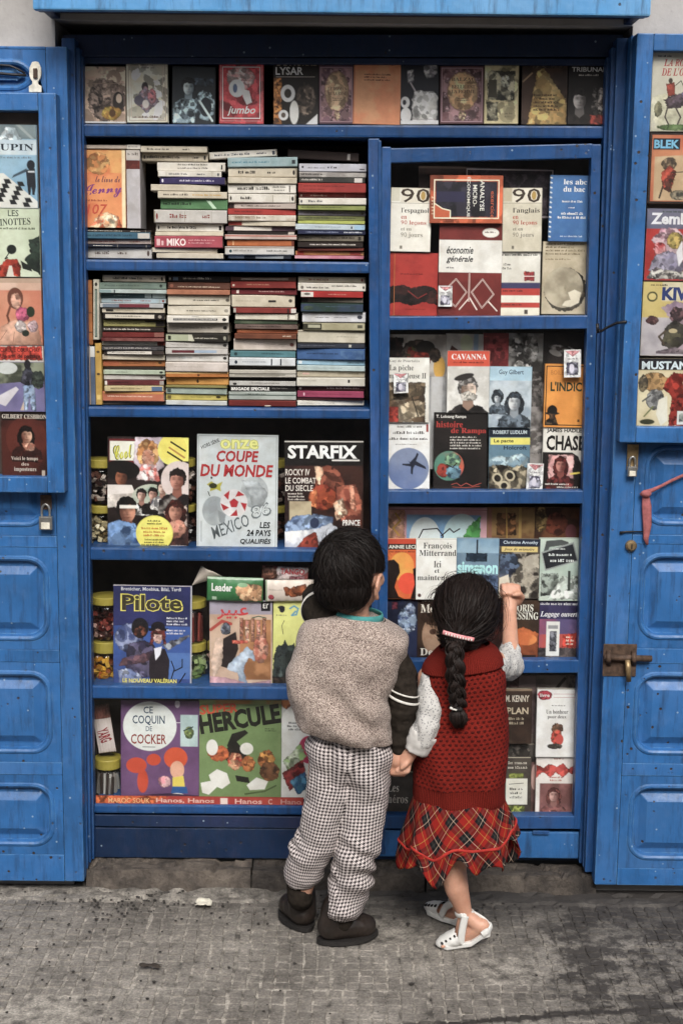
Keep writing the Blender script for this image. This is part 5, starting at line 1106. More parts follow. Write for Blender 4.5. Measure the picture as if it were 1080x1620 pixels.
mag((451, 698, 575, 867), ('3c2018', '241210', 14), [R(0, 0, 100, 23, '15100f'), R(-1, 0, 101, 1.2, 'c9c4be'), T('STARFIX', 4, 4, 92, 16.5, 'e8e6e2', .06), R(60, 17.3, 95, 18.6, 'd8d4d0'), E(54, 36, 17, 13, ('3a1a14', '6a3424', 40)), PO([(38, 24), (48, 24), (52, 38), (60, 50), (54, 58), (44, 46), (40, 34)], ('c48a6a', 'e0b898', 40)), E(60, 44, 16, 18, ('8a4a36', '5c2a20', 36)), PO([(66, 42), (90, 40), (98, 56), (98, 78), (72, 74), (64, 58)], ('a85c44', '6a3024', 26)), PO([(82, 40), (88, 42), (92, 66), (84, 62)], ('d89a7c', 'b06a50', 30)), E(48, 52, 17, 12, ('b8502a', '7a2c1c', 30)), PO([(32, 48), (42, 44), (40, 62), (30, 60)], ('d88048', 'b05a30', 30)), PO([(62, 58), (74, 52), (80, 68), (66, 74)], ('e8c8ac', 'c08a6a', 26)), R(6, 56, 34, 74, ('b8a888', '8a7a60', 16)), PO([(0, 78), (10, 70), (40, 68), (62, 70), (60, 82), (40, 84), (0, 84)], ('8fa6c8', '54688c', 24)), PO([(0, 84), (40, 82), (58, 76), (70, 82), (50, 90), (40, 100), (0, 100)], ('dcdce2', 'b8bcc8', 18)), PO([(14, 100), (24, 90), (40, 84), (44, 100)], ('9a3a28', '7a2c20', 30)), E(38, 76, 6, 5, '2a3450'), T('ROCKY IV', 1, 26, 32, 32, 'dcd4cc', .02), T('LE COMBAT', 1, 34, 40, 39.5, 'dcd4cc', .02), T('DU SIECLE', 1, 41, 36, 46.5, 'dcd4cc', .02), G(4, 48, 30, 56, 3, 'cfc6be'), T('PRINCE', 74, 73, 96, 78.5, 'e0dcd8', .05), G(74, 80, 96, 85, 1, 'e0dcd8')], 'dark film magazine with a sweating boxer leaning forward')
mag((179, 927, 303, 1085), ('2c3064', '252954', 14), [R(-1, -.5, 101, .8, 'b0a8a8'), R(98, 0, 101, 100, 'a8a8b0'), R(0, 40, 98, 100, ('2c427c', '34549a', 10)), R(60, 66, 98, 92, ('3f62a4', '4a70b0', 14)), T('Bretécher, Moebius, Bilal, Tardi', 10, 2, 86, 6, 'ccccd4', .02), T('Pilote', 9, 8.5, 89, 26, 'd8cc4e', .09), T('Pilote', 11, 9.5, 87, 25, '3a3424', .045), G(68, 31, 96, 40, 3, 'd2d2da'), G(68, 43, 97, 49, 2, 'd2d2da'), E(20, 52, 18, 14, ('8a94b8', '34406c', 30)), E(34, 42, 11, 10, '17131a'), E(34, 46, 8, 6, ('6a3a28', '2a1a1a', 50)), PO([(14, 78), (20, 58), (36, 54), (52, 58), (58, 72), (50, 90), (20, 92)], ('5a5472', '2c2840', 24)), PO([(6, 80), (12, 72), (44, 66), (56, 62), (58, 70), (40, 76)], ('6a4a52', '44344a', 30)), PO([(62, 58), (96, 48), (97, 50), (70, 64)], ('4a4658', '9aa0ac', 30)), PO([(6, 84), (20, 82), (34, 88), (40, 96), (8, 98)], ('b0b8cc', '6a78a4', 24)), E(57, 41, 9, 5.5, '15101a'), R(45, 42, 70, 45, '15101a'), E(57, 50, 6.5, 7, ('e0c0b4', 'c09a90', 40)), PO([(48, 44), (66, 44), (67, 58), (63, 58), (62, 48), (52, 48), (50, 58), (47, 58)], ('6a2a24', '4a1c1a', 60)), PO([(46, 88), (46, 72), (52, 62), (66, 62), (72, 74), (70, 96), (48, 96)], '221a22'), PO([(52, 62), (62, 60), (60, 68), (54, 74)], 'd6d6e0'), L([(74, 92), (78, 82), (74, 74)], 1.4, '141626'), L([(78, 84), (88, 80), (88, 72)], 1.4, '141626'), L([(84, 96), (92, 86)], 1.4, '141626'), T('LE NOUVEAU VALÉRIAN', 12, 91, 81, 96, 'd6cc52', .05)], 'dark blue comics magazine with two armed adventurers in the snow', YM - .004)
mag((332, 951, 431, 1085), ('a8a0b4', '98909e', 14), [R(0, 16, 100, 100, ('c4a690', 'b0907a', 12)), R(48, 22, 98, 92, ('b27a4c', '8a5a34', 18)), R(82, 1, 97, 12, '17141a'), T('٤٢', 85, 3, 94, 9, 'dcd8d4', .04), T('ﺮﻴﺒﻋ', 12, 8, 62, 22, 'c2323a', .03), L([(68, 20), (78, 18), (90, 20)], 1.6, '3a5a44')] +
    [R(48 + i * 9, 20 + (i % 2) * 3, 54 + i * 9, 48, (('c07a6a', 'd8b8a0', 40) if i % 2 else ('8a4a3a', 'b0806a', 40))) for i in range(5)] +
    [L([(2, 34), (20, 24), (34, 27)], 5, 'a83c34'), E(26, 33, 8, 7, ('3a3a48', '8a94a4', 50)), PO([(16, 76), (22, 44), (42, 36), (46, 56), (34, 80)], '241a1c'), PO([(10, 44), (22, 40), (20, 74), (6, 90), (2, 70)], ('d2b6a4', 'c0a08c', 20)), R(36, 46, 62, 50, ('c04a3c', 'd88a6c', 40)), PO([(30, 74), (60, 54), (74, 62), (72, 70), (62, 66), (54, 78), (60, 96), (48, 96), (44, 84), (28, 80)], ('b4c2d4', '92a4bc', 20)), PO([(36, 98), (50, 95), (52, 98)], '1a1618'), E(82, 56, 12, 16, ('a85c4a', 'd09a84', 40)), PO([(0, 88), (30, 90), (60, 96), (98, 92), (98, 100), (0, 100)], ('c29aa4', 'b0848e', 18))], 'pulp magazine with red flowing script and a stooping man in white trousers', YM)
mag((431, 950, 494, 1084), ('d3d478', 'cdce70', 12), [E(22, 11, 7, 4, '22222a'), E(20, 9, 9, 2, '22222a'), G(8, 17, 34, 20, 1, '7a7c54', True), L([(42, 10), (52, 7), (62, 10), (58, 17), (46, 18), (56, 13)], 4, '4f94b8'), L([(26, 40), (22, 30), (28, 24)], 1.4, '2c2c24'), PO([(2, 66), (14, 52), (24, 54), (30, 46), (38, 54), (54, 50), (62, 62), (100, 58), (100, 100), (0, 100)], ('35403e', '232a2c', 24)), E(20, 76, 16, 16, ('4a5654', '2c3434', 30)), E(56, 70, 8, 9, ('d0c89a', 'a8a078', 30)), R(0, 90, 100, 100, ('2a2420', '3c2c26', 30))], 'yellow comic with a shaggy dark animal, half hidden by the boy', YM, cat='comic')
mag((191, 1110, 315, 1262), ('6c4a74', '62426a', 12), [R(76, 14, 98, 46, ('b4c8c8', '9fb6b8', 20)), E(87, 32, 6, 6, ('4a6a54', '7a8a4a', 40)), L([(80, 30), (92, 26)], 1.4, '2a3a44'), E(72, 3, 3.2, 4, 'b8b0c0'), L([(70, 22), (76, 22)], 1, 'c8c0cc'), E(37, 26, 34, 25, 'd2d6d4'), T('CE', 29, 6, 41, 13, '22405c', .02), T('COQUIN', 15, 15, 56, 25, '22405c', .02), T('DE', 32, 26, 40, 31, '3a5068', .01), T('COCKER', 13, 34, 58, 44, '8a2c24', .02), L([(28, 47), (44, 47)], .8, '4a4a50'),
     E(20, 66, 13, 8, 'c2401f'), E(42, 60, 9, 6, 'c2401f'), E(28, 82, 7, 12, 'c2401f'), E(70, 58, 15, 11, 'cc4a1e'), E(72, 70, 9, 9, 'd8a084'), PO([(66, 78), (80, 76), (82, 88), (66, 88)], 'd6c03a'), PO([(66, 87), (84, 87), (86, 94), (64, 94)], '24528c'), E(72, 96, 9, 2.2, 'd8d4d0'), E(56, 82, 8, 6, ('d88a96', 'e0b0b4', 40)), PO([(16, 97), (60, 94), (100, 96), (100, 97.5), (60, 97)], '3c2840')], 'purple comic album with a white speech balloon and orange shapes', YM, cat='comic')
mag((315, 1109, 445, 1262), ('78905a', '6d8652', 12), [R(0, 0, 100, 4, ('8a9a5a', 'a87a3c', 20)), T('SUPER', 1, 4, 48, 14, 'cc4a24', .06, 0, -4), T('HERCULE', 0, 9, 99, 29, '1b1a14', .075, 0, -9), G(80, 28, 96, 32, 2, '3a4424'), PO([(34, 46), (40, 34), (56, 30), (60, 33), (46, 42), (52, 48), (38, 52)], '1c1a16'), E(44, 55, 14, 9, '1f1b18'), E(24, 54, 13, 8, ('c2622e', '8a3c22', 26)), E(44, 62, 9, 9, ('c03a28', 'd8a47c', 60)), E(16, 48, 7, 8, 'd8d6d0'), E(58, 49, 8, 6, 'd8d6d0'), E(60, 64, 8, 8, ('c27a3c', '9a5428', 40)), E(82, 60, 10, 10, ('d0903c', 'a8602c', 26)), E(86, 72, 12, 10, ('8a5a34', '6c4428', 26)), PO([(12, 76), (22, 70), (34, 74), (38, 84), (28, 90), (16, 86)], 'd8d6d0'), PO([(2, 84), (14, 82), (22, 88), (12, 96), (4, 94)], 'd8d6d0'), PO([(58, 86), (70, 78), (84, 82), (80, 90), (62, 91)], 'd8d6d0'), PO([(44, 76), (60, 78), (62, 84), (46, 82)], '1f1b18'), L([(56, 95), (80, 92), (94, 86)], 2, '4f6238')], 'green comic with huge slanted black capitals and tumbling shapes', YM + .001, cat='comic')
mag((445, 1109, 512, 1262), ('d6d6d2', 'c8c8c4', 12), [PO([(0, 0), (100, 0), (100, 6), (40, 18), (20, 12), (0, 6)], ('b4582c', 'd07a3c', 26)), E(40, 28, 44, 24, 'dcdcda'), G(12, 22, 60, 32, 3, '5a5c5e', True), E(64, 50, 24, 14, 'b02c54'), PO([(4, 62), (44, 44), (60, 56), (20, 74)], ('7a9a5a', 'c8d0b8', 40)), PO([(2, 74), (50, 60), (60, 76), (20, 92)], ('8a2a2c', '5a1a1e', 40)), PO([(20, 82), (56, 72), (66, 88), (40, 96)], ('4a86a8', '2c5a84', 40))], 'white comic with a round text balloon and coloured stamps, cut off by the boy', YM + .002, cat='comic')
# red printed shelf strip
cover((152, 1260, 480, 1274), .010, ('9c2f2a', 'a83a2e', 30), [PO([(0, 0), (36, 0), (26, 100), (0, 100)], ('c05a24', 'b84c22', 30)), T('MAROC SOUK', 6, 25, 26, 80, 'dca06a', .02), T('Hanos, Hanos', 29, 22, 57, 80, 'd0a49a', .04), R(60, 15, 63.5, 85, 'd2bcb4'), T('Hanos', 67, 22, 80, 78, 'd0a49a', .04), T('C', 83, 20, 85, 80, 'd0a49a', .04), T('Hano', 89, 22, 99, 78, 'c08a84', .04)], 'shelf_strip', 'long red printed paper strip along the lowest magazine shelf', 'paper strip', None, 1.2, .0012, 1.0, 0)

# ---- snack packets and a curled page above the pulp magazine
def packet(px, y, base, shapes, label, depth=.03, rot=0, name='snack_packet'):
    cx, W, z0, z1 = rect(*px, y); H = z1 - z0; s = Sheet(1.25); nx, ny = 10, 6; hw = W / 2
    def surf(a, b):
        x, zz = a / W, b / H
        puff = (max(0, math.sin(math.pi * min(max(x, 0), 1))) ** .35) * (max(0, math.sin(math.pi * min(max(zz, 0), 1))) ** .45)
        return depth / 2 * puff + .0012 * math.sin(x * 40) * (1 - puff)
    for sgn in (-1, 1):
        vs = []; fs = []
        for j in range(ny + 1):
            for i in range(nx + 1):
                a, b = W * i / nx, H * j / ny
                vs.append((a - hw, -sgn * surf(a, b), H - b))
        for j in range(ny):
            for i in range(nx):
                q = j * (nx + 1) + i; f = (q, q + nx + 1, q + nx + 2, q + 1); fs.append(f if sgn > 0 else f[::-1])
        s.face(vs, fs, base)
    s.paint([q for q in shapes if not is_raster(q)], W, H, lambda a, b, h: (a - hw, -surf(a, b) - h - .0014, H - b), seed=int(px[0]), eps=.0002, start=3)
    o = s.build(name)
    img, gx, gy = raster([R(0, 0, 100, 100, base)] + [q for q in shapes if is_raster(q)], W, H, 1.25, int(px[0]), .0012)
    picture('printed_front', o, img, gx, gy, lambda a, b: (a - hw, np.array([-surf(p, q) - .0008 for p, q in zip(a, b)]), H - b))
    tag(o, label, 'snack packet', 'snack packets above the pulp magazine')
    o.location = (cx, y, z0); o.rotation_euler = (0, rad(rot), 0); return o
def packets():
    packet((327, 913, 416, 951), .042, ('2f6b3c', '285c34', 20), [R(0, 0, 100, 8, '9ab09a'), T('Leader', 9, 24, 46, 56, 'e4e6de', .05), PO([(52, 40), (60, 22), (76, 22), (98, 30), (98, 96), (66, 96), (54, 70)], ('c49a74', 'a87c58', 40)), E(64, 28, 9, 9, '7aa07a'), R(10, 80, 18, 94, 'a8c0a8')], 'green snack packet with white lettering and a pale biscuit', .028, 1.2)
    packet((420, 917, 497, 951), .042, ('d2c6bc', 'c2b4aa', 20), [PO([(38, 30), (54, 34), (60, 26), (84, 18), (86, 66), (72, 70), (58, 80), (42, 66)], ('8a4a28', '6a361e', 60)), G(8, 40, 36, 48, 1, '8a8078'), E(12, 78, 6, 13, ('b04050', '8a2a3a', 40)), R(0, 0, 4, 100, '8a9a80')], 'cream snack packet with a brown chocolate bar', .026, -1)
    packet((414, 896, 487, 918), .052, ('8a4a48', '6a3432', 30), [PO([(34, 0), (100, 0), (100, 30), (60, 96), (28, 96)], ('d0c0c0', 'b8a4a6', 30)), T('TANGO', 40, 10, 92, 50, 'a8202c', .05), E(16, 50, 18, 50, ('7a5040', '54342a', 50)), R(60, 62, 92, 92, ('7a2a3a', 'b08a90', 50))], 'small red and white snack packet on top of the cream one', .02, 2)
    # curled loose page
    vs, fs = [], []; n, m = 10, 12; A = P(304, 926, .06)
    for j in range(m + 1):
        b = j / m; rim = P(319 + 34 * b, 894 + 11 * b + 14 * max(0, b - .6), .06)
        for i in range(n + 1):
            a = i / n; vs.append(A + (rim - A) * a + Vector((0, -.022 * math.sin(math.pi * b) * a - .01 * a, 0)))
    for j in range(m):
        for i in range(n):
            q = j * (n + 1) + i; fs.append((q, q + n + 1, q + n + 2, q + 1))
    o = from_py('loose_page', vs, fs, plain('curled_paper', 'c4b8ac', .7, .12, 40), None, smooth=True)
    so = o.modifiers.new('thick', 'SOLIDIFY'); so.thickness = .0006
    tag(o, 'curled pale page sticking up behind the dark blue comics magazine', 'paper page')

# ---- paperbacks in the left door case and western comics in the right one
YC = -.118
g = 'paperbacks in the left door case'
def cas(px, base, shapes, label, gg): cover(px, YC, base, shapes, 'book' if 'left' in gg else 'comic', label, 'book' if 'left' in gg else 'comic', gg, 1.0, .010, .6, random.Random(px[1]).uniform(-.4, .4))
cas((-22, 197, 59, 329), ('8fb4cc', '7ea8c4', 8), [R(0, 0, 100, 17, ('7a8a8e', '5c6a70', 20)), PO([(20, 20), (42, 3), (60, 4), (72, 17), (50, 22)], ('d4dce0', 'a8b8c0', 30)), PO([(60, 0), (90, 17), (96, 17), (68, 0)], '9aa4a4'), R(0, 18, 100, 36, ('c8d4da', 'b4c4ce', 14)), T('LUPIN', 12, 23, 94, 31, '22303c', .03), G(20, 38, 92, 42, 1, '6a7a86'), PO([(0, 60), (34, 58), (100, 92), (100, 100), (0, 100)], 'd4d4ce')] +
    [PO([(8 + i * 13 + j * 9, 62 + j * 7 + i * 1.5), (19 + i * 13 + j * 9, 62 + j * 7 + i * 1.5), (24 + i * 13 + j * 9, 67.6 + j * 7 + i * 1.5), (11 + i * 13 + j * 9, 67.6 + j * 7 + i * 1.5)], '1c1e20') for j in range(5) for i in range(-2, 5) if (i + j) % 2 == 0 and -6 < 8 + i * 13 + j * 9 < 78] +
    [E(88, 48, 8, 6, '1e2028'), PO([(78, 54), (96, 52), (97, 74), (94, 84), (90, 84), (88, 74), (86, 84), (82, 84), (80, 72)], '23252c'), PO([(80, 56), (50, 64), (54, 60), (80, 52)], '3a4a58'), R(82, 55, 95, 57, 'c8ccd0')], 'paperback with a black and white chessboard floor at the top of the left case', g)
cas((-14, 329, 63, 438), ('c9d2b8', 'bcc6aa', 10), [T('LES', 36, 3, 58, 12, '3c4438', .02), T('LINOTTES', 10, 15, 82, 25, '3c4438', .02, 0, -3), G(14, 28, 92, 33, 1, '5a624c'), PO([(78, 46), (100, 40), (100, 96), (82, 88), (68, 76), (80, 64)], ('1c2420', '2c3a30', 30)), E(42, 60, 10, 7, '1d211e'), L([(36, 66), (28, 74), (34, 72)], 2, '1d211e'), PO([(14, 100), (18, 84), (30, 74), (52, 74), (60, 82), (60, 100)], ('b8381f', '9c2c18', 30)), PO([(30, 100), (36, 84), (42, 84), (46, 100)], 'd2cabc'), PO([(60, 76), (80, 84), (84, 92), (64, 88)], '1d211e')], 'cream green paperback with a hooded red figure and black smoke', g)
cas((-7, 440, 67, 546), ('c9785c', 'd08c6e', 10), [R(0, 0, 100, 8, 'b89a84'), R(0, 7, 100, 18, ('d8b4a0', 'cca48e', 20)), E(44, 30, 17, 16, '6a3a2a'), E(45, 34, 11, 12, ('d8a890', 'c08a74', 30)), L([(34, 40), (26, 56), (30, 66), (22, 74)], 5, '6a3a2a'), PO([(10, 74), (40, 62), (90, 66), (100, 100), (0, 100)], ('d0a088', 'c08c74', 14)), E(58, 54, 15, 11, ('c45a7c', '9c3c60', 60)), E(76, 50, 9, 8, '2a3424'), E(54, 72, 12, 9, ('d8ccc8', 'a89a98', 60)), E(80, 72, 11, 9, ('d0b8bc', 'a88a90', 60)), E(64, 82, 8, 5, '2a3028'), L([(40, 80), (36, 98)], 1, '8a5a48'), L([(24, 78), (10, 92)], 1, '8a5a48')], 'salmon paperback with a brown haired girl and pink and white roses', g)
cas((-2, 547, 71, 651), ('8a86a8', '747098', 12), [R(0, 0, 100, 24, 'd0c8c0'), R(4, 1, 97, 22, ('c23a2a', 'b23424', 30)), T('CLAUDE COURCHAY', 6, 3, 93, 9.5, '4a1410', .03), T('Un ami de passage', 6, 12.5, 93, 20, '3a1410', .03), R(0, 25, 100, 58, ('8a8f78', '3c4034', 22)), E(20, 34, 22, 9, 'c2c6c4'), PO([(0, 58), (100, 52), (100, 100), (0, 100)], ('77709c', '5f5884', 10)), PO([(0, 88), (0, 76), (38, 62), (44, 66), (14, 92)], 'c9c4cc'), PO([(48, 56), (54, 38), (66, 30), (76, 40), (80, 58), (62, 62)], ('2a2a34', '4a4a58', 40)), E(64, 28, 7, 7, '1e1c20'), PO([(54, 60), (78, 60), (80, 98), (70, 98), (66, 74), (62, 98), (54, 98)], ('9fb0c8', '7a90b0', 26)), E(86, 52, 14, 14, ('2c3430', '4a5248', 30)), PO([(46, 98), (54, 84), (54, 98)], 'c8b098')], 'paperback with a red title strip over a lavender road', g)
cas((3, 653, 76, 756), ('34150f', '4c1e16', 12), [R(0, 0, 100, 12, '1a0d0a'), T('GILBERT CESBRON', 2, 2.5, 98, 9, 'd2c6ba', .03), E(54, 40, 44, 34, ('5c261c', '3c1812', 12)), B(54, 34, 14, ('d8a88c', '8a4a38'), '170a08', ('2c120e', '4a1e16', 30), True, .4), PO([(42, 46), (68, 46), (62, 58), (52, 58)], ('d8a88c', 'a86a54', 40)), E(64, 52, 9, 6, ('d0a088', '9a5a48', 40)), T('Voici le temps', 20, 67, 78, 74, 'c9bcb0', .02), T('des', 42, 76, 58, 81, 'c9bcb0', .02), T('imposteurs', 26, 83, 74, 91, 'c9bcb0', .02), R(86, 88, 93, 97, 'b8a898')], 'dark brown paperback with a portrait of a pale woman, lowest in the left case', g)
g = 'western comics in the right door case'
cas((1030, 82, 1112, 208), ('c9c4b4', 'bab5a4', 10), [G(10, 4, 36, 8, 1, '3a3a3a'), T('LA ROUTE', 22, 9, 88, 18, 'a8262c', .03, .15), T("DE L'OUEST", 18, 20, 96, 30, 'a8262c', .05, .15), PO([(0, 56), (34, 52), (100, 60), (100, 100), (0, 100)], ('b8b49a', 'd0cab8', 14)), E(36, 36, 4, 3.5, '3a3028'), PO([(28, 40), (44, 38), (46, 54), (32, 56)], ('a8402c', '7a3024', 40)), L([(46, 42), (56, 36), (62, 44)], 1.5, '3a3830'), PO([(24, 60), (40, 54), (62, 52), (70, 60), (58, 70), (34, 72)], ('3c3030', '5c4c58', 26)), PO([(58, 52), (72, 42), (82, 46), (76, 58), (64, 60)], ('7a7494', '9a94b0', 30)), L([(32, 70), (28, 82), (36, 92)], 3, '3c3030'), L([(48, 70), (58, 82), (52, 92)], 3, '3c3030'), L([(62, 66), (74, 78), (68, 92)], 3, '4c4048'), E(14, 72, 8, 10, ('5a5840', '8a8668', 50)), E(50, 95, 36, 4, ('4f6a38', '6a8050', 40))], 'white western comic with a lone rider on a rearing dark horse', g)
cas((1026, 210, 1108, 322), ('b8603c', 'c27a50', 14), [O(0, 0, 100, 100, 4, '2a201c'), R(6, 8, 58, 24, '15202c'), T('BLEK', 8, 10, 56, 22, '6fb4d8', .06), PO([(10, 34), (96, 30), (96, 96), (10, 96)], ('d0b892', 'b89a74', 12)), E(38, 44, 14, 10, ('4a3c30', '8a7458', 50)), PO([(24, 56), (40, 46), (52, 54), (48, 74), (40, 84), (26, 78)], ('5a3026', 'a8402c', 40)), L([(44, 56), (90, 54)], 1.6, '3a3026'), L([(28, 76), (22, 92)], 3.4, '3a2c24'), L([(42, 78), (48, 92)], 3.4, '3a2c24'), E(60, 88, 18, 7, ('3a3a34', 'a89a80', 40)), E(84, 80, 14, 12, ('c8bca4', '6a6250', 40))], 'brown bordered western comic with a blue title box', g)
cas((1020, 330, 1102, 444), ('5c5e78', '6c6a80', 10), [G(30, 3, 66, 7, 1, '3a4a44'), T('Zembla', 8, 6, 98, 22, 'dcdce2', .06), R(0, 28, 100, 100, ('b02a26', '9c2420', 12)), PO([(10, 44), (30, 28), (58, 26), (78, 40), (70, 62), (36, 64)], ('c28ca0', 'd8b8c0', 26)), E(56, 44, 16, 12, ('8a7a3c', 'b0964c', 50)), E(28, 56, 12, 10, ('a83a3c', 'd09094', 40)), PO([(8, 86), (18, 66), (44, 58), (72, 66), (78, 84), (56, 94), (24, 94)], ('77708a', '9a94a8', 22)), PO([(60, 60), (70, 44), (74, 70), (66, 80)], 'd6d4d8'), PO([(6, 94), (20, 82), (70, 88), (96, 78), (96, 98), (6, 98)], ('d0ccc4', '4a4046', 30))], 'red adventure comic with a big white title and a grey beast', g)
cas((1014, 446, 1098, 563), ('cdb870', 'c4ae64', 12), [G(14, 3, 46, 7, 1, '4a3c28'), R(36, 0, 100, 26, ('cfc4a4', 'c4b894', 20)), T('KIWI', 36, 7, 104, 25, '2a3a74', .08), E(18, 20, 10, 7, '4a4a2c'), E(18, 20, 7, 4.6, 'cdb870'), R(0, 48, 100, 100, ('b8b0b4', 'a09aa0', 12)), PO([(36, 34), (60, 26), (98, 30), (98, 62), (60, 56)], ('8a7488', 'a8949e', 20)), E(20, 52, 12, 6, ('4a2c30', '6a4a48', 40)), E(66, 44, 14, 10, ('3a2c30', '6a4c50', 40)), PO([(40, 84), (44, 62), (60, 52), (84, 58), (92, 78), (74, 90), (56, 92)], ('3a3630', '54503c', 24)), E(60, 66, 8, 3, 'b8a880'), L([(46, 66), (34, 74), (44, 84)], 4, '4a3c30'), PO([(30, 94), (66, 88), (96, 92), (96, 97), (30, 97)], ('6a5c64', '8a7c84', 26)), PO([(70, 90), (96, 74), (98, 92)], 'a8949e')], 'yellow headed comic with blue capitals over a snowy fight', g)
cas((1008, 567, 1092, 676), ('c8b890', 'd8cca8', 10), [R(0, 0, 100, 17, '1d1a22'), T('MUSTANG', 6, 4, 108, 16, 'cddce4', .06), E(30, 34, 26, 14, ('b48c58', '9a7648', 26)), E(10, 36, 9, 12, ('4a4238', '8a7a5c', 40)), PO([(46, 42), (60, 24), (66, 20), (92, 22), (92, 30), (84, 34), (88, 60), (72, 66), (60, 52)], ('9c2a1c', '7c2016', 24)), PO([(64, 60), (90, 56), (96, 98), (60, 98)], ('8a2418', '6c1c14', 24)), E(34, 60, 18, 15, ('5a5a5c', '8a8a8a', 40)), L([(24, 54), (10, 62)], 3, '4a4a48'), L([(30, 70), (14, 84)], 3, '6a7040'), PO([(40, 60), (56, 54), (58, 90), (46, 98), (36, 80)], 'd8d4c4'), E(20, 92, 14, 4, '3a3a24'), R(76, 76, 98, 96, 'd2d4d0'), R(80, 80, 94, 92, ('b4b8b4', '8a908c', 60))], 'comic with a black title strip and a kneeling rider in red', g)
# ------------------------------------------------------------------ stacked paperbacks
YS = .022
cr_, wh, lg = ('c0b6a2', 'b4aa96', 30), ('cfcac0', 'c2bdb2', 30), ('b4b0aa', 'a8a49e', 30)
ga = 'stacked paperbacks on the upper book shelf'; gb = 'stacked paperbacks on the lower book shelf'
def blk(a, b, c): return R(a, 10, b, 90, c)
stack([(127, 238.5, 363.5, 367.2, '2a2220', 'thin blackish'), (128, 238, 367.4, 378, ('3c6478', '335a70', 30), 'teal blue', [blk(82, 99, 'b8b4ae'), G(10, 30, 74, 80, 1, '24404e')]), (128, 238.5, 378.3, 386, ('a89690', '9a8a84', 30), 'pinkish grey'), (128, 238, 386.3, 391, '1c2030', 'thin navy'), (128, 238.5, 391.2, 409, lg, 'light grey')], YS, 'short stack, upper shelf', ga, 1.12)
stack([(222.7, 328, 231, 241, cr_, 'cream'), (222.7, 328, 241.4, 254.5, ('b8ad98', 'a99e88', 40), 'beige'), (247, 355.5, 256, 270.4, wh, 'white', [G(30, 12, 76, 46, 1, DKT), G(30, 52, 76, 84, 1, '4a4440'), R(94, 25, 96, 75, DKT)]), (250, 350, 271, 280, wh, 'narrow white'), (253, 356, 280.4, 291.6, ('3a3060', '302850', 30), 'purple', [G(30, 34, 84, 76, 1, 'c8c2d4'), E(4, 50, 1.5, 25, 'd0ccd8')]), (239, 348, 292, 302.4, cr_, 'projecting cream', []), (250, 359, 303, 314, cr_, 'cream with orange print', [G(8, 30, 45, 78, 1, DKT), G(50, 30, 92, 78, 1, 'b8904a')]), (253, 359.5, 314.4, 331, ('4f7a50', '456d46', 20), 'green', [G(4, 34, 48, 74, 1, '1c2c1c'), PO([(68, 10), (74, 10), (84, 90), (78, 90)], 'a8c4a8')]), (244, 359, 332, 353, lg, 'thick light grey'), (245.5, 353, 353.6, 366.4, wh, 'white'), (245.5, 353, 366.8, 373, ('c6bea8', 'b8b09a', 30), 'thin ivory', []), (245, 352, 373.4, 392, ('a34450', '943a48', 20), 'pink and red', [T('MIKO', 18, 20, 46, 84, 'e0ccc8', .05), R(3, 24, 8, 80, 'd0a8a8'), R(10, 40, 13, 80, 'd0a8a8'), G(50, 26, 98, 74, 2, 'c88a8e')]), (241, 343, 392.4, 399.8, cr_, 'thin cream', []), (247, 353, 400.2, 409, cr_, 'cream', [])], YS, 'leftmost tall stack, upper shelf', ga, 1.12)
stack([(330, 438, 237.5, 248.5, wh, 'tilted white', None, -3.2), (360.5, 470.5, 248.5, 264, ('8fa6aa', '7f989c', 20), 'pale teal', [G(6, 36, 60, 74, 1, '4a7a8a'), R(92, 30, 97, 70, '2a3034')], -1.6), (361, 470, 265, 280, cr_, 'cream', None, -.8), (361, 469.5, 280.6, 290.4, cr_, 'plain cream', [], -.5), (360.5, 468, 291, 306, wh, 'bold lettered white', [G(14, 24, 64, 84, 1, '17130f'), G(66, 20, 86, 48, 1, DKT), G(68, 56, 84, 80, 1, DKT), R(90, 15, 91.5, 85, DKT)], -.7), (360.5, 468, 306.6, 320.6, wh, 'white'), (361, 468, 321.2, 330, ('b0a298', 'a4968c', 30), 'pinkish beige', [blk(0, 8, '2a1a18'), G(18, 30, 78, 80, 1, '5a4a44')]), (360, 467, 330.4, 339.8, ('9c2c26', '8c2420', 20), 'red', [G(10, 34, 50, 72, 1, '4a1210')]), (361, 468, 340.2, 349.6, ('c4bcb0', '9a8a78', 16), 'cream and tan', [G(10, 20, 56, 84, 1, '7a6a58')]), (361, 467, 350, 357.2, cr_, 'cream with a red end', [blk(0, 20, '8a2a22')]), (356, 467, 357.6, 365.2, ('5a4450', '4a3642', 30), 'plum with a white middle', [blk(12, 66, 'c8c2ba')]), (359, 466, 365.5, 370.8, '1e1614', 'thin black', [blk(90, 99, 'b8b0a8')]), (356, 469, 371.2, 378.8, ('b8a49c', 'a8948c', 30), 'pink and cream', [R(0, 10, 100, 40, 'a8685c')]), (359, 465, 379.2, 389.4, ('b2622e', 'a05426', 30), 'orange', [blk(8, 10, 'd0a070'), blk(96, 100, '6a2c1c')]), (356, 465, 389.8, 403.4, ('bcb9b4', 'aeaba6', 30), 'pale grey', [R(0, 5, 100, 20, '8a7a70'), G(12, 40, 40, 70, 1, '6a6664'), G(60, 40, 90, 72, 1, '4a4846'), E(8, 55, 2, 18, '2a4044')]), (359, 460, 403.8, 409.4, '1d222c', 'thin navy', [blk(2, 26, '9aa0a4'), blk(44, 88, '8a9094')])], YS, 'second tall stack, upper shelf', ga, 1.12)
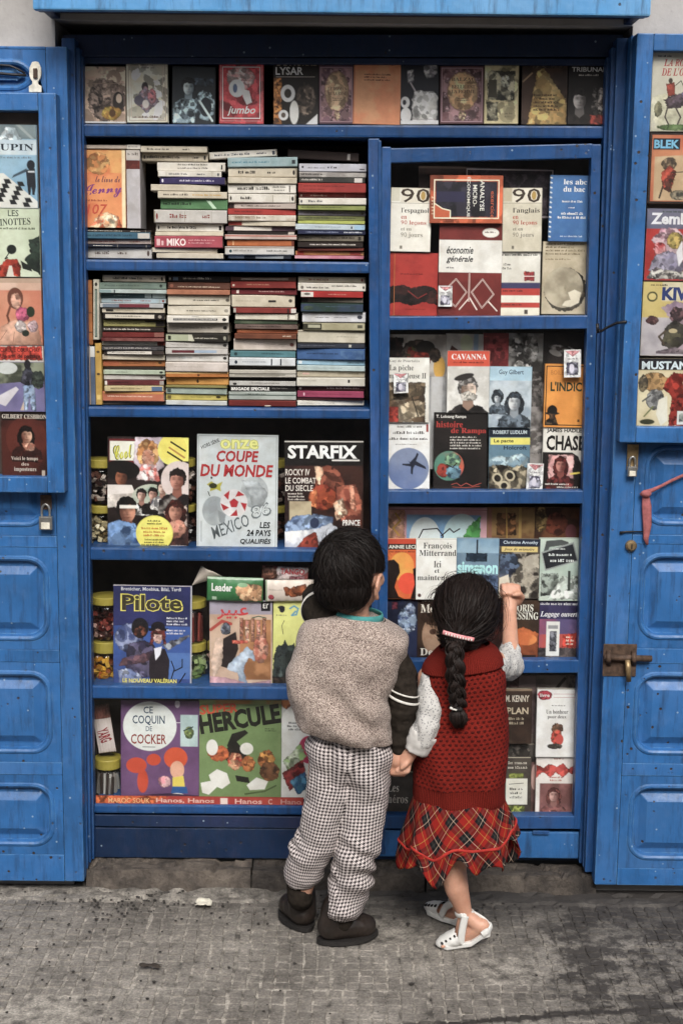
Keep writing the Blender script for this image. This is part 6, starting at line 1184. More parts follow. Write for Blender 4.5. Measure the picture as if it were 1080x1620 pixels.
stack([(473, 579.5, 258, 271, ('bcbcc6', 'b0b0ba', 20), 'lavender white', [G(12, 40, 40, 72, 1, '6a6a70'), G(42, 30, 56, 76, 1, '17151a'), E(5, 42, 1.6, 14, '2a2a30'), R(90, 60, 97, 74, '4a4a50')]), (473, 579, 271.4, 279.8, ('b9b4ae', '8a8480', 14), 'grey and white', [G(2, 24, 36, 78, 1, '2a2624')]), (473, 577, 280.2, 289, ('2c2c2a', '3a3a36', 20), 'charcoal', [G(3, 28, 36, 78, 1, 'c4beb6'), blk(84, 96, 'c0bcb6')]), (471.5, 578.5, 289.6, 304.6, ('9c322c', '8c2a26', 16), 'thick red', [G(8, 24, 70, 44, 1, '5a1614'), G(6, 60, 40, 76, 1, '5a1614')]), (472, 578, 305, 312.6, ('8c4440', '7c3a38', 24), 'dull red'), (472.5, 579, 313.2, 324, wh, 'white'), (471.5, 578, 324.4, 332.4, ('8a924e', '7c8444', 30), 'olive green', [G(4, 34, 66, 70, 1, '3a3e1c')]), (471.5, 578, 332.8, 341, ('7c7680', '6e6872', 30), 'grey lavender'), (471, 577, 341.4, 348.6, ('6c7040', '5e6238', 30), 'dark olive', [G(3, 26, 86, 78, 1, '1c1e10')]), (471, 577, 349, 354, ('a8b050', '98a046', 30), 'thin yellow green', []), (467, 577, 354.4, 363.8, ('b4c0c8', 'a4b2bc', 20), 'pale blue', [G(28, 36, 66, 70, 1, '7a8a98'), R(80, 34, 82, 72, '2a3040'), blk(85, 100, '8fb0c8')]), (471, 578, 364.2, 371, '1e2440', 'navy', [G(12, 30, 60, 74, 1, '8a94b0'), G(68, 25, 96, 80, 1, 'd0d4dc')]), (471, 575, 371.4, 382, ('6e6658', '60584c', 30), 'taupe', [G(10, 28, 22, 76, 1, '241e18'), G(36, 28, 88, 76, 1, '241e18'), R(92, 24, 96, 80, '2a241e')]), (471, 574, 383, 391.6, '241a16', 'dark brown', [G(18, 28, 90, 76, 1, 'd0c8be')]), (471, 575, 392, 396.6, '6a2c20', 'thin russet', []), (467, 575, 397, 403.8, ('b8824a', 'a8743e', 30), 'tan', [blk(2, 12, 'a83a2c'), blk(80, 96, '9a3a2c')]), (466, 575, 404.2, 409.6, ('b0687a', 'c08a96', 20), 'thin pink', [])], YS, 'stack beside post, upper shelf', ga, 1.12)
SPINES.append(dict(px=(455, 567, 238, 252), y=.05, base='2a1c18', shapes=[R(84, 20, 88, 90, 'a09a94')], gain=1.3, rot=2.5, rz=0, dy=.01, label='dark brown book lying in shadow on the stack by the centre post, upper book shelf', group=ga))
SPINES.append(dict(px=(127, 200, 229, 235), y=YS, base=('b4a698', 'a69888', 30), shapes=[], gain=1.12, rot=0, rz=0, dy=.004, label='thin beige book lying flat on top of the orange covered novel', group=ga))
SPINES.append(dict(px=(200.5, 222, 228.5, 236), y=YS, base=wh, shapes=[G(10, 25, 80, 80, 1, '8a8480')], gain=1.12, rot=0, rz=0, dy=.004, label='short white book end lying on the upright pale grey book', group=ga))
cover((127, 236, 199, 360), .028, ('b35a30', 'c27a44', 12), [R(0, 0, 100, 30, ('c08a48', 'b5622f', 20)), E(40, 18, 26, 14, ('c89a58', 'a86a34', 30)), T('le livre de', 34, 34, 88, 42, '4a2a3c', .01, .2), T('Jenny', 6, 44, 92, 62, '6a2a6a', .06, .25, -3), G(14, 64, 60, 68, 1, '8a3a24'), T('107', 14, 70, 60, 83, 'a83c24', .02, .2), PO([(20, 100), (40, 84), (60, 80), (84, 86), (92, 100)], ('d8b48c', 'b5522c', 24)), E(66, 93, 16, 10, ('d8c0a0', 'c08a60', 30)), R(92, 0, 100, 100, 'cfb890')], 'book', 'orange covered novel with purple script facing out, upper book shelf', 'book', 'books standing on the book shelves', 1.4, .014, 2)
upright(200.5, 222, 237.5, 361, ('b6b2b4', 'a8a4a6', 20), 'pale grey upright book with a red band beside the orange covered novel', YS, [R(0, 0, 100, 12, 'b8b0a8'), G(10, 3, 90, 9, 1, '6a625c'), R(0, 13, 100, 24, ('6a2a20', '54201a', 40))], 1.12)
# lower book shelf
upright(129, 138.5, 445, 544, '1a1412', 'black upright paperback against the left jamb', YS, [R(20, 2, 90, 5, 'b0a8a0'), R(70, 50, 85, 96, '3a2c28')], 1.12)
upright(139, 146.2, 443, 545, ('a0622e', '8c5426', 30), 'orange brown upright paperback with dark bands', YS, [R(0, 20, 100, 21, '4a2c18'), R(0, 50, 100, 51.5, '4a2c18'), R(0, 80, 100, 81.5, '4a2c18')], 1.12)
upright(147, 156, 442, 537, ('b8b4a4', 'a8a494', 30), 'white upright paperback with a dark green stripe', YS, [R(30, 16, 70, 96, '2a3c34'), R(44, 18, 56, 94, '9aa89a'), E(50, 8, 24, 3, '2c2a26')], 1.12, 1)
upright(130.5, 135.2, 546, 640, ('7a3a2c', '6a3024', 30), 'thin reddish upright paperback at the bottom left', YS, [], 1.12)
upright(135.6, 143.2, 547, 640, ('b09a86', 'a08a76', 30), 'beige upright paperback with small dark marks', YS, [R(20, 8, 80, 14, 'a8564a'), E(50, 52, 26, 2.4, '2a2420'), R(30, 88, 70, 96, '6a4a44')], 1.12)
upright(143.6, 150.8, 548, 640, ('56647c', '4a586e', 20), 'blue grey upright paperback with a white head', YS, [R(0, 0, 100, 18, 'c8c8c4')], 1.12)
upright(151.2, 161, 543, 640, ('b8923c', 'a88434', 20), 'ochre yellow upright paperback beside the stacks', YS, [E(50, 14, 26, 2, '4a381c'), E(50, 50, 26, 2, '4a381c'), R(20, 84, 80, 92, 'd0b060')], 1.12)
blu = ('a0b0b8', '92a4ac', 20)
stack([(161, 260.5, 435, 446, ('b0a492', 'a09482', 30), 'beige'), (156, 262, 447, 457.4, ('6f8074', '63746a', 20), 'grey green', [E(92, 50, 2, 24, '2a302c'), G(8, 30, 60, 74, 1, '4a584e')]), (156, 263, 458, 464.2, ('a9b4b0', '9ba8a4', 20), 'pale teal', [blk(22, 24, '2a3438'), blk(0, 18, '7a9090')]), (157, 260.5, 464.6, 472, ('2e4448', '3a5256', 20), 'dark teal', [blk(68, 100, 'a8b8b8'), R(78, 10, 80, 90, '3a4a4c'), G(20, 30, 44, 76, 1, '8aa0a0')]), (157, 262, 472.4, 479.8, blu, 'pale blue'), (158, 258, 480.2, 487, ('aeb0b0', 'a0a2a4', 20), 'pale grey with a maroon bar', [blk(4, 30, '6a7684'), blk(30, 78, '6a2430')]), (160.5, 259.5, 487.4, 495.4, cr_, 'cream', [R(6, 25, 18, 75, '2a2420'), G(22, 34, 50, 72, 1, '9a8a74')]), (162, 259, 495.8, 506, '1a1412', 'black with a cream title box', [R(4, 18, 84, 78, 'c0b8a8'), G(20, 36, 64, 64, 1, '3a342e'), E(93, 50, 3, 26, '8a8278')]), (162, 258, 506.6, 517.6, ('9a9456', '8a844a', 20), 'olive cream', [blk(86, 100, '241c18'), R(68, 10, 86, 30, '2a241c'), G(6, 40, 60, 74, 1, '5a542c')]), (162, 258, 518, 525.2, '211814', 'black with white print', [G(2, 24, 80, 82, 1, 'c8c0b4')]), (162, 258.5, 525.6, 534, ('6c2420', '5c1c1a', 20), 'dark red', [blk(84, 100, '7a4a40')]), (160.5, 259.5, 534.4, 540, ('5a2222', '7a4a44', 20), 'thin maroon', []), (160.5, 259.5, 540.4, 547.6, wh, 'cream with a red end', [blk(88, 100, '7a2a24')]), (162, 259, 548, 554.6, ('2e2c2e', '4a484a', 20), 'charcoal', [G(4, 20, 80, 84, 1, 'a09a96')]), (164, 259, 555, 561, ('2c2422', '3a302c', 20), 'dark brown with a white title box', [R(6, 12, 80, 88, 'c4bdb2'), G(14, 34, 70, 68, 1, '5a524a')]), (161.5, 259.5, 561.4, 570, cr_, 'cream', [blk(0, 8, 'a89a84')]), (161.5, 259.5, 570.6, 580.8, ('b07a34', '9c5c30', 10), 'ochre and brown', [blk(0, 26, '9a5230'), G(30, 36, 60, 72, 1, '6a4418'), E(92, 40, 3, 20, '4a3218')]), (163, 258.5, 581, 585.6, '2a221e', 'thin dark brown', []), (162.5, 259.5, 586, 593.4, ('a4b09c', '96a28e', 20), 'pale green', [E(94, 50, 3, 24, '2a2e28'), G(20, 36, 40, 68, 1, '5a6452')]), (162.5, 259.5, 593.8, 602, lg, 'pale grey', [E(94, 50, 2.4, 24, '2a2826')]), (165, 258, 602.4, 610.2, ('5c2428', '4c1c20', 20), 'maroon', [blk(0, 4, 'c0b8b0'), G(8, 30, 40, 70, 1, '2a0e10'), blk(93, 100, '8a8480')]), (166, 258.5, 610.6, 619.4, ('b4a478', 'a4946a', 20), 'straw coloured', [blk(80, 98, '4a6080'), G(10, 34, 64, 70, 1, '6a5c3a')]), (161.5, 259, 620, 635.4, ('b46a4c', 'a45a3e', 14), 'salmon orange', [R(2, 6, 100, 22, 'b8823c'), G(8, 40, 82, 64, 1, 'd8b8a0')]), (161.5, 259, 636, 641.6, ('4a3e34', '6a5a48', 20), 'thin brown', [])], YS, 'first stack, lower shelf', gb, 1.12)
stack([(265, 363, 436, 446.4, '17110f', 'black', [G(24, 28, 70, 76, 1, 'c8c0b4'), R(8, 26, 16, 76, '5a6a80'), E(3, 50, 1.3, 18, 'a0988c')]), (265, 363.5, 447, 458, ('5a3628', '4a2c20', 20), 'dark brown', [G(16, 52, 84, 84, 1, 'c0a890'), E(6, 50, 3, 26, '8a5440')]), (264, 363.5, 458.4, 466.4, ('a4694c', '945c42', 20), 'salmon brown', []), (265, 364, 467, 483.4, ('c0b8a6', 'b2aa98', 20), 'thick cream', [G(40, 42, 82, 66, 1, '2a2622'), E(95, 46, 3, 16, '5a544c')]), (264, 363, 484, 498.8, ('c2bbab', 'b4ad9d', 20), 'ivory', [G(30, 44, 78, 72, 1, '3a362e'), E(94, 50, 3.4, 18, '8a8478')]), (264.5, 361.5, 499.4, 511, wh, 'white with a dark line of print', [R(10, 36, 82, 66, '3c3c3e'), G(12, 40, 80, 62, 1, 'c8c4bc'), E(93, 52, 3.4, 22, '2a2826'), G(40, 8, 52, 26, 1, '4a4846')]), (263, 361, 511.6, 527.6, ('aea699', 'a0988b', 20), 'thick grey beige', [G(22, 38, 74, 64, 1, '6a6458'), E(94, 46, 3.4, 18, '2a2622')]), (262.5, 360.5, 528.2, 541, ('1f1c18', '2c2820', 20), 'black with a pale green end', [blk(0, 36, '9aa084'), R(3, 26, 8, 76, '2a2c20'), PO([(36, 10), (42, 10), (46, 90), (36, 90)], 'b8b8a4'), G(46, 44, 84, 72, 1, 'c0bcac'), E(95, 50, 2.4, 26, '8a8878')]), (262, 360, 541.6, 551, lg, 'light grey', [E(95, 50, 3, 24, '3a3836'), G(8, 36, 60, 66, 1, '8a8480')]), (262, 360, 551.4, 561, ('b4b0ac', 'a6a29e', 20), 'grey with a maroon and blue bar', [R(10, 30, 46, 74, '5a2028'), R(46, 30, 82, 74, '8ea0b4')]), (262, 360, 561.4, 573, ('bcbab6', 'aeaca8', 20), 'white grey', [G(20, 36, 42, 66, 1, '7a8a90'), G(54, 36, 76, 66, 1, '8a8682'), E(95, 46, 3, 20, '2a2826')]), (262, 360, 573.4, 588.4, ('c0b6ae', 'b2a8a0', 20), 'pinkish white', [G(14, 40, 60, 60, 1, 'a0968c')]), (262, 361, 589, 597.4, ('b06c2c', 'a06024', 20), 'orange', [E(52, 60, 2, 22, '4a2a14'), R(0, 8, 100, 28, 'c8a868')]), (262, 361, 597.8, 610, ('c28a3c', 'b27e34', 20), 'amber', [E(50, 50, 2, 24, '3a2614'), G(60, 38, 92, 62, 1, '8a5a24'), E(10, 44, 3, 20, '8a5424')]), (262, 358.5, 610.2, 613.6, '7a7440', 'thin olive', []), (262, 358.5, 614, 624, ('93a096', '85938a', 20), 'pale blue green', [R(2, 20, 8, 80, '3a4440')]), (262, 358.5, 624.4, 634, ('b8a84c', 'a89a42', 20), 'mustard yellow', [G(40, 38, 74, 62, 1, '4a4420'), E(86, 44, 4, 22, '3a3418'), R(2, 20, 8, 80, '5a4c24')]), (262, 358.5, 634.4, 641.8, ('b8bab6', 'aaaca8', 20), 'bluish white', [])], YS, 'second stack, lower shelf', gb, 1.12)
stack([(364, 468, 438, 444.8, ('6a4a3c', '5a3c30', 20), 'brown', [R(16, 26, 88, 74, 'b0a090')]), (365, 468, 445.2, 456.4, ('6e201c', '7e2a24', 14), 'dark red', [G(24, 34, 60, 66, 1, 'a87860'), E(4, 54, 1.8, 16, 'c8b8a8')]), (365, 469, 456.8, 466.4, ('6a2226', '5c1a1e', 14), 'maroon', [G(42, 34, 82, 68, 1, 'c09890'), R(8, 26, 12, 80, 'c8b8b0')]), (366.5, 466, 467, 486.4, ('bdb39e', 'afa590', 20), 'thick cream', [R(58, 40, 70, 58, '2c2824'), E(93, 44, 3, 14, '4a443c'), G(6, 42, 40, 58, 1, '9a907c')]), (369, 468, 487, 495.8, ('7c2a24', '6c221e', 14), 'red with white ends', [blk(0, 4, 'a09890'), blk(92, 100, 'c0b8b0'), R(86, 10, 89, 90, '2a1816')]), (371.5, 470.5, 496.4, 506.6, ('c6c0b0', 'b8b2a2', 20), 'plain white', [R(84, 10, 86, 90, '3a2c28'), R(88, 20, 96, 80, 'd6d0c4')]), (370, 470, 507, 513.2, ('33402f', '4a5440', 20), 'dark green', []), (371, 470, 513.6, 521, ('5c4a44', '6c5a52', 20), 'brown grey', [G(20, 30, 76, 74, 1, '2a201e')]), (374, 470.5, 521.4, 527.8, ('97502e', '864626', 20), 'orange brown', [R(4, 20, 78, 42, 'b87848')]), (371, 469, 528, 536.4, ('6c3c26', '5c3220', 20), 'brown', [G(78, 26, 92, 76, 1, 'c8b8a0')]), (369, 468, 537, 555, ('c0b4aa', 'b2a69c', 20), 'thick pinkish cream', [G(24, 40, 80, 60, 1, 'a89a90'), E(93, 48, 3.4, 16, '7a4a44')]), (364, 467, 556, 565.8, ('4a747c', '40686f', 14), 'teal', [G(48, 30, 82, 66, 1, '1c3438'), E(8, 50, 2.4, 26, '1c3438')]), (363, 467, 566.2, 579, ('c2c6ca', 'b4b8bc', 20), 'white with two dark bars', [blk(63, 65, '1e2430'), blk(77, 79, '1e2430'), G(20, 42, 56, 64, 1, '7a8088'), E(10, 54, 2.2, 22, '26303e')]), (363, 467, 579.4, 585, '221d1a', 'thin black', [G(6, 30, 50, 70, 1, '6a645c')]), (363, 468, 585.4, 597.2, ('a8a398', '9a958a', 20), 'grey cream striped', [R(0, 44, 100, 54, '3a3630'), R(8, 60, 84, 72, '6a665c')]), (363, 467.5, 597.6, 602.8, '18130f', 'thin black', []), (363, 467.5, 603.2, 610.8, ('a9a7a2', '9b9994', 20), 'grey', [E(8, 60, 3, 24, '1e1c1a'), G(30, 30, 76, 62, 1, '5a5854')]), (363.5, 467.5, 611.2, 619.4, '171412', 'black with big white capitals', [T('BRIGADE SPECIALE', 2, 22, 60, 84, 'd8d6d0', .05), G(64, 30, 88, 72, 1, '6a6660')]), (362, 468, 620, 633.4, ('9aa29c', '8c948e', 14), 'grey green striped', [R(0, 34, 100, 48, '4a5650'), G(24, 22, 56, 44, 1, '1e2420')]), (362, 468, 634, 643, ('6c221c', '5c1c18', 14), 'dark red', [E(58, 88, 5, 10, 'c8b8a8')])], YS, 'third stack, lower shelf', gb, 1.12)
stack([(471.5, 578, 438, 447.4, cr_, 'cream'), (471.5, 578, 447.8, 460.6, wh, 'white with bold print', [G(12, 46, 46, 84, 1, '2a2622'), G(50, 24, 88, 56, 1, '2a2622'), E(6, 56, 2.2, 20, '6a645c'), E(97, 50, 1.4, 18, '1e1a18')]), (476, 574, 461, 471, ('a01e1c', '8e1818', 14), 'bright red with a white end', [blk(0, 20, 'c2bcb4'), G(44, 36, 74, 66, 1, 'c88a7c'), E(10, 44, 5, 18, '5a544e')]), (477, 574, 471.4, 479, ('6a6258', '5a5249', 20), 'taupe', [blk(0, 10, '241c1a')]), (476, 574, 479.6, 494, ('24382e', '2e3c52', 8), 'dark green and blue', [G(40, 30, 80, 50, 1, '4a6070'), E(12, 56, 8, 26, ('4a5c4a', '2a382e', 40))]), (478, 578, 494.6, 510.4, ('c4c4c8', 'b6b6ba', 20), 'white', [G(20, 44, 44, 62, 1, '2a2a2e'), G(50, 44, 72, 62, 1, '6a6a70'), E(91, 46, 4, 20, '3a3c48')]), (479, 577, 511, 523.4, ('a09a7c', '928c6e', 20), 'beige with a dark end', [blk(0, 30, '2e2c20'), R(8, 26, 28, 66, '9a9880'), R(88, 26, 96, 66, '4a4838')]), (470.5, 577, 524, 543.4, ('bdb6a4', 'afa896', 20), 'thick cream', [R(0, 4, 100, 14, '7a7468'), G(58, 42, 90, 56, 1, '8a8474')]), (470.5, 577, 544, 551.4, ('1f222c', '2c303c', 20), 'navy black', [G(4, 30, 56, 70, 1, '5a5e6a'), R(76, 20, 80, 80, 'a8a8a0')]), (469.5, 577, 552, 570, ('30507e', '3a5c8c', 14), 'thick blue', [G(14, 36, 62, 60, 1, '16243c'), R(64, 14, 98, 88, ('4a6a92', '30507e', 40))]), (469.5, 577, 570.4, 578.6, ('86a8bc', '789cb0', 20), 'light blue', [R(2, 20, 7, 80, 'c8d0d4'), G(74, 40, 92, 72, 1, '1c2c3c')]), (469.5, 577, 579, 587.6, ('a8b8b8', '9aaaaa', 20), 'pale aqua', [G(10, 40, 66, 66, 1, '7a8a8a')]), (469.5, 577, 588, 597.6, ('a9a08c', '9b927e', 20), 'beige', [G(60, 30, 92, 62, 1, '6a6250'), R(8, 30, 18, 60, 'b8968a')]), (469.5, 577, 598, 611.6, ('bcb8ac', 'aeaa9e', 20), 'white', [R(75, 20, 78, 56, '2a2824'), G(4, 26, 30, 48, 1, '9a968a')]), (470.5, 576, 612, 619, ('3c1a1c', '4a2224', 20), 'dark maroon with white print', [G(44, 24, 94, 80, 1, 'd0c4bc'), E(4, 50, 2, 26, 'c8bcb4')]), (470, 575, 619.4, 630, ('963a58', '86324e', 14), 'magenta pink', [G(14, 38, 84, 60, 1, '6a1e38'), R(9, 28, 11, 72, 'd8b0bc')]), (470, 575, 630.4, 634.2, '3a1418', 'thin dark red', []), (470, 575.5, 634.6, 643, wh, 'white', [G(4, 44, 56, 70, 1, '7a766e')])], YS, 'stack beside post, lower shelf', gb, 1.12)

# ------------------------------------------------------------------ build all printed matter
make_texts([s for c in COVERS for s in c['shapes']] + [s for c in SPINES for s in c['shapes']] + [T('Leader', 0, 0, 1, 1, '', .05), T('TANGO', 0, 0, 1, 1, '', .05), T('YARG', 0, 0, 1, 1, '', .05)])
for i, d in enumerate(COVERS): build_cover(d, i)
for i, d in enumerate(SPINES): build_spine(d, i)
packets()

# ------------------------------------------------------------------ sweet jars behind the magazines
LID = plain('yellow_jar_lid', '9c8e3e', .5, .12, 20)
def candy_mat(name, cols):
    m, ns, ls, bs = new_mat(name)
    oi = ns.new('ShaderNodeNewGeometry'); v = oi.outputs['Random Per Island']
    ls.new(ramp(ns, ls, v, [(i / len(cols), lin(c)) for i, c in enumerate(cols)], 'CONSTANT'), bs.inputs['Base Color'])
    bs.inputs['Roughness'].default_value = .3
    return m
CANDY = {'dark': candy_mat('dark_wrapped_sweets', ['2c1a16', '1c1210', '5a3a30', 'a89a90']), 'tan': candy_mat('tan_wrapped_sweets', ['a89a78', '7a6c50', 'c8bc9c', '54462e']),
         'red': candy_mat('red_brown_sweets', ['4a1c18', '2c1412', '7a3a34', 'b09088']), 'gold': candy_mat('golden_sweets', ['a87428', 'c89a3c', '6a3a1c', '8a4a24']),
         'green': candy_mat('green_sweets', ['5a7040', '8a9a6a', '3a4a2c', 'b0b8a0']), 'stripe': candy_mat('striped_sticks', ['b8b4b0', '3a302c', '8a8480', 'c8c4c0'])}
def jar(u0, u1, vl0, vl1, vb, kind, label, y=.105, sticks=False):
    cx, W, z0, zt = rect(u0, vl0, u1, vb, y); zl = rect(u0, vl0, u1, vl1, y)[2]
    r = W / 2; o = thing('sweet_jar', label, 'jar', (cx, y, z0), 'yellow lidded sweet jars behind the magazines')
    bm = bmesh.new(); bm_lathe(bm, (cx, y, zl), [(r * .97, 0), (r, .002), (r, zt - zl - .002), (r * .96, zt - zl)], 24); from_bm('lid', bm, LID, o)
    bm = bmesh.new(); bm_lathe(bm, (cx, y, z0), [(r * .8, 0), (r * .97, .004), (r, .012), (r, (zl - z0) - .012), (r * .9, (zl - z0) - .001)], 24); from_bm('glass_body', bm, JARGLASS, o, smooth=True)
    bm = bmesh.new(); rr = random.Random(int(u0 * 9 + vl0)); H = zl - z0
    if sticks:
        for _ in range(40):
            a, q = rr.uniform(0, 6.28), r * .82 * math.sqrt(rr.random()); x, yy = cx + q * math.cos(a), y + q * math.sin(a)
            bm_tube(bm, [(x, yy, z0 + .006), (x + rr.uniform(-.004, .004), yy, z0 + H * rr.uniform(.7, .9))], .0042, 6)
    else:
        for _ in range(120):
            a, q = rr.uniform(0, 6.28), r * .84 * math.sqrt(rr.uniform(.3, 1)); x, yy, zz = cx + q * math.cos(a), y + q * math.sin(a), z0 + .01 + rr.random() * (H - .026)
            b2 = bmesh.new(); bmesh.ops.create_cube(b2, size=1)
            M = Matrix.Translation((x, yy, zz)) @ Matrix.Rotation(rr.uniform(0, 3), 4, Vector((rr.random(), rr.random(), rr.random() + .01)).normalized())
            for v in b2.verts: v.co = M @ Vector((v.co.x * .020, v.co.y * .011, v.co.z * .010))
            merge(bm, b2)
    tag(from_bm('sweets', bm, CANDY[kind], o), kind='stuff')
jar(137, 186, 725, 738, 797, 'dark', 'upper sweet jar with dark contents, left of the crowded youth magazine')
jar(138, 187, 797, 809, 866, 'tan', 'lower sweet jar of tan wrapped sweets, left of the crowded youth magazine')
jar(262, 310, 725, 737, 797, 'dark', 'upper sweet jar between the youth magazine and the football magazine')
jar(263, 311, 797, 808, 866, 'dark', 'lower sweet jar between the youth magazine and the football magazine')
jar(416, 456, 726, 738, 798, 'dark', 'upper sweet jar in the gap between the football and film magazines', .15)
jar(416, 456, 798, 809, 867, 'dark', 'lower sweet jar in the gap between the football and film magazines', .15)
jar(143, 196, 941, 953, 1011, 'red', 'upper sweet jar of dark red sweets, left of the dark blue comics magazine')
jar(144, 197, 1011, 1028, 1084, 'gold', 'lower sweet jar of golden sweets, left of the dark blue comics magazine')
jar(278, 327, 947, 959, 1014, 'red', 'upper sweet jar of brown sticks, right of the dark blue comics magazine', sticks=True)
jar(278, 327, 1014, 1027, 1084, 'green', 'lower sweet jar of green sweets, right of the dark blue comics magazine')
jar(328.5, 378, 1014, 1027, 1084, 'red', 'lower sweet jar mostly hidden behind the pulp magazine')
jar(150, 194, 1197, 1212, 1258, 'stripe', 'sweet jar of striped sticks at the bottom, left of the purple comic', sticks=True)
def wrapped_bar(px, y, base, shapes, label, rot):
    packet(px, y, base, shapes, label, .016, rot)
wrapped_bar((156, 1114, 184, 1190), .09, ('7a4a40', '4a2a24', 30), [R(0, 28, 100, 100, 'c0b4b0'), T('YARG', 10, 50, 90, 74, '8a2a30', .05, 0, 78)], 'wrapped chocolate bar with red lettering leaning in the bottom left corner', -8)
# ------------------------------------------------------------------ people
def skin_mat():
    m, ns, ls, bs = new_mat('skin')
    co = coords(ns, ls)
    n1 = noise_n(ns, ls, co, 18, 4); n2 = noise_n(ns, ls, co, 160, 3)
    c = ramp(ns, ls, n1, ((0.3, (0.47, 0.245, 0.165)), (0.7, (0.60, 0.34, 0.24))))
    c = mix(ns, ls, .5, c, ramp(ns, ls, n2, ((0.3, (0.85, .82, .8)), (0.7, (1.05, 1, 1)))), 'MULTIPLY')
    ls.new(c, bs.inputs['Base Color']); bs.inputs['Roughness'].default_value = .5
    bs.inputs['Subsurface Weight'].default_value = .15; bs.inputs['Subsurface Radius'].default_value = (.008, .003, .0015)
    bump(ns, ls, n2, bs, .15, .001)
    return m
SKIN = skin_mat()
def hair_mat(name, col):
    m, ns, ls, bs = new_mat(name)
    ge = ns.new('ShaderNodeNewGeometry')
    c = ramp(ns, ls, ge.outputs['Random Per Island'], ((0, tuple(x * .55 for x in col)), (1, tuple(x * 1.7 for x in col))))
    ls.new(c, bs.inputs['Base Color']); bs.inputs['Roughness'].default_value = .56; bs.inputs['Specular IOR Level'].default_value = .2
    return m
HAIR_B = hair_mat('black_brown_hair', (.0085, .0058, .0048)); HAIR_G = hair_mat('dark_brown_hair', (.011, .0068, .0056))
SCALP = plain('hair_under_layer', (.006, .004, .0035), .8, .3, 80)

def tweed_mat():
    m, ns, ls, bs = new_mat('tweed_wool')
    co = coords(ns, ls)
    n1 = noise_n(ns, ls, co, 420, 2, .7); n2 = noise_n(ns, ls, co, 190, 3, .6); n3 = noise_n(ns, ls, co, 9, 4)
    c = ramp(ns, ls, n1, ((0.38, (.095, .066, .058)), (0.47, (.30, .242, .215)), (0.58, (.60, .52, .465))))
    c = mix(ns, ls, .55, c, ramp(ns, ls, n2, ((0.35, (.62, .56, .54)), (0.65, (1.2, 1.16, 1.12)))), 'MULTIPLY')
    c = mix(ns, ls, .5, c, ramp(ns, ls, n3, ((0.3, (.8, .78, .78)), (0.7, (1.1, 1.08, 1.06)))), 'MULTIPLY')
    ls.new(c, bs.inputs['Base Color']); bs.inputs['Roughness'].default_value = .95; bs.inputs['Specular IOR Level'].default_value = .1
    bs.inputs['Sheen Weight'].default_value = .12
    bump(ns, ls, math_n(ns, ls, 'ADD', n1, n2), bs, .8, .003)
    return m
TWEED = tweed_mat()
def uvsep(ns, ls, rot=0.0, scale=1.0):
    tc = ns.new('ShaderNodeUVMap'); mp = ns.new('ShaderNodeMapping'); mp.inputs['Rotation'].default_value = (0, 0, rot); mp.inputs['Scale'].default_value = (scale,) * 3
    ls.new(tc.outputs[0], mp.inputs[0]); sp = ns.new('ShaderNodeSeparateXYZ'); ls.new(mp.outputs[0], sp.inputs[0])
    return sp.outputs[0], sp.outputs[1], mp.outputs[0]
def check_mat():
    """small black and white dog-tooth check; the UV map is in metres of cloth"""
    m, ns, ls, bs = new_mat('dogtooth_wool')
    u, v, uv = uvsep(ns, ls, 0, 1 / .0084)
    a = math_n(ns, ls, 'LESS_THAN', math_n(ns, ls, 'FRACT', u), .5); b = math_n(ns, ls, 'LESS_THAN', math_n(ns, ls, 'FRACT', v), .5)
    tw = math_n(ns, ls, 'LESS_THAN', math_n(ns, ls, 'FRACT', math_n(ns, ls, 'MULTIPLY', math_n(ns, ls, 'ADD', u, v), 2.0)), .5)
    d = math_n(ns, ls, 'ABSOLUTE', math_n(ns, ls, 'SUBTRACT', a, b))
    both = math_n(ns, ls, 'MULTIPLY', a, b)
    f = math_n(ns, ls, 'ADD', both, math_n(ns, ls, 'MULTIPLY', d, math_n(ns, ls, 'ADD', math_n(ns, ls, 'MULTIPLY', tw, .55), .26)))
    c = mix(ns, ls, f, (.64, .58, .565), (.022, .016, .018))
    n = noise_n(ns, ls, uv, 3, 3)
    c = mix(ns, ls, .5, c, ramp(ns, ls, n, ((.3, (.78, .76, .76)), (.7, (1.08, 1.06, 1.05)))), 'MULTIPLY')
    ls.new(c, bs.inputs['Base Color']); bs.inputs['Roughness'].default_value = .9; bs.inputs['Specular IOR Level'].default_value = .12
    return m
CHECK = check_mat()
def tartan_mat():
    m, ns, ls, bs = new_mat('red_tartan')
    RED, BLK, GRN, WHI, YEL = (.235, .014, .011), (.009, .007, .008), (.030, .030, .028), (.55, .40, .31), (.40, .22, .06)
    u, v, uv = uvsep(ns, ls, rad(45), 1 / .062)
    st = [(0, RED), (.15, YEL), (.176, RED), (.34, BLK), (.46, GRN), (.54, BLK), (.66, WHI), (.686, BLK), (.84, RED)]
    a = ramp(ns, ls, math_n(ns, ls, 'FRACT', u), st, 'CONSTANT'); b = ramp(ns, ls, math_n(ns, ls, 'FRACT', v), st, 'CONSTANT')
    c = mix(ns, ls, .5, a, b)
    ls.new(c, bs.inputs['Base Color']); bs.inputs['Roughness'].default_value = .85; bs.inputs['Specular IOR Level'].default_value = .15
    bump(ns, ls, noise_n(ns, ls, uv, 60, 2), bs, .3, .001)
    return m
TARTAN = tartan_mat()
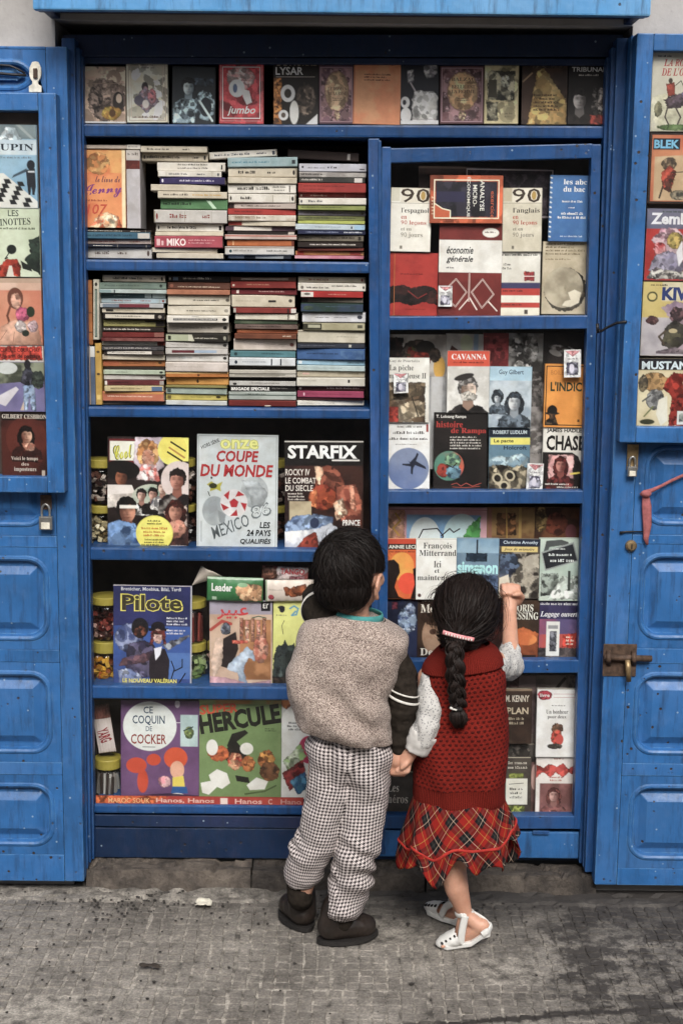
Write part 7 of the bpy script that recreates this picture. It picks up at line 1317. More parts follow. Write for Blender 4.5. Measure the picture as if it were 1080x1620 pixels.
def crochet_mat():
    m, ns, ls, bs = new_mat('red_crochet')
    u, v, uv = uvsep(ns, ls, 0, 1.0)
    sc = ns.new('ShaderNodeVectorMath'); sc.operation = 'MULTIPLY'; sc.inputs[1].default_value = (1 / .0135, 1 / .0115, 1); ls.new(uv, sc.inputs[0])
    vo = ns.new('ShaderNodeTexVoronoi'); vo.inputs['Scale'].default_value = 1; vo.inputs['Randomness'].default_value = .6; ls.new(sc.outputs[0], vo.inputs['Vector'])
    n = noise_n(ns, ls, uv, 420, 3, .6); n2 = noise_n(ns, ls, uv, 14, 3)
    row = math_n(ns, ls, 'FLOOR', math_n(ns, ls, 'MULTIPLY', v, 1 / .0105))
    uo = math_n(ns, ls, 'ADD', math_n(ns, ls, 'MULTIPLY', u, 1 / .0150), math_n(ns, ls, 'MULTIPLY', math_n(ns, ls, 'MODULO', math_n(ns, ls, 'ABSOLUTE', row), 2.0), .5))
    wv = math_n(ns, ls, 'MULTIPLY', math_n(ns, ls, 'SUBTRACT', noise_n(ns, ls, uv, 90, 2), .5), .5)
    du = math_n(ns, ls, 'SUBTRACT', math_n(ns, ls, 'FRACT', math_n(ns, ls, 'ADD', uo, wv)), .5)
    dv = math_n(ns, ls, 'SUBTRACT', math_n(ns, ls, 'FRACT', math_n(ns, ls, 'ADD', math_n(ns, ls, 'MULTIPLY', v, 1 / .0105), 0.0)), .5)
    dd = math_n(ns, ls, 'SQRT', math_n(ns, ls, 'ADD', math_n(ns, ls, 'MULTIPLY', du, du), math_n(ns, ls, 'MULTIPLY', math_n(ns, ls, 'MULTIPLY', dv, dv), .8)))
    hole = ramp(ns, ls, math_n(ns, ls, 'ADD', dd, math_n(ns, ls, 'MULTIPLY', math_n(ns, ls, 'SUBTRACT', n, .5), .3)), ((.17, BW[1]), (.30, BW[0])))
    c = ramp(ns, ls, n, ((.3, (.105, .0085, .0065)), (.7, (.225, .020, .013))))
    c = mix(ns, ls, .6, c, ramp(ns, ls, n2, ((.3, (.8, .8, .8)), (.7, (1.1, 1.1, 1.1)))), 'MULTIPLY')
    c = mix(ns, ls, math_n(ns, ls, 'MULTIPLY', hole, .72), c, (.03, .006, .006))
    ls.new(c, bs.inputs['Base Color']); bs.inputs['Roughness'].default_value = .92; bs.inputs['Specular IOR Level'].default_value = .12
    bs.inputs['Sheen Weight'].default_value = .0
    bump(ns, ls, math_n(ns, ls, 'ADD', math_n(ns, ls, 'MULTIPLY', hole, -1.0), math_n(ns, ls, 'MULTIPLY', n, .3)), bs, .9, .004)
    return m
CROCHET = crochet_mat()
def rib_mat():
    m, ns, ls, bs = new_mat('red_ribbed_knit')
    u, v, uv = uvsep(ns, ls, 0, 1.0)
    s = math_n(ns, ls, 'SINE', math_n(ns, ls, 'MULTIPLY', u, 2 * math.pi / .0052))
    n = noise_n(ns, ls, uv, 420, 3, .6)
    c = ramp(ns, ls, math_n(ns, ls, 'ADD', math_n(ns, ls, 'MULTIPLY', s, .12), n), ((.3, (.10, .009, .007)), (.7, (.20, .019, .012))))
    ls.new(c, bs.inputs['Base Color']); bs.inputs['Roughness'].default_value = .92; bs.inputs['Specular IOR Level'].default_value = .12
    bump(ns, ls, math_n(ns, ls, 'ADD', s, n), bs, .7, .002)
    return m
RIB = rib_mat()
def print_cotton():
    m, ns, ls, bs = new_mat('white_printed_cotton')
    co = coords(ns, ls)
    v = ns.new('ShaderNodeTexVoronoi'); v.inputs['Scale'].default_value = 190; ls.new(co, v.inputs['Vector'])
    v2 = ns.new('ShaderNodeTexVoronoi'); v2.inputs['Scale'].default_value = 34; ls.new(co, v2.inputs['Vector'])
    n = noise_n(ns, ls, co, 60, 4)
    c = mix(ns, ls, math_n(ns, ls, 'MULTIPLY', ramp(ns, ls, v.outputs['Distance'], ((.28, BW[1]), (.38, BW[0]))), .7), (.50, .485, .465), (.09, .095, .11))
    sp = ns.new('ShaderNodeSeparateColor'); ls.new(v2.outputs['Color'], sp.inputs[0])
    big = math_n(ns, ls, 'MULTIPLY', ramp(ns, ls, math_n(ns, ls, 'ADD', v2.outputs['Distance'], math_n(ns, ls, 'MULTIPLY', n, .25)), ((.36, BW[1]), (.40, BW[0]))), ramp(ns, ls, sp.outputs[1], ((.62, BW[0]), (.63, BW[1]))))
    c = mix(ns, ls, math_n(ns, ls, 'MULTIPLY', big, .8), c, (.08, .09, .085))
    ls.new(c, bs.inputs['Base Color']); bs.inputs['Roughness'].default_value = .85; bs.inputs['Specular IOR Level'].default_value = .2
    bump(ns, ls, noise_n(ns, ls, co, 24, 4), bs, .5, .006)
    return m
COTTON = print_cotton()
WHITECLOTH = plain('white_cotton', (.52, .50, .475), .85, .12, 30, bmp=.2)
BROWNKNIT = plain('dark_brown_jersey', (.022, .017, .013), .92, .35, 120, bmp=.5, spec=.15)
STRIPE = plain('white_knit_stripe', (.66, .63, .58), .9, .15, 150, bmp=.3)
TEAL = plain('teal_collar_cloth', (.055, .25, .24), .85, .2, 60)
SHOE = plain('dark_brown_leather', (.020, .014, .011), .42, .4, 30, bmp=.3)
SOLE = plain('dark_rubber_sole', (.013, .011, .010), .7, .3, 40)
SANDAL = plain('white_sandal_leather', (.66, .65, .62), .42, .1, 30, bmp=.15)
REDTRIM = plain('red_braid_trim', (.36, .020, .013), .85, .25, 160)
PINK = plain('pink_plastic', (.62, .24, .25), .35, .3, 200)

def capsule(bm, a, b, ra, rb, seg=14, caps=4):
    a, b = Vector(a), Vector(b); t = (b - a)
    Lg = t.length
    if Lg < 1e-6: t = Vector((0, 0, 1)); Lg = 1e-6
    t = t / Lg; q = Vector((0, 0, 1)).rotation_difference(t)
    prof = []
    for i in range(1, caps + 1):
        ang = math.pi / 2 * i / caps; prof.append((ra * math.sin(ang), -ra * math.cos(ang)))
    for i in range(0, caps):
        ang = math.pi / 2 * i / caps; prof.append((rb * math.cos(ang), Lg + rb * math.sin(ang)))
    rings = [[bm.verts.new(a + q @ Vector((r * math.cos(2 * math.pi * k / seg), r * math.sin(2 * math.pi * k / seg), z))) for k in range(seg)] for r, z in prof]
    p0, p1 = bm.verts.new(a - t * ra), bm.verts.new(b + t * rb)
    for r0, r1 in zip(rings, rings[1:]):
        for k in range(seg): bm.faces.new((r0[k], r0[(k + 1) % seg], r1[(k + 1) % seg], r1[k]))
    for k in range(seg):
        bm.faces.new((p0, rings[0][(k + 1) % seg], rings[0][k])); bm.faces.new((p1, rings[-1][k], rings[-1][(k + 1) % seg]))
def chain(bm, pts, radii, **k):
    for i in range(len(pts) - 1): capsule(bm, pts[i], pts[i + 1], radii[i], radii[i + 1], **k)
def ellipsoid(bm, c, r, rot=None, sub=3):
    b2 = bmesh.new(); bmesh.ops.create_icosphere(b2, subdivisions=sub, radius=1)
    for v in b2.verts:
        p = Vector((v.co.x * r[0], v.co.y * r[1], v.co.z * r[2]))
        if rot is not None: p = rot @ p
        v.co = Vector(c) + p
    merge(bm, b2)
def blob(bm, voxel, smooth=4, fac=.5):
    """one continuous skin over overlapping closed pieces"""
    me = bpy.data.meshes.new('blob'); bm.to_mesh(me); bm.free()
    o = bpy.data.objects.new('blob', me); COL.objects.link(o)
    r = o.modifiers.new('r', 'REMESH'); r.mode = 'VOXEL'; r.voxel_size = voxel
    if smooth:
        s = o.modifiers.new('s', 'SMOOTH'); s.iterations = smooth; s.factor = fac
    bpy.context.view_layer.update()
    out = bpy.data.meshes.new_from_object(o.evaluated_get(bpy.context.evaluated_depsgraph_get()))
    bpy.data.objects.remove(o); bpy.data.meshes.remove(me)
    return out
def finish(name, me, mat, parent=None, origin=None, smooth=True):
    me.name = name; me.materials.clear(); me.materials.append(mat)
    me.polygons.foreach_set('use_smooth', [smooth] * len(me.polygons))
    return link_mesh(name, me, parent, origin)
def loft(rings, closed_top=False, closed_bot=False):
    """rings of 3D points (same count) -> verts, faces and a UV map in metres"""
    n = len(rings[0]); vs = [p for r in rings for p in r]; fs, uv = [], []
    vv = [0]
    for a, b in zip(rings, rings[1:]): vv.append(vv[-1] + sum((Vector(a[k]) - Vector(b[k])).length for k in range(n)) / n)
    mid = max(range(len(rings)), key=lambda i: sum((Vector(rings[i][k]) - Vector(rings[i][(k + 1) % n])).length for k in range(n)))
    uu = [[0] for _ in rings]
    for i, r in enumerate(rings):
        src = rings[mid] if LOFT_BIAS[0] else r
        for k in range(n): uu[i].append(uu[i][-1] + (Vector(src[k]) - Vector(src[(k + 1) % n])).length)
    for i in range(len(rings) - 1):
        for k in range(n):
            k2 = (k + 1) % n
            fs.append((i * n + k, i * n + k2, (i + 1) * n + k2, (i + 1) * n + k))
            uv.append(((uu[i][k], -vv[i]), (uu[i][k + 1], -vv[i]), (uu[i + 1][k + 1], -vv[i + 1]), (uu[i + 1][k], -vv[i + 1])))
    if closed_top: fs.append(tuple(range(n))[::-1]); uv.append(tuple((0, 0) for _ in range(n)))
    if closed_bot: fs.append(tuple(range((len(rings) - 1) * n, len(rings) * n))); uv.append(tuple((0, 0) for _ in range(n)))
    return vs, fs, uv
LOFT_BIAS = [True]
def ring(pl, pr, depth, n=64, yc=0.0, power=2.3, dy=0.0):
    """superellipse through a left and a right point, seam in front; dy shifts the back half"""
    pl, pr = Vector(pl), Vector(pr); c = (pl + pr) / 2 + Vector((0, yc, 0)); ax = (pr - pl) / 2
    out = []
    for k in range(n):
        a = math.pi / 2 + 2 * math.pi * k / n
        ca, sa = math.cos(a), math.sin(a)
        x = math.copysign(abs(ca) ** (2 / power), ca); y = math.copysign(abs(sa) ** (2 / power), sa)
        out.append(c + ax * x + Vector((0, depth * y, 0)))
    return out
def resample(keys, m):
    """smooth interpolation of key rows of floats"""
    t = np.linspace(0, len(keys) - 1, m); k = np.array(keys, float); out = []
    for x in t:
        i = min(int(x), len(k) - 2); f = x - i
        p0, p1, p2, p3 = k[max(i - 1, 0)], k[i], k[i + 1], k[min(i + 2, len(k) - 1)]
        out.append(.5 * ((2 * p1) + (-p0 + p2) * f + (2 * p0 - 5 * p1 + 4 * p2 - p3) * f * f + (-p0 + 3 * p1 - 3 * p2 + p3) * f ** 3))
    return out
def displace(vs, fn):
    return [Vector(v) + fn(Vector(v)) for v in vs]

def strands(head_c, rad3, rot, n, flow, steps, step, lift, width, seed, ok, start_ok, jitter=.25, taper=True):
    """flat hair strands that lie on a head ellipsoid and follow a direction field"""
    r = random.Random(seed); vs, fs = [], []; c = Vector(head_c); inv = rot.transposed()
    for _ in range(n):
        while True:
            d = Vector((r.gauss(0, 1), r.gauss(0, 1), r.gauss(0, 1))).normalized()
            p = Vector((d.x * rad3[0], d.y * rad3[1], d.z * rad3[2])); w = c + rot @ p
            if start_ok(w, d): break
        h = r.uniform(0, lift); pts = []; fly = r.uniform(.0008, .0026) if r.random() < .055 else 0; jx = Vector((r.gauss(0, jitter), r.gauss(0, jitter), r.gauss(0, jitter)))
        for s in range(steps + 1):
            nn = Vector((p.x / rad3[0] ** 2, p.y / rad3[1] ** 2, p.z / rad3[2] ** 2)).normalized()
            w = c + rot @ (p + nn * h)
            if s and not ok(w): break
            pts.append((w, rot @ nn))
            f = inv @ (flow(w) + jx)
            f = f - nn * f.dot(nn)
            if f.length < 1e-5: break
            p = p + f.normalized() * step
            k = math.sqrt((p.x / rad3[0]) ** 2 + (p.y / rad3[1]) ** 2 + (p.z / rad3[2]) ** 2); p = p / k
            h += r.uniform(-.0003, .0008) + fly
        if len(pts) < 3: continue
        tl = r.uniform(-.8, .8); o = len(vs)
        for i, (w, nn) in enumerate(pts):
            t = (pts[min(i + 1, len(pts) - 1)][0] - pts[max(i - 1, 0)][0])
            if t.length < 1e-7: t = Vector((0, 0, -1))
            t.normalize(); sd = t.cross(nn).normalized(); sd = (sd * math.cos(tl) + nn * math.sin(tl))
            ww = width * (1 - .75 * (i / (len(pts) - 1)) if taper else 1) * (0.5 if i == 0 else 1)
            vs += [w - sd * ww / 2, w + sd * ww / 2]
        fs += [(o + 2 * i, o + 2 * i + 1, o + 2 * i + 3, o + 2 * i + 2) for i in range(len(pts) - 1)]
    return vs, fs

def face_parts(bm, c, r, R):
    """nose, brow, cheeks, lips, chin and ears on a head; local +y looks forward"""
    c = Vector(c); f = lambda x, y, z: c + R @ Vector((x * r, y * r, z * r))
    ellipsoid(bm, f(0, .98, -.16), (.12 * r, .17 * r, .14 * r), R, 2); ellipsoid(bm, f(0, .93, .02), (.07 * r, .12 * r, .22 * r), R, 2)
    for s in (-1, 1):
        ellipsoid(bm, f(.40 * s, .62, -.25), (.30 * r, .28 * r, .26 * r), R, 2)
        ellipsoid(bm, f(.30 * s, .86, .12), (.24 * r, .10 * r, .06 * r), R, 2)
    ellipsoid(bm, f(0, .86, -.44), (.22 * r, .10 * r, .05 * r), R, 2); ellipsoid(bm, f(0, .85, -.54), (.18 * r, .10 * r, .05 * r), R, 2)
    ellipsoid(bm, f(0, .62, -.78), (.30 * r, .28 * r, .22 * r), R, 2)
def ear(bm, c, R, s, r):
    pts = [Vector((0, -.1, -.9)), Vector((.1 * s, -.5, -.5)), Vector((.25 * s, -.7, .1)), Vector((.25 * s, -.5, .75)), Vector((.15 * s, 0, .95)), Vector((.05 * s, .35, .6)), Vector((0, .4, .2))]
    chain(bm, [Vector(c) + R @ (p * r) for p in pts], [.22 * r, .2 * r, .18 * r, .18 * r, .17 * r, .15 * r, .12 * r], seg=8, caps=3)
    ellipsoid(bm, Vector(c) + R @ Vector((.02 * s * r, -.1 * r, .1 * r)), (.12 * r, .55 * r, .7 * r), R, 2)
EYE = plain('eye_white', (.7, .68, .64), .25, .05, 10); IRIS = plain('dark_iris', (.02, .012, .008), .2, .2, 10)
def eyes(person, c, r, R):
    for s in (-1, 1):
        bm = bmesh.new(); ellipsoid(bm, Vector(c) + R @ Vector((.30 * s * r, .80 * r, .0)), (.15 * r,) * 3, None, 2); e = from_bm('eye', bm, EYE, person, smooth=True)
        bm = bmesh.new(); ellipsoid(bm, Vector(c) + R @ Vector((.30 * s * r, .92 * r, -.01 * r)), (.07 * r, .04 * r, .07 * r), R, 2); from_bm('iris', bm, IRIS, e, smooth=True)

# ================================================================== the boy
yb = -.36
Q = lambda u, v, dy=0.0: P(u, v, yb + dy)
mp = pm(1150, yb)
HB = Q(555, 902); RB = Matrix.Rotation(rad(-30), 3, 'Z') @ Matrix.Rotation(rad(-6), 3, 'X')
footR, toeR = Q(520, 1476), PG(586, 1482, .02)
bm = bmesh.new()
ellipsoid(bm, HB, (.073, .088, .090), RB, 4); ellipsoid(bm, HB + RB @ Vector((0, .025, -.035)), (.058, .062, .068), RB, 3)
face_parts(bm, HB, .088, RB)
ear(bm, HB + RB @ Vector((.077, -.002, -.030)), RB, 1, .030); ear(bm, HB + RB @ Vector((-.077, -.002, -.030)), RB, -1, .030)
chain(bm, [HB + Vector((0, .0, -.05)), Q(560, 985), Q(560, 1020)], [.040, .038, .05])
ellipsoid(bm, Q(557, 1060), (.088, .058, .115)); ellipsoid(bm, Q(552, 1180), (.076, .056, .075))
chain(bm, [Q(508, 996), Q(608, 1020)], [.028, .028])
kneeL, ankL = Q(506, 1310, .0), Q(474, 1418, .02)
kneeR, ankR = Q(574, 1325, -.02), Q(540, 1455, .0)
chain(bm, [Q(522, 1195), kneeL, ankL], [.052, .038, .026]); chain(bm, [Q(582, 1198), kneeR, ankR], [.052, .040, .027])
heelL, toeL = PG(474, 1452, .03), PG(468, 1466, .025)
# right foot points to the right, left foot away to the left
fRh, fRt = PG(517, 1485, .026), PG(588, 1476, .022)
fLh, fLt = PG(486, 1462, .045), PG(456, 1464, .024)
chain(bm, [ankR, PG(527, 1488) + Vector((0, 0, .045)), PG(570, 1481) + Vector((0, 0, .026))], [.022, .016, .013]); chain(bm, [ankL, PG(477, 1462) + Vector((0, .02, .045)), PG(464, 1466) + Vector((-.008, .062, .026))], [.022, .016, .013])
# arms
elR, wrR = Q(638, 1110, -.02), Q(630, 1182, -.01)
chain(bm, [Q(620, 1030), elR, wrR], [.024, .018, .016])
elL, wrL = Q(503, 944, .14), Q(530, 928, .25)
chain(bm, [Q(505, 992), elL, wrL], [.026, .020, .016])
# right hand hanging, fingers curled round the hand of the girl
palm = Q(627, 1203, -.015); chain(bm, [wrR, palm], [.017, .019])
for i in range(4):
    b0 = palm + Vector((-.012 + .008 * i, -.002 - .002 * i, -.012)); k1 = b0 + Vector((.001, -.004, -.018 + .001 * i)); k2 = k1 + Vector((.006, .012, -.009)); k3 = k2 + Vector((.004, .010, .004))
    chain(bm, [b0, k1, k2, k3], [.0066, .0062, .0056, .0048], seg=8, caps=3)
chain(bm, [palm + Vector((.014, .0, .006)), palm + Vector((.022, -.006, -.010)), palm + Vector((.020, -.008, -.024))], [.0076, .0066, .0056], seg=8, caps=3)
# left hand flat against the shop window
hl = wrL + Vector((.004, .022, .022)); chain(bm, [wrL, hl], [.017, .018])
for i in range(4):
    b0 = hl + Vector((-.018 + .012 * i, .006, .012)); chain(bm, [b0, b0 + Vector((-.003 + .002 * i, .004, .02)), b0 + Vector((-.004 + .0028 * i, .009, .036 - abs(i - 1.4) * .004))], [.0066, .006, .005], seg=8, caps=3)
chain(bm, [hl + Vector((.018, .004, -.004)), hl + Vector((.030, .008, .008)), hl + Vector((.036, .010, .020))], [.0074, .0064, .0052], seg=8, caps=3)
boy = finish('person', blob(bm, .0034, 3, .45), SKIN, None, origin=(HB.x, yb, 0))
tag(boy, 'small boy seen from behind in a beige tweed waistcoat and checked trousers', 'child', 'children at the bookshop window')
eyes(boy, HB, .088, RB)

# hair of the boy: short thick, whorl at the upper back of the head
bm = bmesh.new(); ellipsoid(bm, HB + RB @ Vector((0, -.010, .010)), (.0755, .086, .0895), RB, 4)
ellipsoid(bm, HB + RB @ Vector((0, -.034, -.040)), (.066, .052, .052), RB, 3)
hm = blob(bm, .005, 3)
def drop(me, test):
    b = bmesh.new(); b.from_mesh(me); bmesh.ops.delete(b, geom=[f for f in b.faces if test(f.calc_center_median())], context='FACES'); b.to_mesh(me); b.free()
def bare_b(w):
    q = RB.transposed() @ (w - HB)
    return (q.y > .045 and q.z < .018) or (abs(q.x) > .045 and q.y > -.030 and q.z < .004) or (q.y > .0 and q.z < -.02)
drop(hm, bare_b)
hb = finish('hair', hm, SCALP, boy)
whorl = HB + RB @ Vector((-.012, -.062, .052))
def flow_b(w):
    d = w - whorl
    side = Vector((0, 1, 0)).cross(d) * .35
    return d.normalized() * 1.0 + side * 3 + Vector((0, 0, -.35))
hair_line = lambda w: (RB.transposed() @ (w - HB))
def ok_b(w):
    q = hair_line(w)
    if q.y > .045: return q.z > .020
    if q.y > -.030 and abs(q.x) > .045: return q.z > .000
    if q.y > -.005: return q.z > -.030
    return q.z > -.078
vs, fs = strands(HB + RB @ Vector((0, -.012, .008)), (.0762, .0868, .0902), RB, 8200, flow_b, 8, .0075, .0065, .0013, 5, ok_b, lambda w, d: ok_b(w), .33)
v2, f2 = strands(HB + RB @ Vector((0, -.036, -.040)), (.067, .053, .053), RB, 1900, lambda w: Vector((0, -.05, -1)), 6, .0075, .006, .0013, 8, lambda w: hair_line(w).z > -.098 and hair_line(w).y < .0, lambda w, d: hair_line(w).z > -.070 and hair_line(w).y < -.01, .25)
o = len(vs); vs += v2; fs += [tuple(i + o for i in f) for f in f2]
tag(from_py('hair_strands', vs, fs, HAIR_B, hb, smooth=False), kind='stuff')

# dark jersey: sleeves and neck band
def stripe_band(name, a, b, ra, rb, tilt, parent, mat=None, w=.006):
    a, b = Vector(a), Vector(b); t = (b - a).normalized(); ax = (t + Vector(tilt)).normalized(); q = Vector((0, 0, 1)).rotation_difference(ax)
    bm = bmesh.new(); prof = [(ra, 0), (ra + .0014, .001), (rb + .0014, w - .001), (rb, w)]
    rings = [[bm.verts.new(a + q @ Vector((r * math.cos(2 * math.pi * k / 32), r * math.sin(2 * math.pi * k / 32), z))) for k in range(32)] for r, z in prof]
    for r0, r1 in zip(rings, rings[1:]):
        for k in range(32): bm.faces.new((r0[k], r0[(k + 1) % 32], r1[(k + 1) % 32], r1[k]))
    return from_bm(name, bm, mat or STRIPE, parent, smooth=True)
def wrinkle(me, amp, freq, seed, dirv=(1, 1, 1), fold=None):
    n = len(me.vertices); nor = [v.normal.copy() for v in me.vertices]
    for v, nn in zip(me.vertices, nor):
        p = Vector((v.co.x * freq * dirv[0], v.co.y * freq * dirv[1], v.co.z * freq * dirv[2] + seed))
        d = noise.fractal(p, 1.0, 2.0, 3) * amp
        if fold: d += fold(v.co)
        v.co += nn * d
    me.update()
bm = bmesh.new()
chain(bm, [Q(612, 1026), Q(634, 1066, -.005), Q(638, 1112, -.02), Q(635, 1150, -.015), Q(631, 1180, -.01)], [.040, .0375, .035, .030, .025])
me = blob(bm, .004, 4); wrinkle(me, .0055, 24, 1, (1, 1, 1.6))
jersey = finish('sleeve', me, BROWNKNIT, boy)
for dv in (0, 12): stripe_band('stripe', Q(637.5, 1106 - dv, -.02), Q(637.3, 1090 - dv, -.018), .0385, .0385, (.32, -.10, 0), jersey, w=.0062 if dv == 0 else .004)
bm = bmesh.new()
chain(bm, [Q(525, 986, .0), Q(506, 966, .03), Q(503, 944, .13), Q(528, 930, .225)], [.042, .044, .037, .027])
me = blob(bm, .004, 4); wrinkle(me, .005, 24, 4)
sl = finish('sleeve', me, BROWNKNIT, boy)
for dd in (0, .016): stripe_band('stripe', Q(506, 966, .030 + dd) + Vector((0, 0, dd * .25)), Q(503, 944, .13), .0455 - dd * .06, .0455 - dd * .06, (0, 0, 0), sl, w=.0075)
# neck band and teal collar
def band(name, keys, mat, parent, n=48):
    rings = [ring(Q(a, va, dy), Q(b, vb, dy), d * mp, n, power=2.0) for a, va, b, vb, d, dy in keys]
    v, f, uv = loft(rings); o = from_py(name, v, f, mat, parent, smooth=True, uv=uv)
    so = o.modifiers.new('thick', 'SOLIDIFY'); so.thickness = .003; return o
band('neck_band', [(516, 984, 612, 990, 36, 0), (514, 977, 612, 984, 41, 0), (517, 973, 609, 980, 40, 0)], BROWNKNIT, boy)
band('collar', [(523, 974, 607, 981, 39, .0), (526, 966, 606, 973, 37.5, .0), (529, 963, 605, 970, 35, .0)], TEAL, boy)

# tweed waistcoat
keys = [(528, 968, 598, 976, 40, 0), (503, 974, 618, 986, 46, 0), (483, 984, 640, 1000, 52, 0), (473, 996, 650, 1014, 56, 0), (464, 1022, 640, 1040, 60, 0), (457, 1055, 626, 1066, 61, -.003), (456, 1090, 619, 1098, 62, -.005), (461, 1120, 618, 1130, 62, -.005), (466, 1140, 620, 1152, 61, -.005), (470, 1147, 621, 1171, 59, -.004)]
rings = []
rows = resample(keys, 46)
for i, k in enumerate(rows):
    rings.append(ring(Q(k[0], k[1], k[5]), Q(k[2], k[3], k[5]), k[4] * mp, 96, power=2.35))
last = rings[-1]; cc = sum((Vector(p) for p in last), Vector()) / len(last)
rings.append([Vector(p) + (cc - Vector(p)) * .03 + Vector((0, 0, -.002)) for p in last]); rings.append([Vector(p) + (cc - Vector(p)) * .08 + Vector((0, 0, .006)) for p in last])
vs, fs, uv = loft(rings, closed_top=True)
cen = Q(545, 1070)
def vest_fold(v):
    out = Vector((v.x - cen.x, (v.y - cen.y) * 1.2, 0)).normalized()
    z = (v.z - Q(540, 1160).z); h = max(0, min(1, 1 - z / .30))
    s = (v.x - cen.x)
    f = math.sin((s * 1.0 + z * 1.1) * 52 + noise.noise(v * 9) * 2.6) * .0085 * h * (1 if s > -.03 else .5)
    f += noise.fractal(v * 11, 1.0, 2.0, 4) * .011 * max(.25, min(1, (Q(540, 985).z - v.z) / .06))
    f += .010 * math.exp(-((s + z * .6 - .10) / .018) ** 2) * h
    return out * f
vest = from_py('waistcoat', displace(vs, vest_fold), fs, TWEED, boy, smooth=True, uv=uv)

# checked trousers
bm = bmesh.new()
ellipsoid(bm, Q(552, 1182, 0), (.101, .082, .075), None, 4)
capsule(bm, Q(527, 1205, -.012), Q(525, 1240, -.01), .066, .058); capsule(bm, Q(580, 1205, -.012), Q(580, 1240, -.012), .066, .060)
capsule(bm, Q(552, 1140), Q(552, 1180), .070, .085)
chain(bm, [Q(526, 1235), Q(508, 1305, -.005), Q(489, 1350, 0), Q(478, 1384, .015)], [.058, .0535, .050, .046])
chain(bm, [Q(580, 1240), Q(570, 1330, -.02), Q(553, 1400, -.01), Q(541, 1432, -.005)], [.060, .054, .053, .056])
me = blob(bm, .0052, 5)
zk, zc = Q(540, 1290).z, Q(540, 1430).z
def trouser_fold(p):
    h = max(0, min(1, (zk + .05 - p.z) / (zk - zc)))
    left = p.x < Q(532, 1300).x
    f = math.sin(p.z * (128 if left else 112) + (p.x * 30) + noise.noise(p * 11) * 4.5) * .0068 * h ** 1.1 * max(0, .5 + 1.6 * noise.noise(p * 9 + Vector((3, 1, 5))))
    f += noise.fractal(p * 14, 1, 2, 3) * .008
    top = max(0, min(1, (p.z - zk) / .1)); sx = p.x - Q(530, 1200).x
    f += math.sin(sx * 40 + p.z * 55 + noise.noise(p * 8) * 2) * .0050 * top
    seam = p.x - Q(523, 1190).x
    if p.z > Q(540, 1235).z and p.y < yb: f -= .010 * math.exp(-(seam / .010) ** 2)
    return f
wrinkle(me, 0.0, 1, 0, fold=trouser_fold)
# the cuffs end in open hems
bm = bmesh.new(); bm.from_mesh(me)
for c, t in ((Q(478, 1398, .015), (Q(478, 1398, .015) - Q(489, 1350, 0)).normalized()), (Q(541, 1446, -.005), (Q(541, 1446, -.005) - Q(553, 1400, -.01)).normalized())):
    t = (t * .5 + Vector((0, 0, -1))).normalized()
    dead = [f for f in bm.faces if (f.calc_center_median() - c).dot(t) > 0 and abs(f.calc_center_median().x - c.x) < .066 and f.calc_center_median().z < zk]
    bmesh.ops.delete(bm, geom=dead, context='FACES')
bm.to_mesh(me); bm.free()
uvl = me.uv_layers.new(name='UVMap')
axL = [Q(527, 1150), Q(526, 1235), Q(508, 1305), Q(478, 1400)]; axR = [Q(580, 1150), Q(580, 1240), Q(572, 1330), Q(541, 1450)]
def ax_at(ax, z):
    for a, b in zip(ax, ax[1:]):
        if z >= b.z or b is ax[-1]:
            f = (a.z - z) / (a.z - b.z); return a + (b - a) * f
def seam_x(z): return Q(523, 1190).x + (0 if z > Q(540, 1235).z else 0.012 + (Q(540, 1235).z - z) * -.04)
for p in me.polygons:
    c = p.center; ax = axL if c.x < ax_at(axL, c.z).x / 2 + ax_at(axR, c.z).x / 2 - .008 else axR
    a0 = None
    for li in p.loop_indices:
        q = me.vertices[me.loops[li].vertex_index].co; ctr = ax_at(ax, q.z)
        ang = math.atan2(q.x - ctr.x, -(q.y - yb))
        if a0 is None: a0 = ang
        while ang - a0 > math.pi: ang -= 2 * math.pi
        while ang - a0 < -math.pi: ang += 2 * math.pi
        uvl.data[li].uv = (ang * .058 + (.003 if ax is axL else 0), (q.z) * 1.0 + (.12 * (q.x - ctr.x) if ax is axL else -.10 * (q.x - ctr.x)))
tr = finish('trousers', me, CHECK, boy)
so = tr.modifiers.new('thick', 'SOLIDIFY'); so.thickness = .003; so.offset = -1

# dark socks between shoe and cuff
for a, b in ((ankR, PG(527, 1488) + Vector((0, 0, .05))), (ankL, PG(477, 1462) + Vector((0, .02, .05)))):
    bm = bmesh.new(); chain(bm, [a + Vector((0, 0, .04)), a, b], [.032, .032, .030]); me = blob(bm, .0045, 3); wrinkle(me, .003, 40, 2); finish('sock', me, BROWNKNIT, boy)
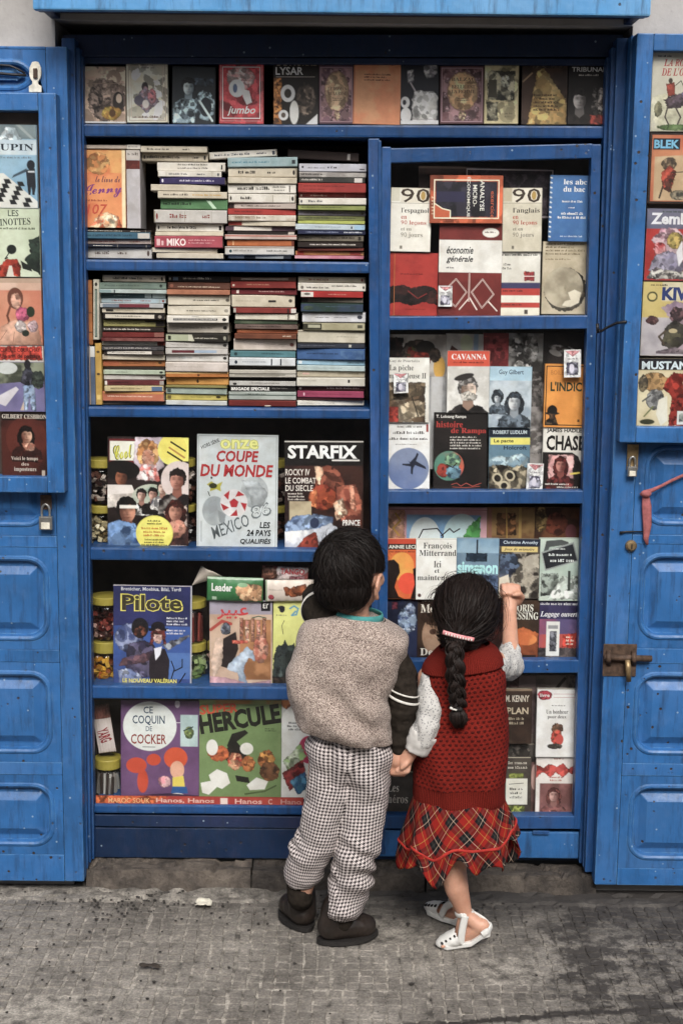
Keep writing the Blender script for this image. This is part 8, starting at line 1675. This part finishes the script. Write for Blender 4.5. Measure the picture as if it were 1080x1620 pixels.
# shoes
def shoe(heel, toe, w, parent, name='shoe'):
    heel, toe = Vector((heel.x, heel.y, 0)), Vector((toe.x, toe.y, 0)); d = (toe - heel).normalized(); s = Vector((-d.y, d.x, 0)); Lg = (toe - heel).length
    F = lambda a, b, z: heel + d * (a * Lg) + s * (b * w) + Vector((0, 0, z))
    bm = bmesh.new()
    for a, b, z, r in ((0.0, 0, .042, .034), (.25, 0, .046, .036), (.5, 0, .038, .036), (.75, .03, .031, .036), (.97, .02, .027, .031)):
        ellipsoid(bm, F(a, b, z), (r, r, r * .86), None, 2)
    capsule(bm, F(.0, 0, .040), F(.5, 0, .038), .035, .036); capsule(bm, F(.5, 0, .035), F(.95, .02, .027), .035, .031)
    capsule(bm, F(.04, 0, .05), F(.15, 0, .092), .036, .036)
    me = blob(bm, .0042, 3)
    for v in me.vertices: v.co.z = max(v.co.z, .010)
    wrinkle(me, .0016, 40, 3)
    sh = finish(name, me, SHOE, parent)
    n = 28; prof = []
    for k in range(n):
        a = 2 * math.pi * k / n; ww = .0375 * (1.0 + .06 * math.cos(a)); prof.append(heel + d * (Lg * .48 + (Lg * .48 + .037) * math.cos(a)) + s * ww * math.sin(a) * (1 - .12 * math.cos(a * 2)))
    vs = [Vector((p.x, p.y, .0012)) for p in prof] + [Vector((p.x, p.y, .012)) for p in prof]
    fs = [(k, (k + 1) % n, n + (k + 1) % n, n + k) for k in range(n)] + [tuple(range(n))[::-1], tuple(range(n, 2 * n))]
    from_py('sole', vs, fs, SOLE, sh)
    bm = bmesh.new(); bm_tube(bm, [F(.30, -.8 * .036 / w, .055), F(.36, 0, .082), F(.30, .8 * .036 / w, .055)], [.004, .005, .004], 8, flat=(1, .5)); from_bm('strap', bm, SHOE, sh, smooth=True)
    return sh
shoe(PG(523, 1489), PG(578, 1480), .036, boy)
shoe(PG(479, 1466), PG(464, 1466) + Vector((-.012, .075, 0)), .034, boy)

# ================================================================== the girl
yg = -.33
K = lambda u, v, dy=0.0: P(u, v, yg + dy)
mg_ = pm(1150, yg)
HG = K(737, 966, .03); RG = Matrix.Rotation(rad(-4), 3, 'Z') @ Matrix.Rotation(rad(10), 3, 'X')
bm = bmesh.new()
ellipsoid(bm, HG, (.068, .080, .080), RG, 4); ellipsoid(bm, HG + RG @ Vector((0, .022, -.032)), (.054, .058, .062), RG, 3)
face_parts(bm, HG, .080, RG)
ear(bm, HG + RG @ Vector((.068, .0, -.016)), RG, 1, .022); ear(bm, HG + RG @ Vector((-.068, .0, -.016)), RG, -1, .022)
chain(bm, [HG + Vector((0, -.005, -.04)), K(733, 1035), K(733, 1070)], [.034, .034, .045])
ellipsoid(bm, K(733, 1105), (.082, .058, .100)); ellipsoid(bm, K(728, 1205), (.080, .060, .09))
chain(bm, [K(686, 1062), K(782, 1048)], [.030, .030])
# standing leg (near) and the other, just behind it
knN, anN = K(716, 1372, -.03), P(735, 1446, -.375)
chain(bm, [K(735, 1275, .0), knN, P(722, 1405, -.372), anN], [.048, .033, .030, .0185])
knF, anF = K(716, 1362, .05), P(722, 1428, -.262)
chain(bm, [K(712, 1275, .01), knF, anF], [.046, .030, .019])
nh, nt = P(762, 1464, -.385), PG(706, 1490, .012)     # near foot: heel lifted to the right, toes to the left
nb = PG(727, 1484, .016)
chain(bm, [anN, nh + Vector((-.006, 0, -.002))], [.018, .0185]); chain(bm, [nh, nb, nt], [.0185, .019, .012]); chain(bm, [anN, nb], [.017, .016])
fh, ft = P(730, 1446, -.262), PG(686, 1436, .014)
chain(bm, [anF, fh], [.018, .018]); chain(bm, [fh, (fh + ft) / 2 + Vector((0, 0, -.004)), ft], [.018, .018, .012])
for base, tip, w in ((nb, nt, Vector((.2, 1, 0))), ):
    d = (tip - base).normalized()
    for i in range(5): chain(bm, [tip + Vector((.006, -.014 + .007 * i, .001)), tip + d * (.012 - .0015 * i) + Vector((0, -.016 + .0078 * i, -.001))], [.0062 - .0004 * i, .0052 - .0003 * i], seg=8, caps=3)
# left arm down to the boy's hand
elG, wrG = K(678, 1142, -.065), K(652, 1186, -.055)
chain(bm, [K(678, 1072), elG, wrG], [.029, .022, .0175])
pg = K(640, 1203, -.052); chain(bm, [wrG, pg], [.0175, .0185]); ellipsoid(bm, pg, (.019, .013, .022))
for i in range(4):
    b0 = pg + Vector((.011 - .0085 * i, -.002 + .001 * i, -.010 - .002 * (i in (1, 2)))); k1 = b0 + Vector((-.003, -.006, -.014)); k2 = k1 + Vector((-.008, .008, -.010)); k3 = k2 + Vector((-.006, .012, .002))
    chain(bm, [b0, k1, k2, k3], [.0064, .0062, .0056, .0048], seg=8, caps=3)
chain(bm, [pg + Vector((.010, -.010, .008)), pg + Vector((.002, -.018, -.004)), pg + Vector((-.008, -.017, -.014))], [.0074, .0066, .0056], seg=8, caps=3)
# right arm raised, fist against the glass
elR2, wrR2 = K(807, 1056, .10), P(806, 972, -.085)
chain(bm, [K(782, 1052), elR2, wrR2], [.028, .024, .0175])
fc = P(806, 940, -.048); chain(bm, [wrR2, fc], [.018, .020]); ellipsoid(bm, fc + Vector((0, .006, .002)), (.028, .016, .022))
for i in range(4):
    x = fc.x - .019 + .0125 * i; zt_ = fc.z + .022 - .002 * abs(i - 1.3)
    chain(bm, [Vector((x, fc.y + .006, fc.z + .006)), Vector((x, fc.y + .014, zt_)), Vector((x + .001, fc.y - .010, zt_ + .004)), Vector((x + .001, fc.y - .024, fc.z + .008)), Vector((x + .001, fc.y - .014, fc.z - .002))], [.0076, .0076, .0072, .0066, .0056], seg=8, caps=3)
chain(bm, [fc + Vector((.022, -.004, -.022)), fc + Vector((.030, -.016, -.004)), fc + Vector((.022, -.030, .008)), fc + Vector((.006, -.034, .006))], [.0095, .0084, .0074, .006], seg=8, caps=3)
girl = finish('person', blob(bm, .0032, 3, .45), SKIN, None, origin=(HG.x, yg, 0))
tag(girl, 'little girl seen from behind in a red knitted vest and tartan skirt, fist raised', 'child', 'children at the bookshop window')
eyes(girl, HG, .080, RG)

# hair gathered into a plait
bm = bmesh.new(); ellipsoid(bm, HG + RG @ Vector((0, -.006, .008)), (.073, .083, .081), RG, 4); ellipsoid(bm, K(727, 1000, -.03), (.052, .05, .045), None, 3)
gb_ = finish('hair', blob(bm, .005, 3), SCALP, girl)
base = K(720, 1012, -.085)
def flow_g(w): return (base - w).normalized() + Vector((0, -.15, -.1))
hl_g = lambda w: (RG.transposed() @ (w - HG))
def ok_g(w):
    q = hl_g(w)
    if q.y > .045: return q.z > .022
    if q.y > .012: return q.z > -.02
    return q.z > -.075 and (w - base).length > .012
vs, fs = strands(HG + RG @ Vector((0, -.006, .008)), (.0737, .0837, .0817), RG, 6800, flow_g, 15, .0075, .0050, .0013, 11, ok_g, lambda w, d: ok_g(w), .16, False)
o = len(vs); v2, f2 = strands(K(727, 1000, -.03), (.053, .051, .046), Matrix.Identity(3), 1500, flow_g, 8, .007, .0045, .0013, 12, lambda w: (w - base).length > .01, lambda w, d: d.y < .2, .12, False)
vs += v2; fs += [tuple(i + o for i in f) for f in f2]
tag(from_py('hair_strands', vs, fs, HAIR_G, gb_, smooth=False), kind='stuff')
def plait_path(t):
    keys = [(722, 1008, -.085), (718, 1030, -.105), (720, 1065, -.112), (722, 1095, -.110), (724, 1118, -.104)]
    x = resample(keys, 41)[int(round(t * 40))]; return K(x[0], x[1], x[2])
bm = bmesh.new(); rr = random.Random(4)
for k in range(3):
    pts, rads = [], []
    for i in range(41):
        t = i / 40; ph = t * 2 * math.pi * 2.0 + k * 2 * math.pi / 3; c = plait_path(t)
        wdt = .0092 - .001 * t
        pts.append(c + Vector((wdt * math.sin(ph), -.004 * math.sin(2 * ph), 0))); rads.append(.0175 - .0025 * t)
    for s in range(80):   # each strand is a bundle of fine locks
        a = rr.uniform(0, 6.28); q = math.sqrt(rr.random()) * rr.uniform(.9, 1.25)
        off = Vector((math.cos(a) * q, math.sin(a) * q * .8, 0)); bm_tube(bm, [p + off * r * .8 for p, r in zip(pts, rads)], [r * .105 * (1 + .5 * math.sin(i * .7 + s)) for i, r in enumerate(rads)], 4)
plait = from_bm('plait', bm, HAIR_G, girl, smooth=True)
bm = bmesh.new(); c = K(724, 1121, -.104); bm_tube(bm, [c + Vector((0, 0, .006)), c + Vector((0, 0, -.004))], [.0125, .0125], 14); from_bm('hair_tie', bm, SOLE, plait, smooth=True)
bm = bmesh.new(); bm_tube(bm, [c + Vector((-.020, -.012, .006)), c + Vector((-.012, -.014, .003)), c + Vector((-.004, -.016, .001))], [.0032, .0026, .002], 6); from_bm('hair_bobble', bm, STRIPE, plait, smooth=True)
bm = bmesh.new()
for s in range(90):
    a = rr.uniform(0, 6.28); q = math.sqrt(rr.random()); f = Vector((math.cos(a) * q, math.sin(a) * q * .7, 0))
    bm_tube(bm, [c + f * .008, c + f * .020 + Vector((0, -.002, -.014)), c + f * .021 + Vector((.002, 0, -.028)), c + f * .012 + Vector((.003, .002, -.042 - .006 * rr.random()))], [.0026, .003, .0026, .001], 5)
from_bm('plait_tail', bm, HAIR_G, plait, smooth=True)
# pink hair slide
a, b = K(700, 1000, -.094), K(749, 1012, -.094)
bm = bmesh.new(); bm_tube(bm, [a + (b - a) * (i / 10) + Vector((0, -.006 * math.sin(math.pi * i / 10), 0)) for i in range(11)], [.0055] * 11, 8, flat=(1.0, .5)); hsl = from_bm('hair_slide', bm, PINK, girl, smooth=True)
bm = bmesh.new()
for i in range(1, 11):
    q = a + (b - a) * (i / 11) + Vector((0, -.0085 - .006 * math.sin(math.pi * i / 11), 0)); ellipsoid(bm, q, (.0022, .0014, .0036), None, 1)
tag(from_bm('slide_bead', bm, STRIPE, hsl, smooth=True), kind='stuff')

# white printed blouse: sleeves
bm = bmesh.new(); chain(bm, [K(684, 1066, -.005), K(680, 1088, -.03), K(681, 1120, -.055), K(677, 1148, -.066), K(668, 1166, -.062)], [.030, .030, .032, .034, .035])
me = blob(bm, .0042, 4); wrinkle(me, .006, 26, 2, (1.4, 1.4, .7)); slv = finish('sleeve', me, COTTON, girl)
bm = bmesh.new(); chain(bm, [K(670, 1160, -.062), K(661, 1179, -.058)], [.0375, .0330]); me = blob(bm, .004, 3); wrinkle(me, .004, 30, 6)
axc = (K(655, 1190, -.055) - K(672, 1156, -.062)).normalized(); cut0, cut1 = K(672, 1157, -.062), K(657, 1186, -.056)
bm = bmesh.new(); bm.from_mesh(me)
bmesh.ops.delete(bm, geom=[f for f in bm.faces if (f.calc_center_median() - cut0).dot(axc) < 0 or (f.calc_center_median() - cut1).dot(axc) > 0], context='FACES'); bm.to_mesh(me); bm.free()
cf = finish('cuff', me, WHITECLOTH, slv); so = cf.modifiers.new('thick', 'SOLIDIFY'); so.thickness = .003
bm = bmesh.new(); chain(bm, [K(780, 1052, .0), K(799, 1053, .06), K(807, 1054, .105), P(806, 1024, -.165)], [.037, .035, .035, .0255])
me = blob(bm, .004, 4); wrinkle(me, .005, 28, 9, (1.4, 1.4, .8))
bm = bmesh.new(); bm.from_mesh(me); ct = P(805, 1013, -.16); dn = (P(806, 972, -.085) - K(807, 1056, .10)).normalized()
bmesh.ops.delete(bm, geom=[f for f in bm.faces if (f.calc_center_median() - ct).dot(dn) > 0], context='FACES'); bm.to_mesh(me); bm.free()
s2 = finish('sleeve', me, COTTON, girl); so = s2.modifiers.new('thick', 'SOLIDIFY'); so.thickness = .0025

# red crochet vest
def body_loft(keys, m, n, power, cap=False):
    return [ring(K(k[0], k[1], k[5]), K(k[2], k[3], k[5]), k[4] * mg_, n, power=power) for k in resample(keys, m)]
keys = [(698, 1030, 770, 1024, 34, 0), (684, 1044, 782, 1032, 42, 0), (671, 1060, 793, 1045, 48, 0), (664, 1080, 799, 1064, 51, -.002), (660, 1110, 802, 1100, 52, -.004), (657, 1150, 803, 1145, 54, -.006), (654, 1195, 802, 1190, 56, -.008), (653, 1235, 799, 1232, 57, -.008)]
rings = body_loft(keys, 40, 96, 2.3); vs, fs, uv = loft(rings, closed_top=True)
cg = K(730, 1150)
def vfold(v):
    out = Vector((v.x - cg.x, v.y - cg.y, 0)).normalized()
    return out * (noise.fractal(v * 12, 1, 2, 3) * .006 + math.sin((v.x - cg.x) * 60 + v.z * 25 + noise.noise(v * 8) * 2) * .0022)
gv = from_py('knitted_vest', displace(vs, vfold), fs, CROCHET, girl, smooth=True, uv=uv)
keys = [(654, 1232, 798, 1230, 56.5, -.008), (654, 1248, 797, 1246, 56.2, -.008), (655, 1264, 796, 1262, 55.6, -.008), (658, 1269, 793, 1268, 52, -.008)]
rings = body_loft(keys, 8, 96, 2.3); vs, fs, uv = loft(rings)
from_py('ribbed_welt', displace(vs, vfold), fs, RIB, gv, smooth=True, uv=uv)
# flat turned-down collar
cpts = [(669, 1061, 796, 1046, 52, -.003), (673, 1050, 793, 1036, 49.5, -.002), (684, 1036, 784, 1024, 44, 0), (696, 1024, 772, 1016, 37, 0)]
rings = body_loft(cpts, 12, 72, 2.2); vs, fs, uv = loft(rings)
co_ = from_py('collar', displace(vs, lambda v: Vector((v.x - cg.x, v.y - cg.y, 0)).normalized() * (.003 + noise.noise(v * 13) * .005)), fs, RIB, gv, smooth=True, uv=uv); so = co_.modifiers.new('thick', 'SOLIDIFY'); so.thickness = .003

# tartan skirt with a gathered frill
LOFT_BIAS[0] = True
def skirt_ring(t, u0, v0, u1, v1, dep, wav, n=160, ph=0.0, lift=0.0):
    r = ring(K(u0, v0, -.006), K(u1, v1, -.006), dep * mg_, n, power=2.1); c = sum((Vector(p) for p in r), Vector()) / n; out = []
    for k, p in enumerate(r):
        a = 2 * math.pi * k / n; d = Vector(p) - c
        w = math.sin(a * 9 + ph) * .55 + math.sin(a * 5 + 1.7) * .45 + math.sin(a * 14 + .6) * .2
        out.append(c + d * (1 + wav * w) + Vector((0, 0, lift * math.sin(a * 6 + 1.1) * .5 + lift * .5 * math.sin(a * 9 + ph))))
    return out
rings = [skirt_ring(0, 656, 1252, 795, 1252, 54, 0), ] + [skirt_ring(t, *[x + (y - x) * t for x, y in zip((656, 1252, 795, 1252, 54), (636, 1331, 812, 1311, 74))], .10 * t ** 1.5, lift=.016 * t) for t in [i / 22 for i in range(1, 23)]]
vs, fs, uv = loft(rings); skirt = from_py('skirt', vs, fs, TARTAN, girl, smooth=True, uv=uv); so = skirt.modifiers.new('thick', 'SOLIDIFY'); so.thickness = .002
edge = rings[-1]
fr_rings = []
for i in range(11):
    t = i / 10; c = sum((Vector(p) for p in edge), Vector()) / len(edge); rr_ = []
    for k, p in enumerate(edge):
        a = 2 * math.pi * k / len(edge); d = Vector(p) - c; d.z = 0
        w = math.sin(a * 10 + .4) * .65 + math.sin(a * 15 + 2) * .35
        rr_.append(Vector(p) + d * (.02 * t + .13 * t * w) + Vector((0, 0, -.050 * t + .016 * t * math.sin(a * 10 + 2.0) + .010 * t * math.sin(a * 6 + 1.0))))
    fr_rings.append(rr_)
vs, fs, uv = loft(fr_rings)
frill = from_py('frill', vs, fs, TARTAN, skirt, smooth=True, uv=uv); so = frill.modifiers.new('thick', 'SOLIDIFY'); so.thickness = .0018
bm = bmesh.new(); n = len(edge); c0 = sum((Vector(p) for p in edge), Vector()) / n
pts = [Vector(p) + (Vector(p) - c0) * .012 for p in edge] ; pts.append(pts[0]); bm_tube(bm, pts, [.0038] * len(pts), 8, flat=(1.0, .6)); from_bm('braid_trim', bm, REDTRIM, skirt, smooth=True)

# white sandals
def sandal(heel, ball, toe, ankle, w, parent):
    heel, ball, toe = Vector(heel), Vector(ball), Vector(toe); d = (toe - heel); dh = Vector((d.x, d.y, 0)).normalized(); s = Vector((-dh.y, dh.x, 0))
    path = [heel - dh * .020, heel, heel + (ball - heel) * .5 + Vector((0, 0, -.003)), ball, toe, toe + dh * .018]; wid = [.016, .0225, .0225, .028, .026, .012]
    dz = [-.017, -.021, -.021, -.0195, -.0145, -.0125]
    vs, fs = [], []
    for p, ww, z in zip(path, wid, dz):
        z0 = max(p.z + z - .006, .001)
        for q, zz in ((-1, z0), (1, z0), (1, z0 + .013), (-1, z0 + .013)): vs.append(Vector((p.x, p.y, 0)) + s * (q * ww) + Vector((0, 0, zz)))
    for i in range(len(path) - 1):
        for k in range(4): fs.append((4 * i + k, 4 * i + (k + 1) % 4, 4 * (i + 1) + (k + 1) % 4, 4 * (i + 1) + k))
    fs += [(0, 1, 2, 3)[::-1], tuple(4 * (len(path) - 1) + k for k in range(4))]
    root = from_py('sandal', vs, fs, SANDAL, parent)
    bv = root.modifiers.new('round', 'BEVEL'); bv.width = .003; bv.segments = 2
    def strap(pts, r=.0075, fl=(1.0, .34)):
        bm = bmesh.new(); pts = [Vector(x) for x in resample([tuple(p) for p in pts], 16)]; bm_tube(bm, pts, [r] * len(pts), 8, flat=fl); from_bm('strap', bm, SANDAL, root, smooth=True)
    up = Vector((0, 0, 1))
    bm = bmesh.new(); tb = heel + (toe - heel) * .66   # closed toe with slots
    for f, r1, r2 in ((.66, .027, .021), (.82, .0275, .0195), (.98, .0255, .017), (1.10, .020, .014)):
        p = heel + (toe - heel) * f; ellipsoid(bm, p + up * .001, (r1, r1, r2), None, 2)
    me = blob(bm, .0036, 4); b3 = bmesh.new(); b3.from_mesh(me)
    bmesh.ops.delete(b3, geom=[q for q in b3.faces if (q.calc_center_median() - tb).dot(d.normalized()) < 0 or q.calc_center_median().z < .003], context='FACES'); b3.to_mesh(me); b3.free()
    cap_ = finish('toe_cap', me, SANDAL, root)
    for f in (.78, .90, 1.02, 1.13):
        for q in (-1, 1):
            b4 = bmesh.new(); p = heel + (toe - heel) * f + s * (q * .016) + up * (.0145 - (f - .78) * .010); ellipsoid(b4, p, (.0042, .0042, .0035), None, 2)
            for vv in b4.verts: vv.co = p + (vv.co - p).dot(s) * s * 1.9 + (vv.co - p) - (vv.co - p).dot(s) * s
            from_bm('slot', b4, SOLE, cap_, smooth=True)
    a = Vector(ankle)
    strap([a + s * .021 + dh * .006, a - dh * .021, a - s * .021 + dh * .006, a + dh * .023 + up * -.004, a + s * .021 + dh * .006], .0075)      # round the ankle
    for q in (-1, 1):
        strap([a + s * (q * .020), a * .45 + ball * .55 + s * (q * .024) + up * .006, ball + s * (q * .026) - up * .006], .0095)
        strap([heel - dh * .018 + s * (q * .012) - up * .012, heel - dh * .012 + s * (q * .020) - up * .006, heel + s * (q * .023) - up * .014], .0085)
    strap([heel - dh * .014 + s * .016 - up * .010, heel - dh * .0225 + up * .000, heel - dh * .014 - s * .016 - up * .010], .0095)
    strap([heel - dh * .022 - up * .004, (heel + a) / 2 - dh * .026, a - dh * .021], .0055)
sandal(nh, nb, nt, anN + Vector((0, 0, .004)), .03, girl)
sandal(fh, (fh + ft) / 2, ft, anF + Vector((0, 0, .004)), .03, girl)
# ------------------------------------------------------------------ locks, bolt, string, scraps
STEEL = plain('worn_steel', (.42, .41, .39), .35, .25, 60, .9); BRASS = plain('dull_brass', (.30, .21, .11), .45, .35, 60, .7)
RUST = plain('rusty_iron', (.075, .045, .030), .7, .6, 70, .25, bmp=.6); CREAMP = plain('old_white_paint', (.66, .62, .52), .5, .25, 60, bmp=.3)
STRING = plain('faded_pink_cloth', (.30, .095, .095), .9, .3, 90, bmp=.4)
def plate(name, px, y, th, mat, parent, bev=.0015):
    c = rect(*px, y); return box(name, c[0] - c[1] / 2, c[0] + c[1] / 2, y, y + th, c[2], c[3], mat, parent, bev)
def padlock(u, v0, v1, wpx, y, label, hasp):
    w = wpx * pm(v1, y); A = P(u, v0, y); Bp = P(u, v1, y); o = thing('padlock', label, 'padlock', tuple(Bp), 'padlocks under the display cases')
    h = A.z - Bp.z
    bm = bmesh.new(); bm_box(bm, A.x - w / 2, A.x + w / 2, y - .007, y + .007, Bp.z, Bp.z + h * .52, .003, 3); body = from_bm('lock_body', bm, STEEL, o)
    bm = bmesh.new(); bm_tube(bm, [(A.x - w * .30, y, Bp.z + h * .50)] + [(A.x + w * .30 * math.cos(a), y, Bp.z + h * .72 + h * .26 * math.sin(a)) for a in [math.pi * (1 - i / 8) for i in range(9)]] + [(A.x + w * .30, y, Bp.z + h * .50)], [.0032] * 11, 8); from_bm('shackle', bm, STEEL, o, smooth=True)
    box('label_plate', A.x - w * .32, A.x + w * .32, y - .0086, y - .0074, Bp.z + h * .05, Bp.z + h * .30, CREAMP, body, .0004)
padlock(72.5, 797, 838, 21, -.105, 'steel padlock hanging under the left case of paperbacks', True)
hp = plate('hasp', (64, 783, 82, 806), -.0985, .004, RUST, cl)
padlock(1000, 722, 754, 15, -.106, 'small steel padlock hanging under the right case of comics', True)
hp2 = plate('hasp', (991, 703, 1009, 744), -.0995, .004, BRASS, cr)
# white painted fastening plate at the top of the left case
def lobed(px, y, th, mat, parent, name):
    u0, v0, u1, v1 = px; prof = [(.5, 0), (.75, .02), (.86, .12), (.95, .2), (.98, .4), (.9, .55), (.72, .66), (.74, .74), (1.0, .80), (1.0, 1.0), (0, 1.0), (0, .80), (.26, .74), (.28, .66), (.1, .55), (.02, .4), (.05, .2), (.14, .12), (.25, .02)]
    fr_ = [P(u0 + (u1 - u0) * a, v0 + (v1 - v0) * b, y) for a, b in prof]; n = len(fr_)
    vs = fr_ + [p + Vector((0, th, 0)) for p in fr_]
    fs = [tuple(range(n))[::-1], tuple(range(n, 2 * n))] + [(k, (k + 1) % n, n + (k + 1) % n, n + k) for k in range(n)]
    o = from_py(name, vs, fs, mat, parent); b_ = o.modifiers.new('round', 'BEVEL'); b_.width = .0012; b_.segments = 2; b_.limit_method = 'ANGLE'; return o
fp = lobed((46, 97, 66, 146), -.103, .008, CREAMP, cl, 'hasp_plate')
c = rect(53, 108, 60, 124, -.105); box('keeper', c[0] - c[1] / 2, c[0] + c[1] / 2, -.108, -.1035, c[2], c[3], RUST, fp, .002)
# cable along the top of the left door
bm = bmesh.new(); bm_tube(bm, [P(u, v, -.097) for u, v in ((-60, 116), (-20, 113), (0, 116), (20, 118), (42, 119))], [.0035] * 5, 8); bm_tube(bm, [P(u, v, -.097) for u, v in ((-60, 100), (0, 103), (16, 104), (28, 109), (40, 116))], [.0028] * 5, 8)
from_bm('cable', bm, IRON, dl, smooth=True)
# rusty bolt and lock on the right door
bolt = plate('bolt_plate', (953, 1019, 1006, 1070), FRONT - .003, .0028, RUST, dr)
bm = bmesh.new(); bm_tube(bm, [P(955, 1040, -.105), P(1030, 1042, -.105)], [.0085, .0085], 12); from_bm('bolt_bar', bm, RUST, bolt, smooth=True)
bm = bmesh.new(); bm_tube(bm, [P(992, 1044, -.112), P(993, 1058, -.118), P(994, 1078, -.114)], [.007, .008, .0065], 10, flat=(1, .7)); from_bm('bolt_handle', bm, BRASS, bolt, smooth=True)
for u in (962, 1002):
    bm = bmesh.new(); bm_tube(bm, [P(u, 1030, -.0955), P(u, 1041, -.118), P(u, 1052, -.0955)], [.004] * 3, 8, flat=(1, 1.6)); from_bm('bolt_keeper', bm, RUST, bolt, smooth=True)
p = P(997, 863, FRONT); bm = bmesh.new(); 
for v in range(1): bm_tube(bm, [p + Vector((0, .002, 0)), p + Vector((0, -.008, 0)), p + Vector((0, -.013, 0))], [.0150, .0145, .010], 18)
lk = from_bm('lock_cylinder', bm, BRASS, dr, smooth=False)
box('key_slot', p.x - .0015, p.x + .0015, p.y - .0138, p.y - .0131, p.z - .007, p.z + .006, IRON, lk, 0)
bm = bmesh.new(); bm_tube(bm, [P(u, v, -.0965) for u, v in ((980, 843), (990, 841), (1016, 841))], [.004, .0022, .0018], 8); from_bm('nail', bm, IRON, dr, smooth=True)
# hook that holds the right door
bm = bmesh.new(); bm_tube(bm, [P(u, v, y) for u, v, y in ((944, 520, -.060), (950, 524, -.075), (960, 518, -.10), (975, 511, -.13), (990, 509, -.150))], [.0035] * 5, 8); bm_tube(bm, [P(944, 512, -.062), P(945, 527, -.062)], [.004, .004], 8)
tag(from_bm('door_hook', bm, IRON, None, smooth=True), 'thin dark iron hook holding the right display case to the jamb', 'hook')
# pink cloth string tied on the right door
bm = bmesh.new(); bm_tube(bm, [P(u, v, -.102) for u, v in ((1012, 783), (1022, 778), (1030, 776), (1045, 769), (1062, 760), (1080, 752), (1120, 734))], [.004, .006, .0055, .004, .004, .004, .004], 8, flat=(1, .6))
st = from_bm('cloth_string', bm, STRING, None, smooth=True); tag(st, 'faded pink cloth string knotted on the right shutter door', 'string')
bm = bmesh.new(); bm_tube(bm, [P(u, v, -.101) for u, v in ((1020, 777), (1022, 800), (1023, 830), (1021, 852), (1023, 862))], [.007, .0125, .0115, .007, .003], 10, flat=(1, .35)); from_bm('hanging_end', bm, STRING, st, smooth=True)
bm = bmesh.new(); ellipsoid(bm, P(1021, 781, -.106), (.014, .010, .010), None, 2); from_bm('knot', bm, STRING, st, smooth=True)
# litter on the pavement
def scrap(name, label, u, v, w, d, h, col, seed, cat):
    c = PG(u, v, .003); vs = []; fs = []; n = 7
    for j in range(n):
        for i in range(n):
            x, y = (i / (n - 1) - .5), (j / (n - 1) - .5); k = 1 + .35 * noise.noise(Vector((x * 2.2 + seed, y * 2.2, seed)))
            vs.append(c + Vector((x * w * k, y * d * k, .002 + h * (.5 + .5 * noise.noise(Vector((x * 3 + seed, y * 3, 1)))))))
    for j in range(n - 1):
        for i in range(n - 1): q = j * n + i; fs.append((q, q + 1, q + n + 1, q + n))
    o = from_py(name, vs, fs, col, None, smooth=True); so = o.modifiers.new('thick', 'SOLIDIFY'); so.thickness = .0008
    tag(o, label, cat)
scrap('paper_scrap', 'crumpled white paper scrap on the pavement left of the boy', 322, 1433, .040, .034, .016, CREAMP, 2.2, 'litter')
scrap('dry_leaf', 'small dark dry leaf on the pavement at the lower left', 238, 1532, .050, .014, .012, plain('dry_leaf_brown', (.035, .026, .02), .8, .3, 40), 4.4, 'leaf')
bm = bmesh.new(); rr = random.Random(12)
for i in range(420):
    y = -.08 - abs(rr.gauss(0, .10)) if i < 300 else rr.uniform(-.75, -.1); x = rr.uniform(-1, 1) if i % 3 else rr.gauss(-.58, .10)
    b2 = bmesh.new(); bmesh.ops.create_icosphere(b2, subdivisions=1, radius=1); s = rr.uniform(.0012, .0042) * (1.4 if i % 17 == 0 else 1)
    for v in b2.verts: v.co = Vector((x + v.co.x * s * rr.uniform(.8, 1.5), y + v.co.y * s, .0015 + s * .4 + v.co.z * s * .6))
    merge(bm, b2)
tag(from_bm('grit', bm, plain('dark_grit', (.03, .026, .023), .9, .5, 60), None, origin=(0, -.3, 0)), kind='stuff')
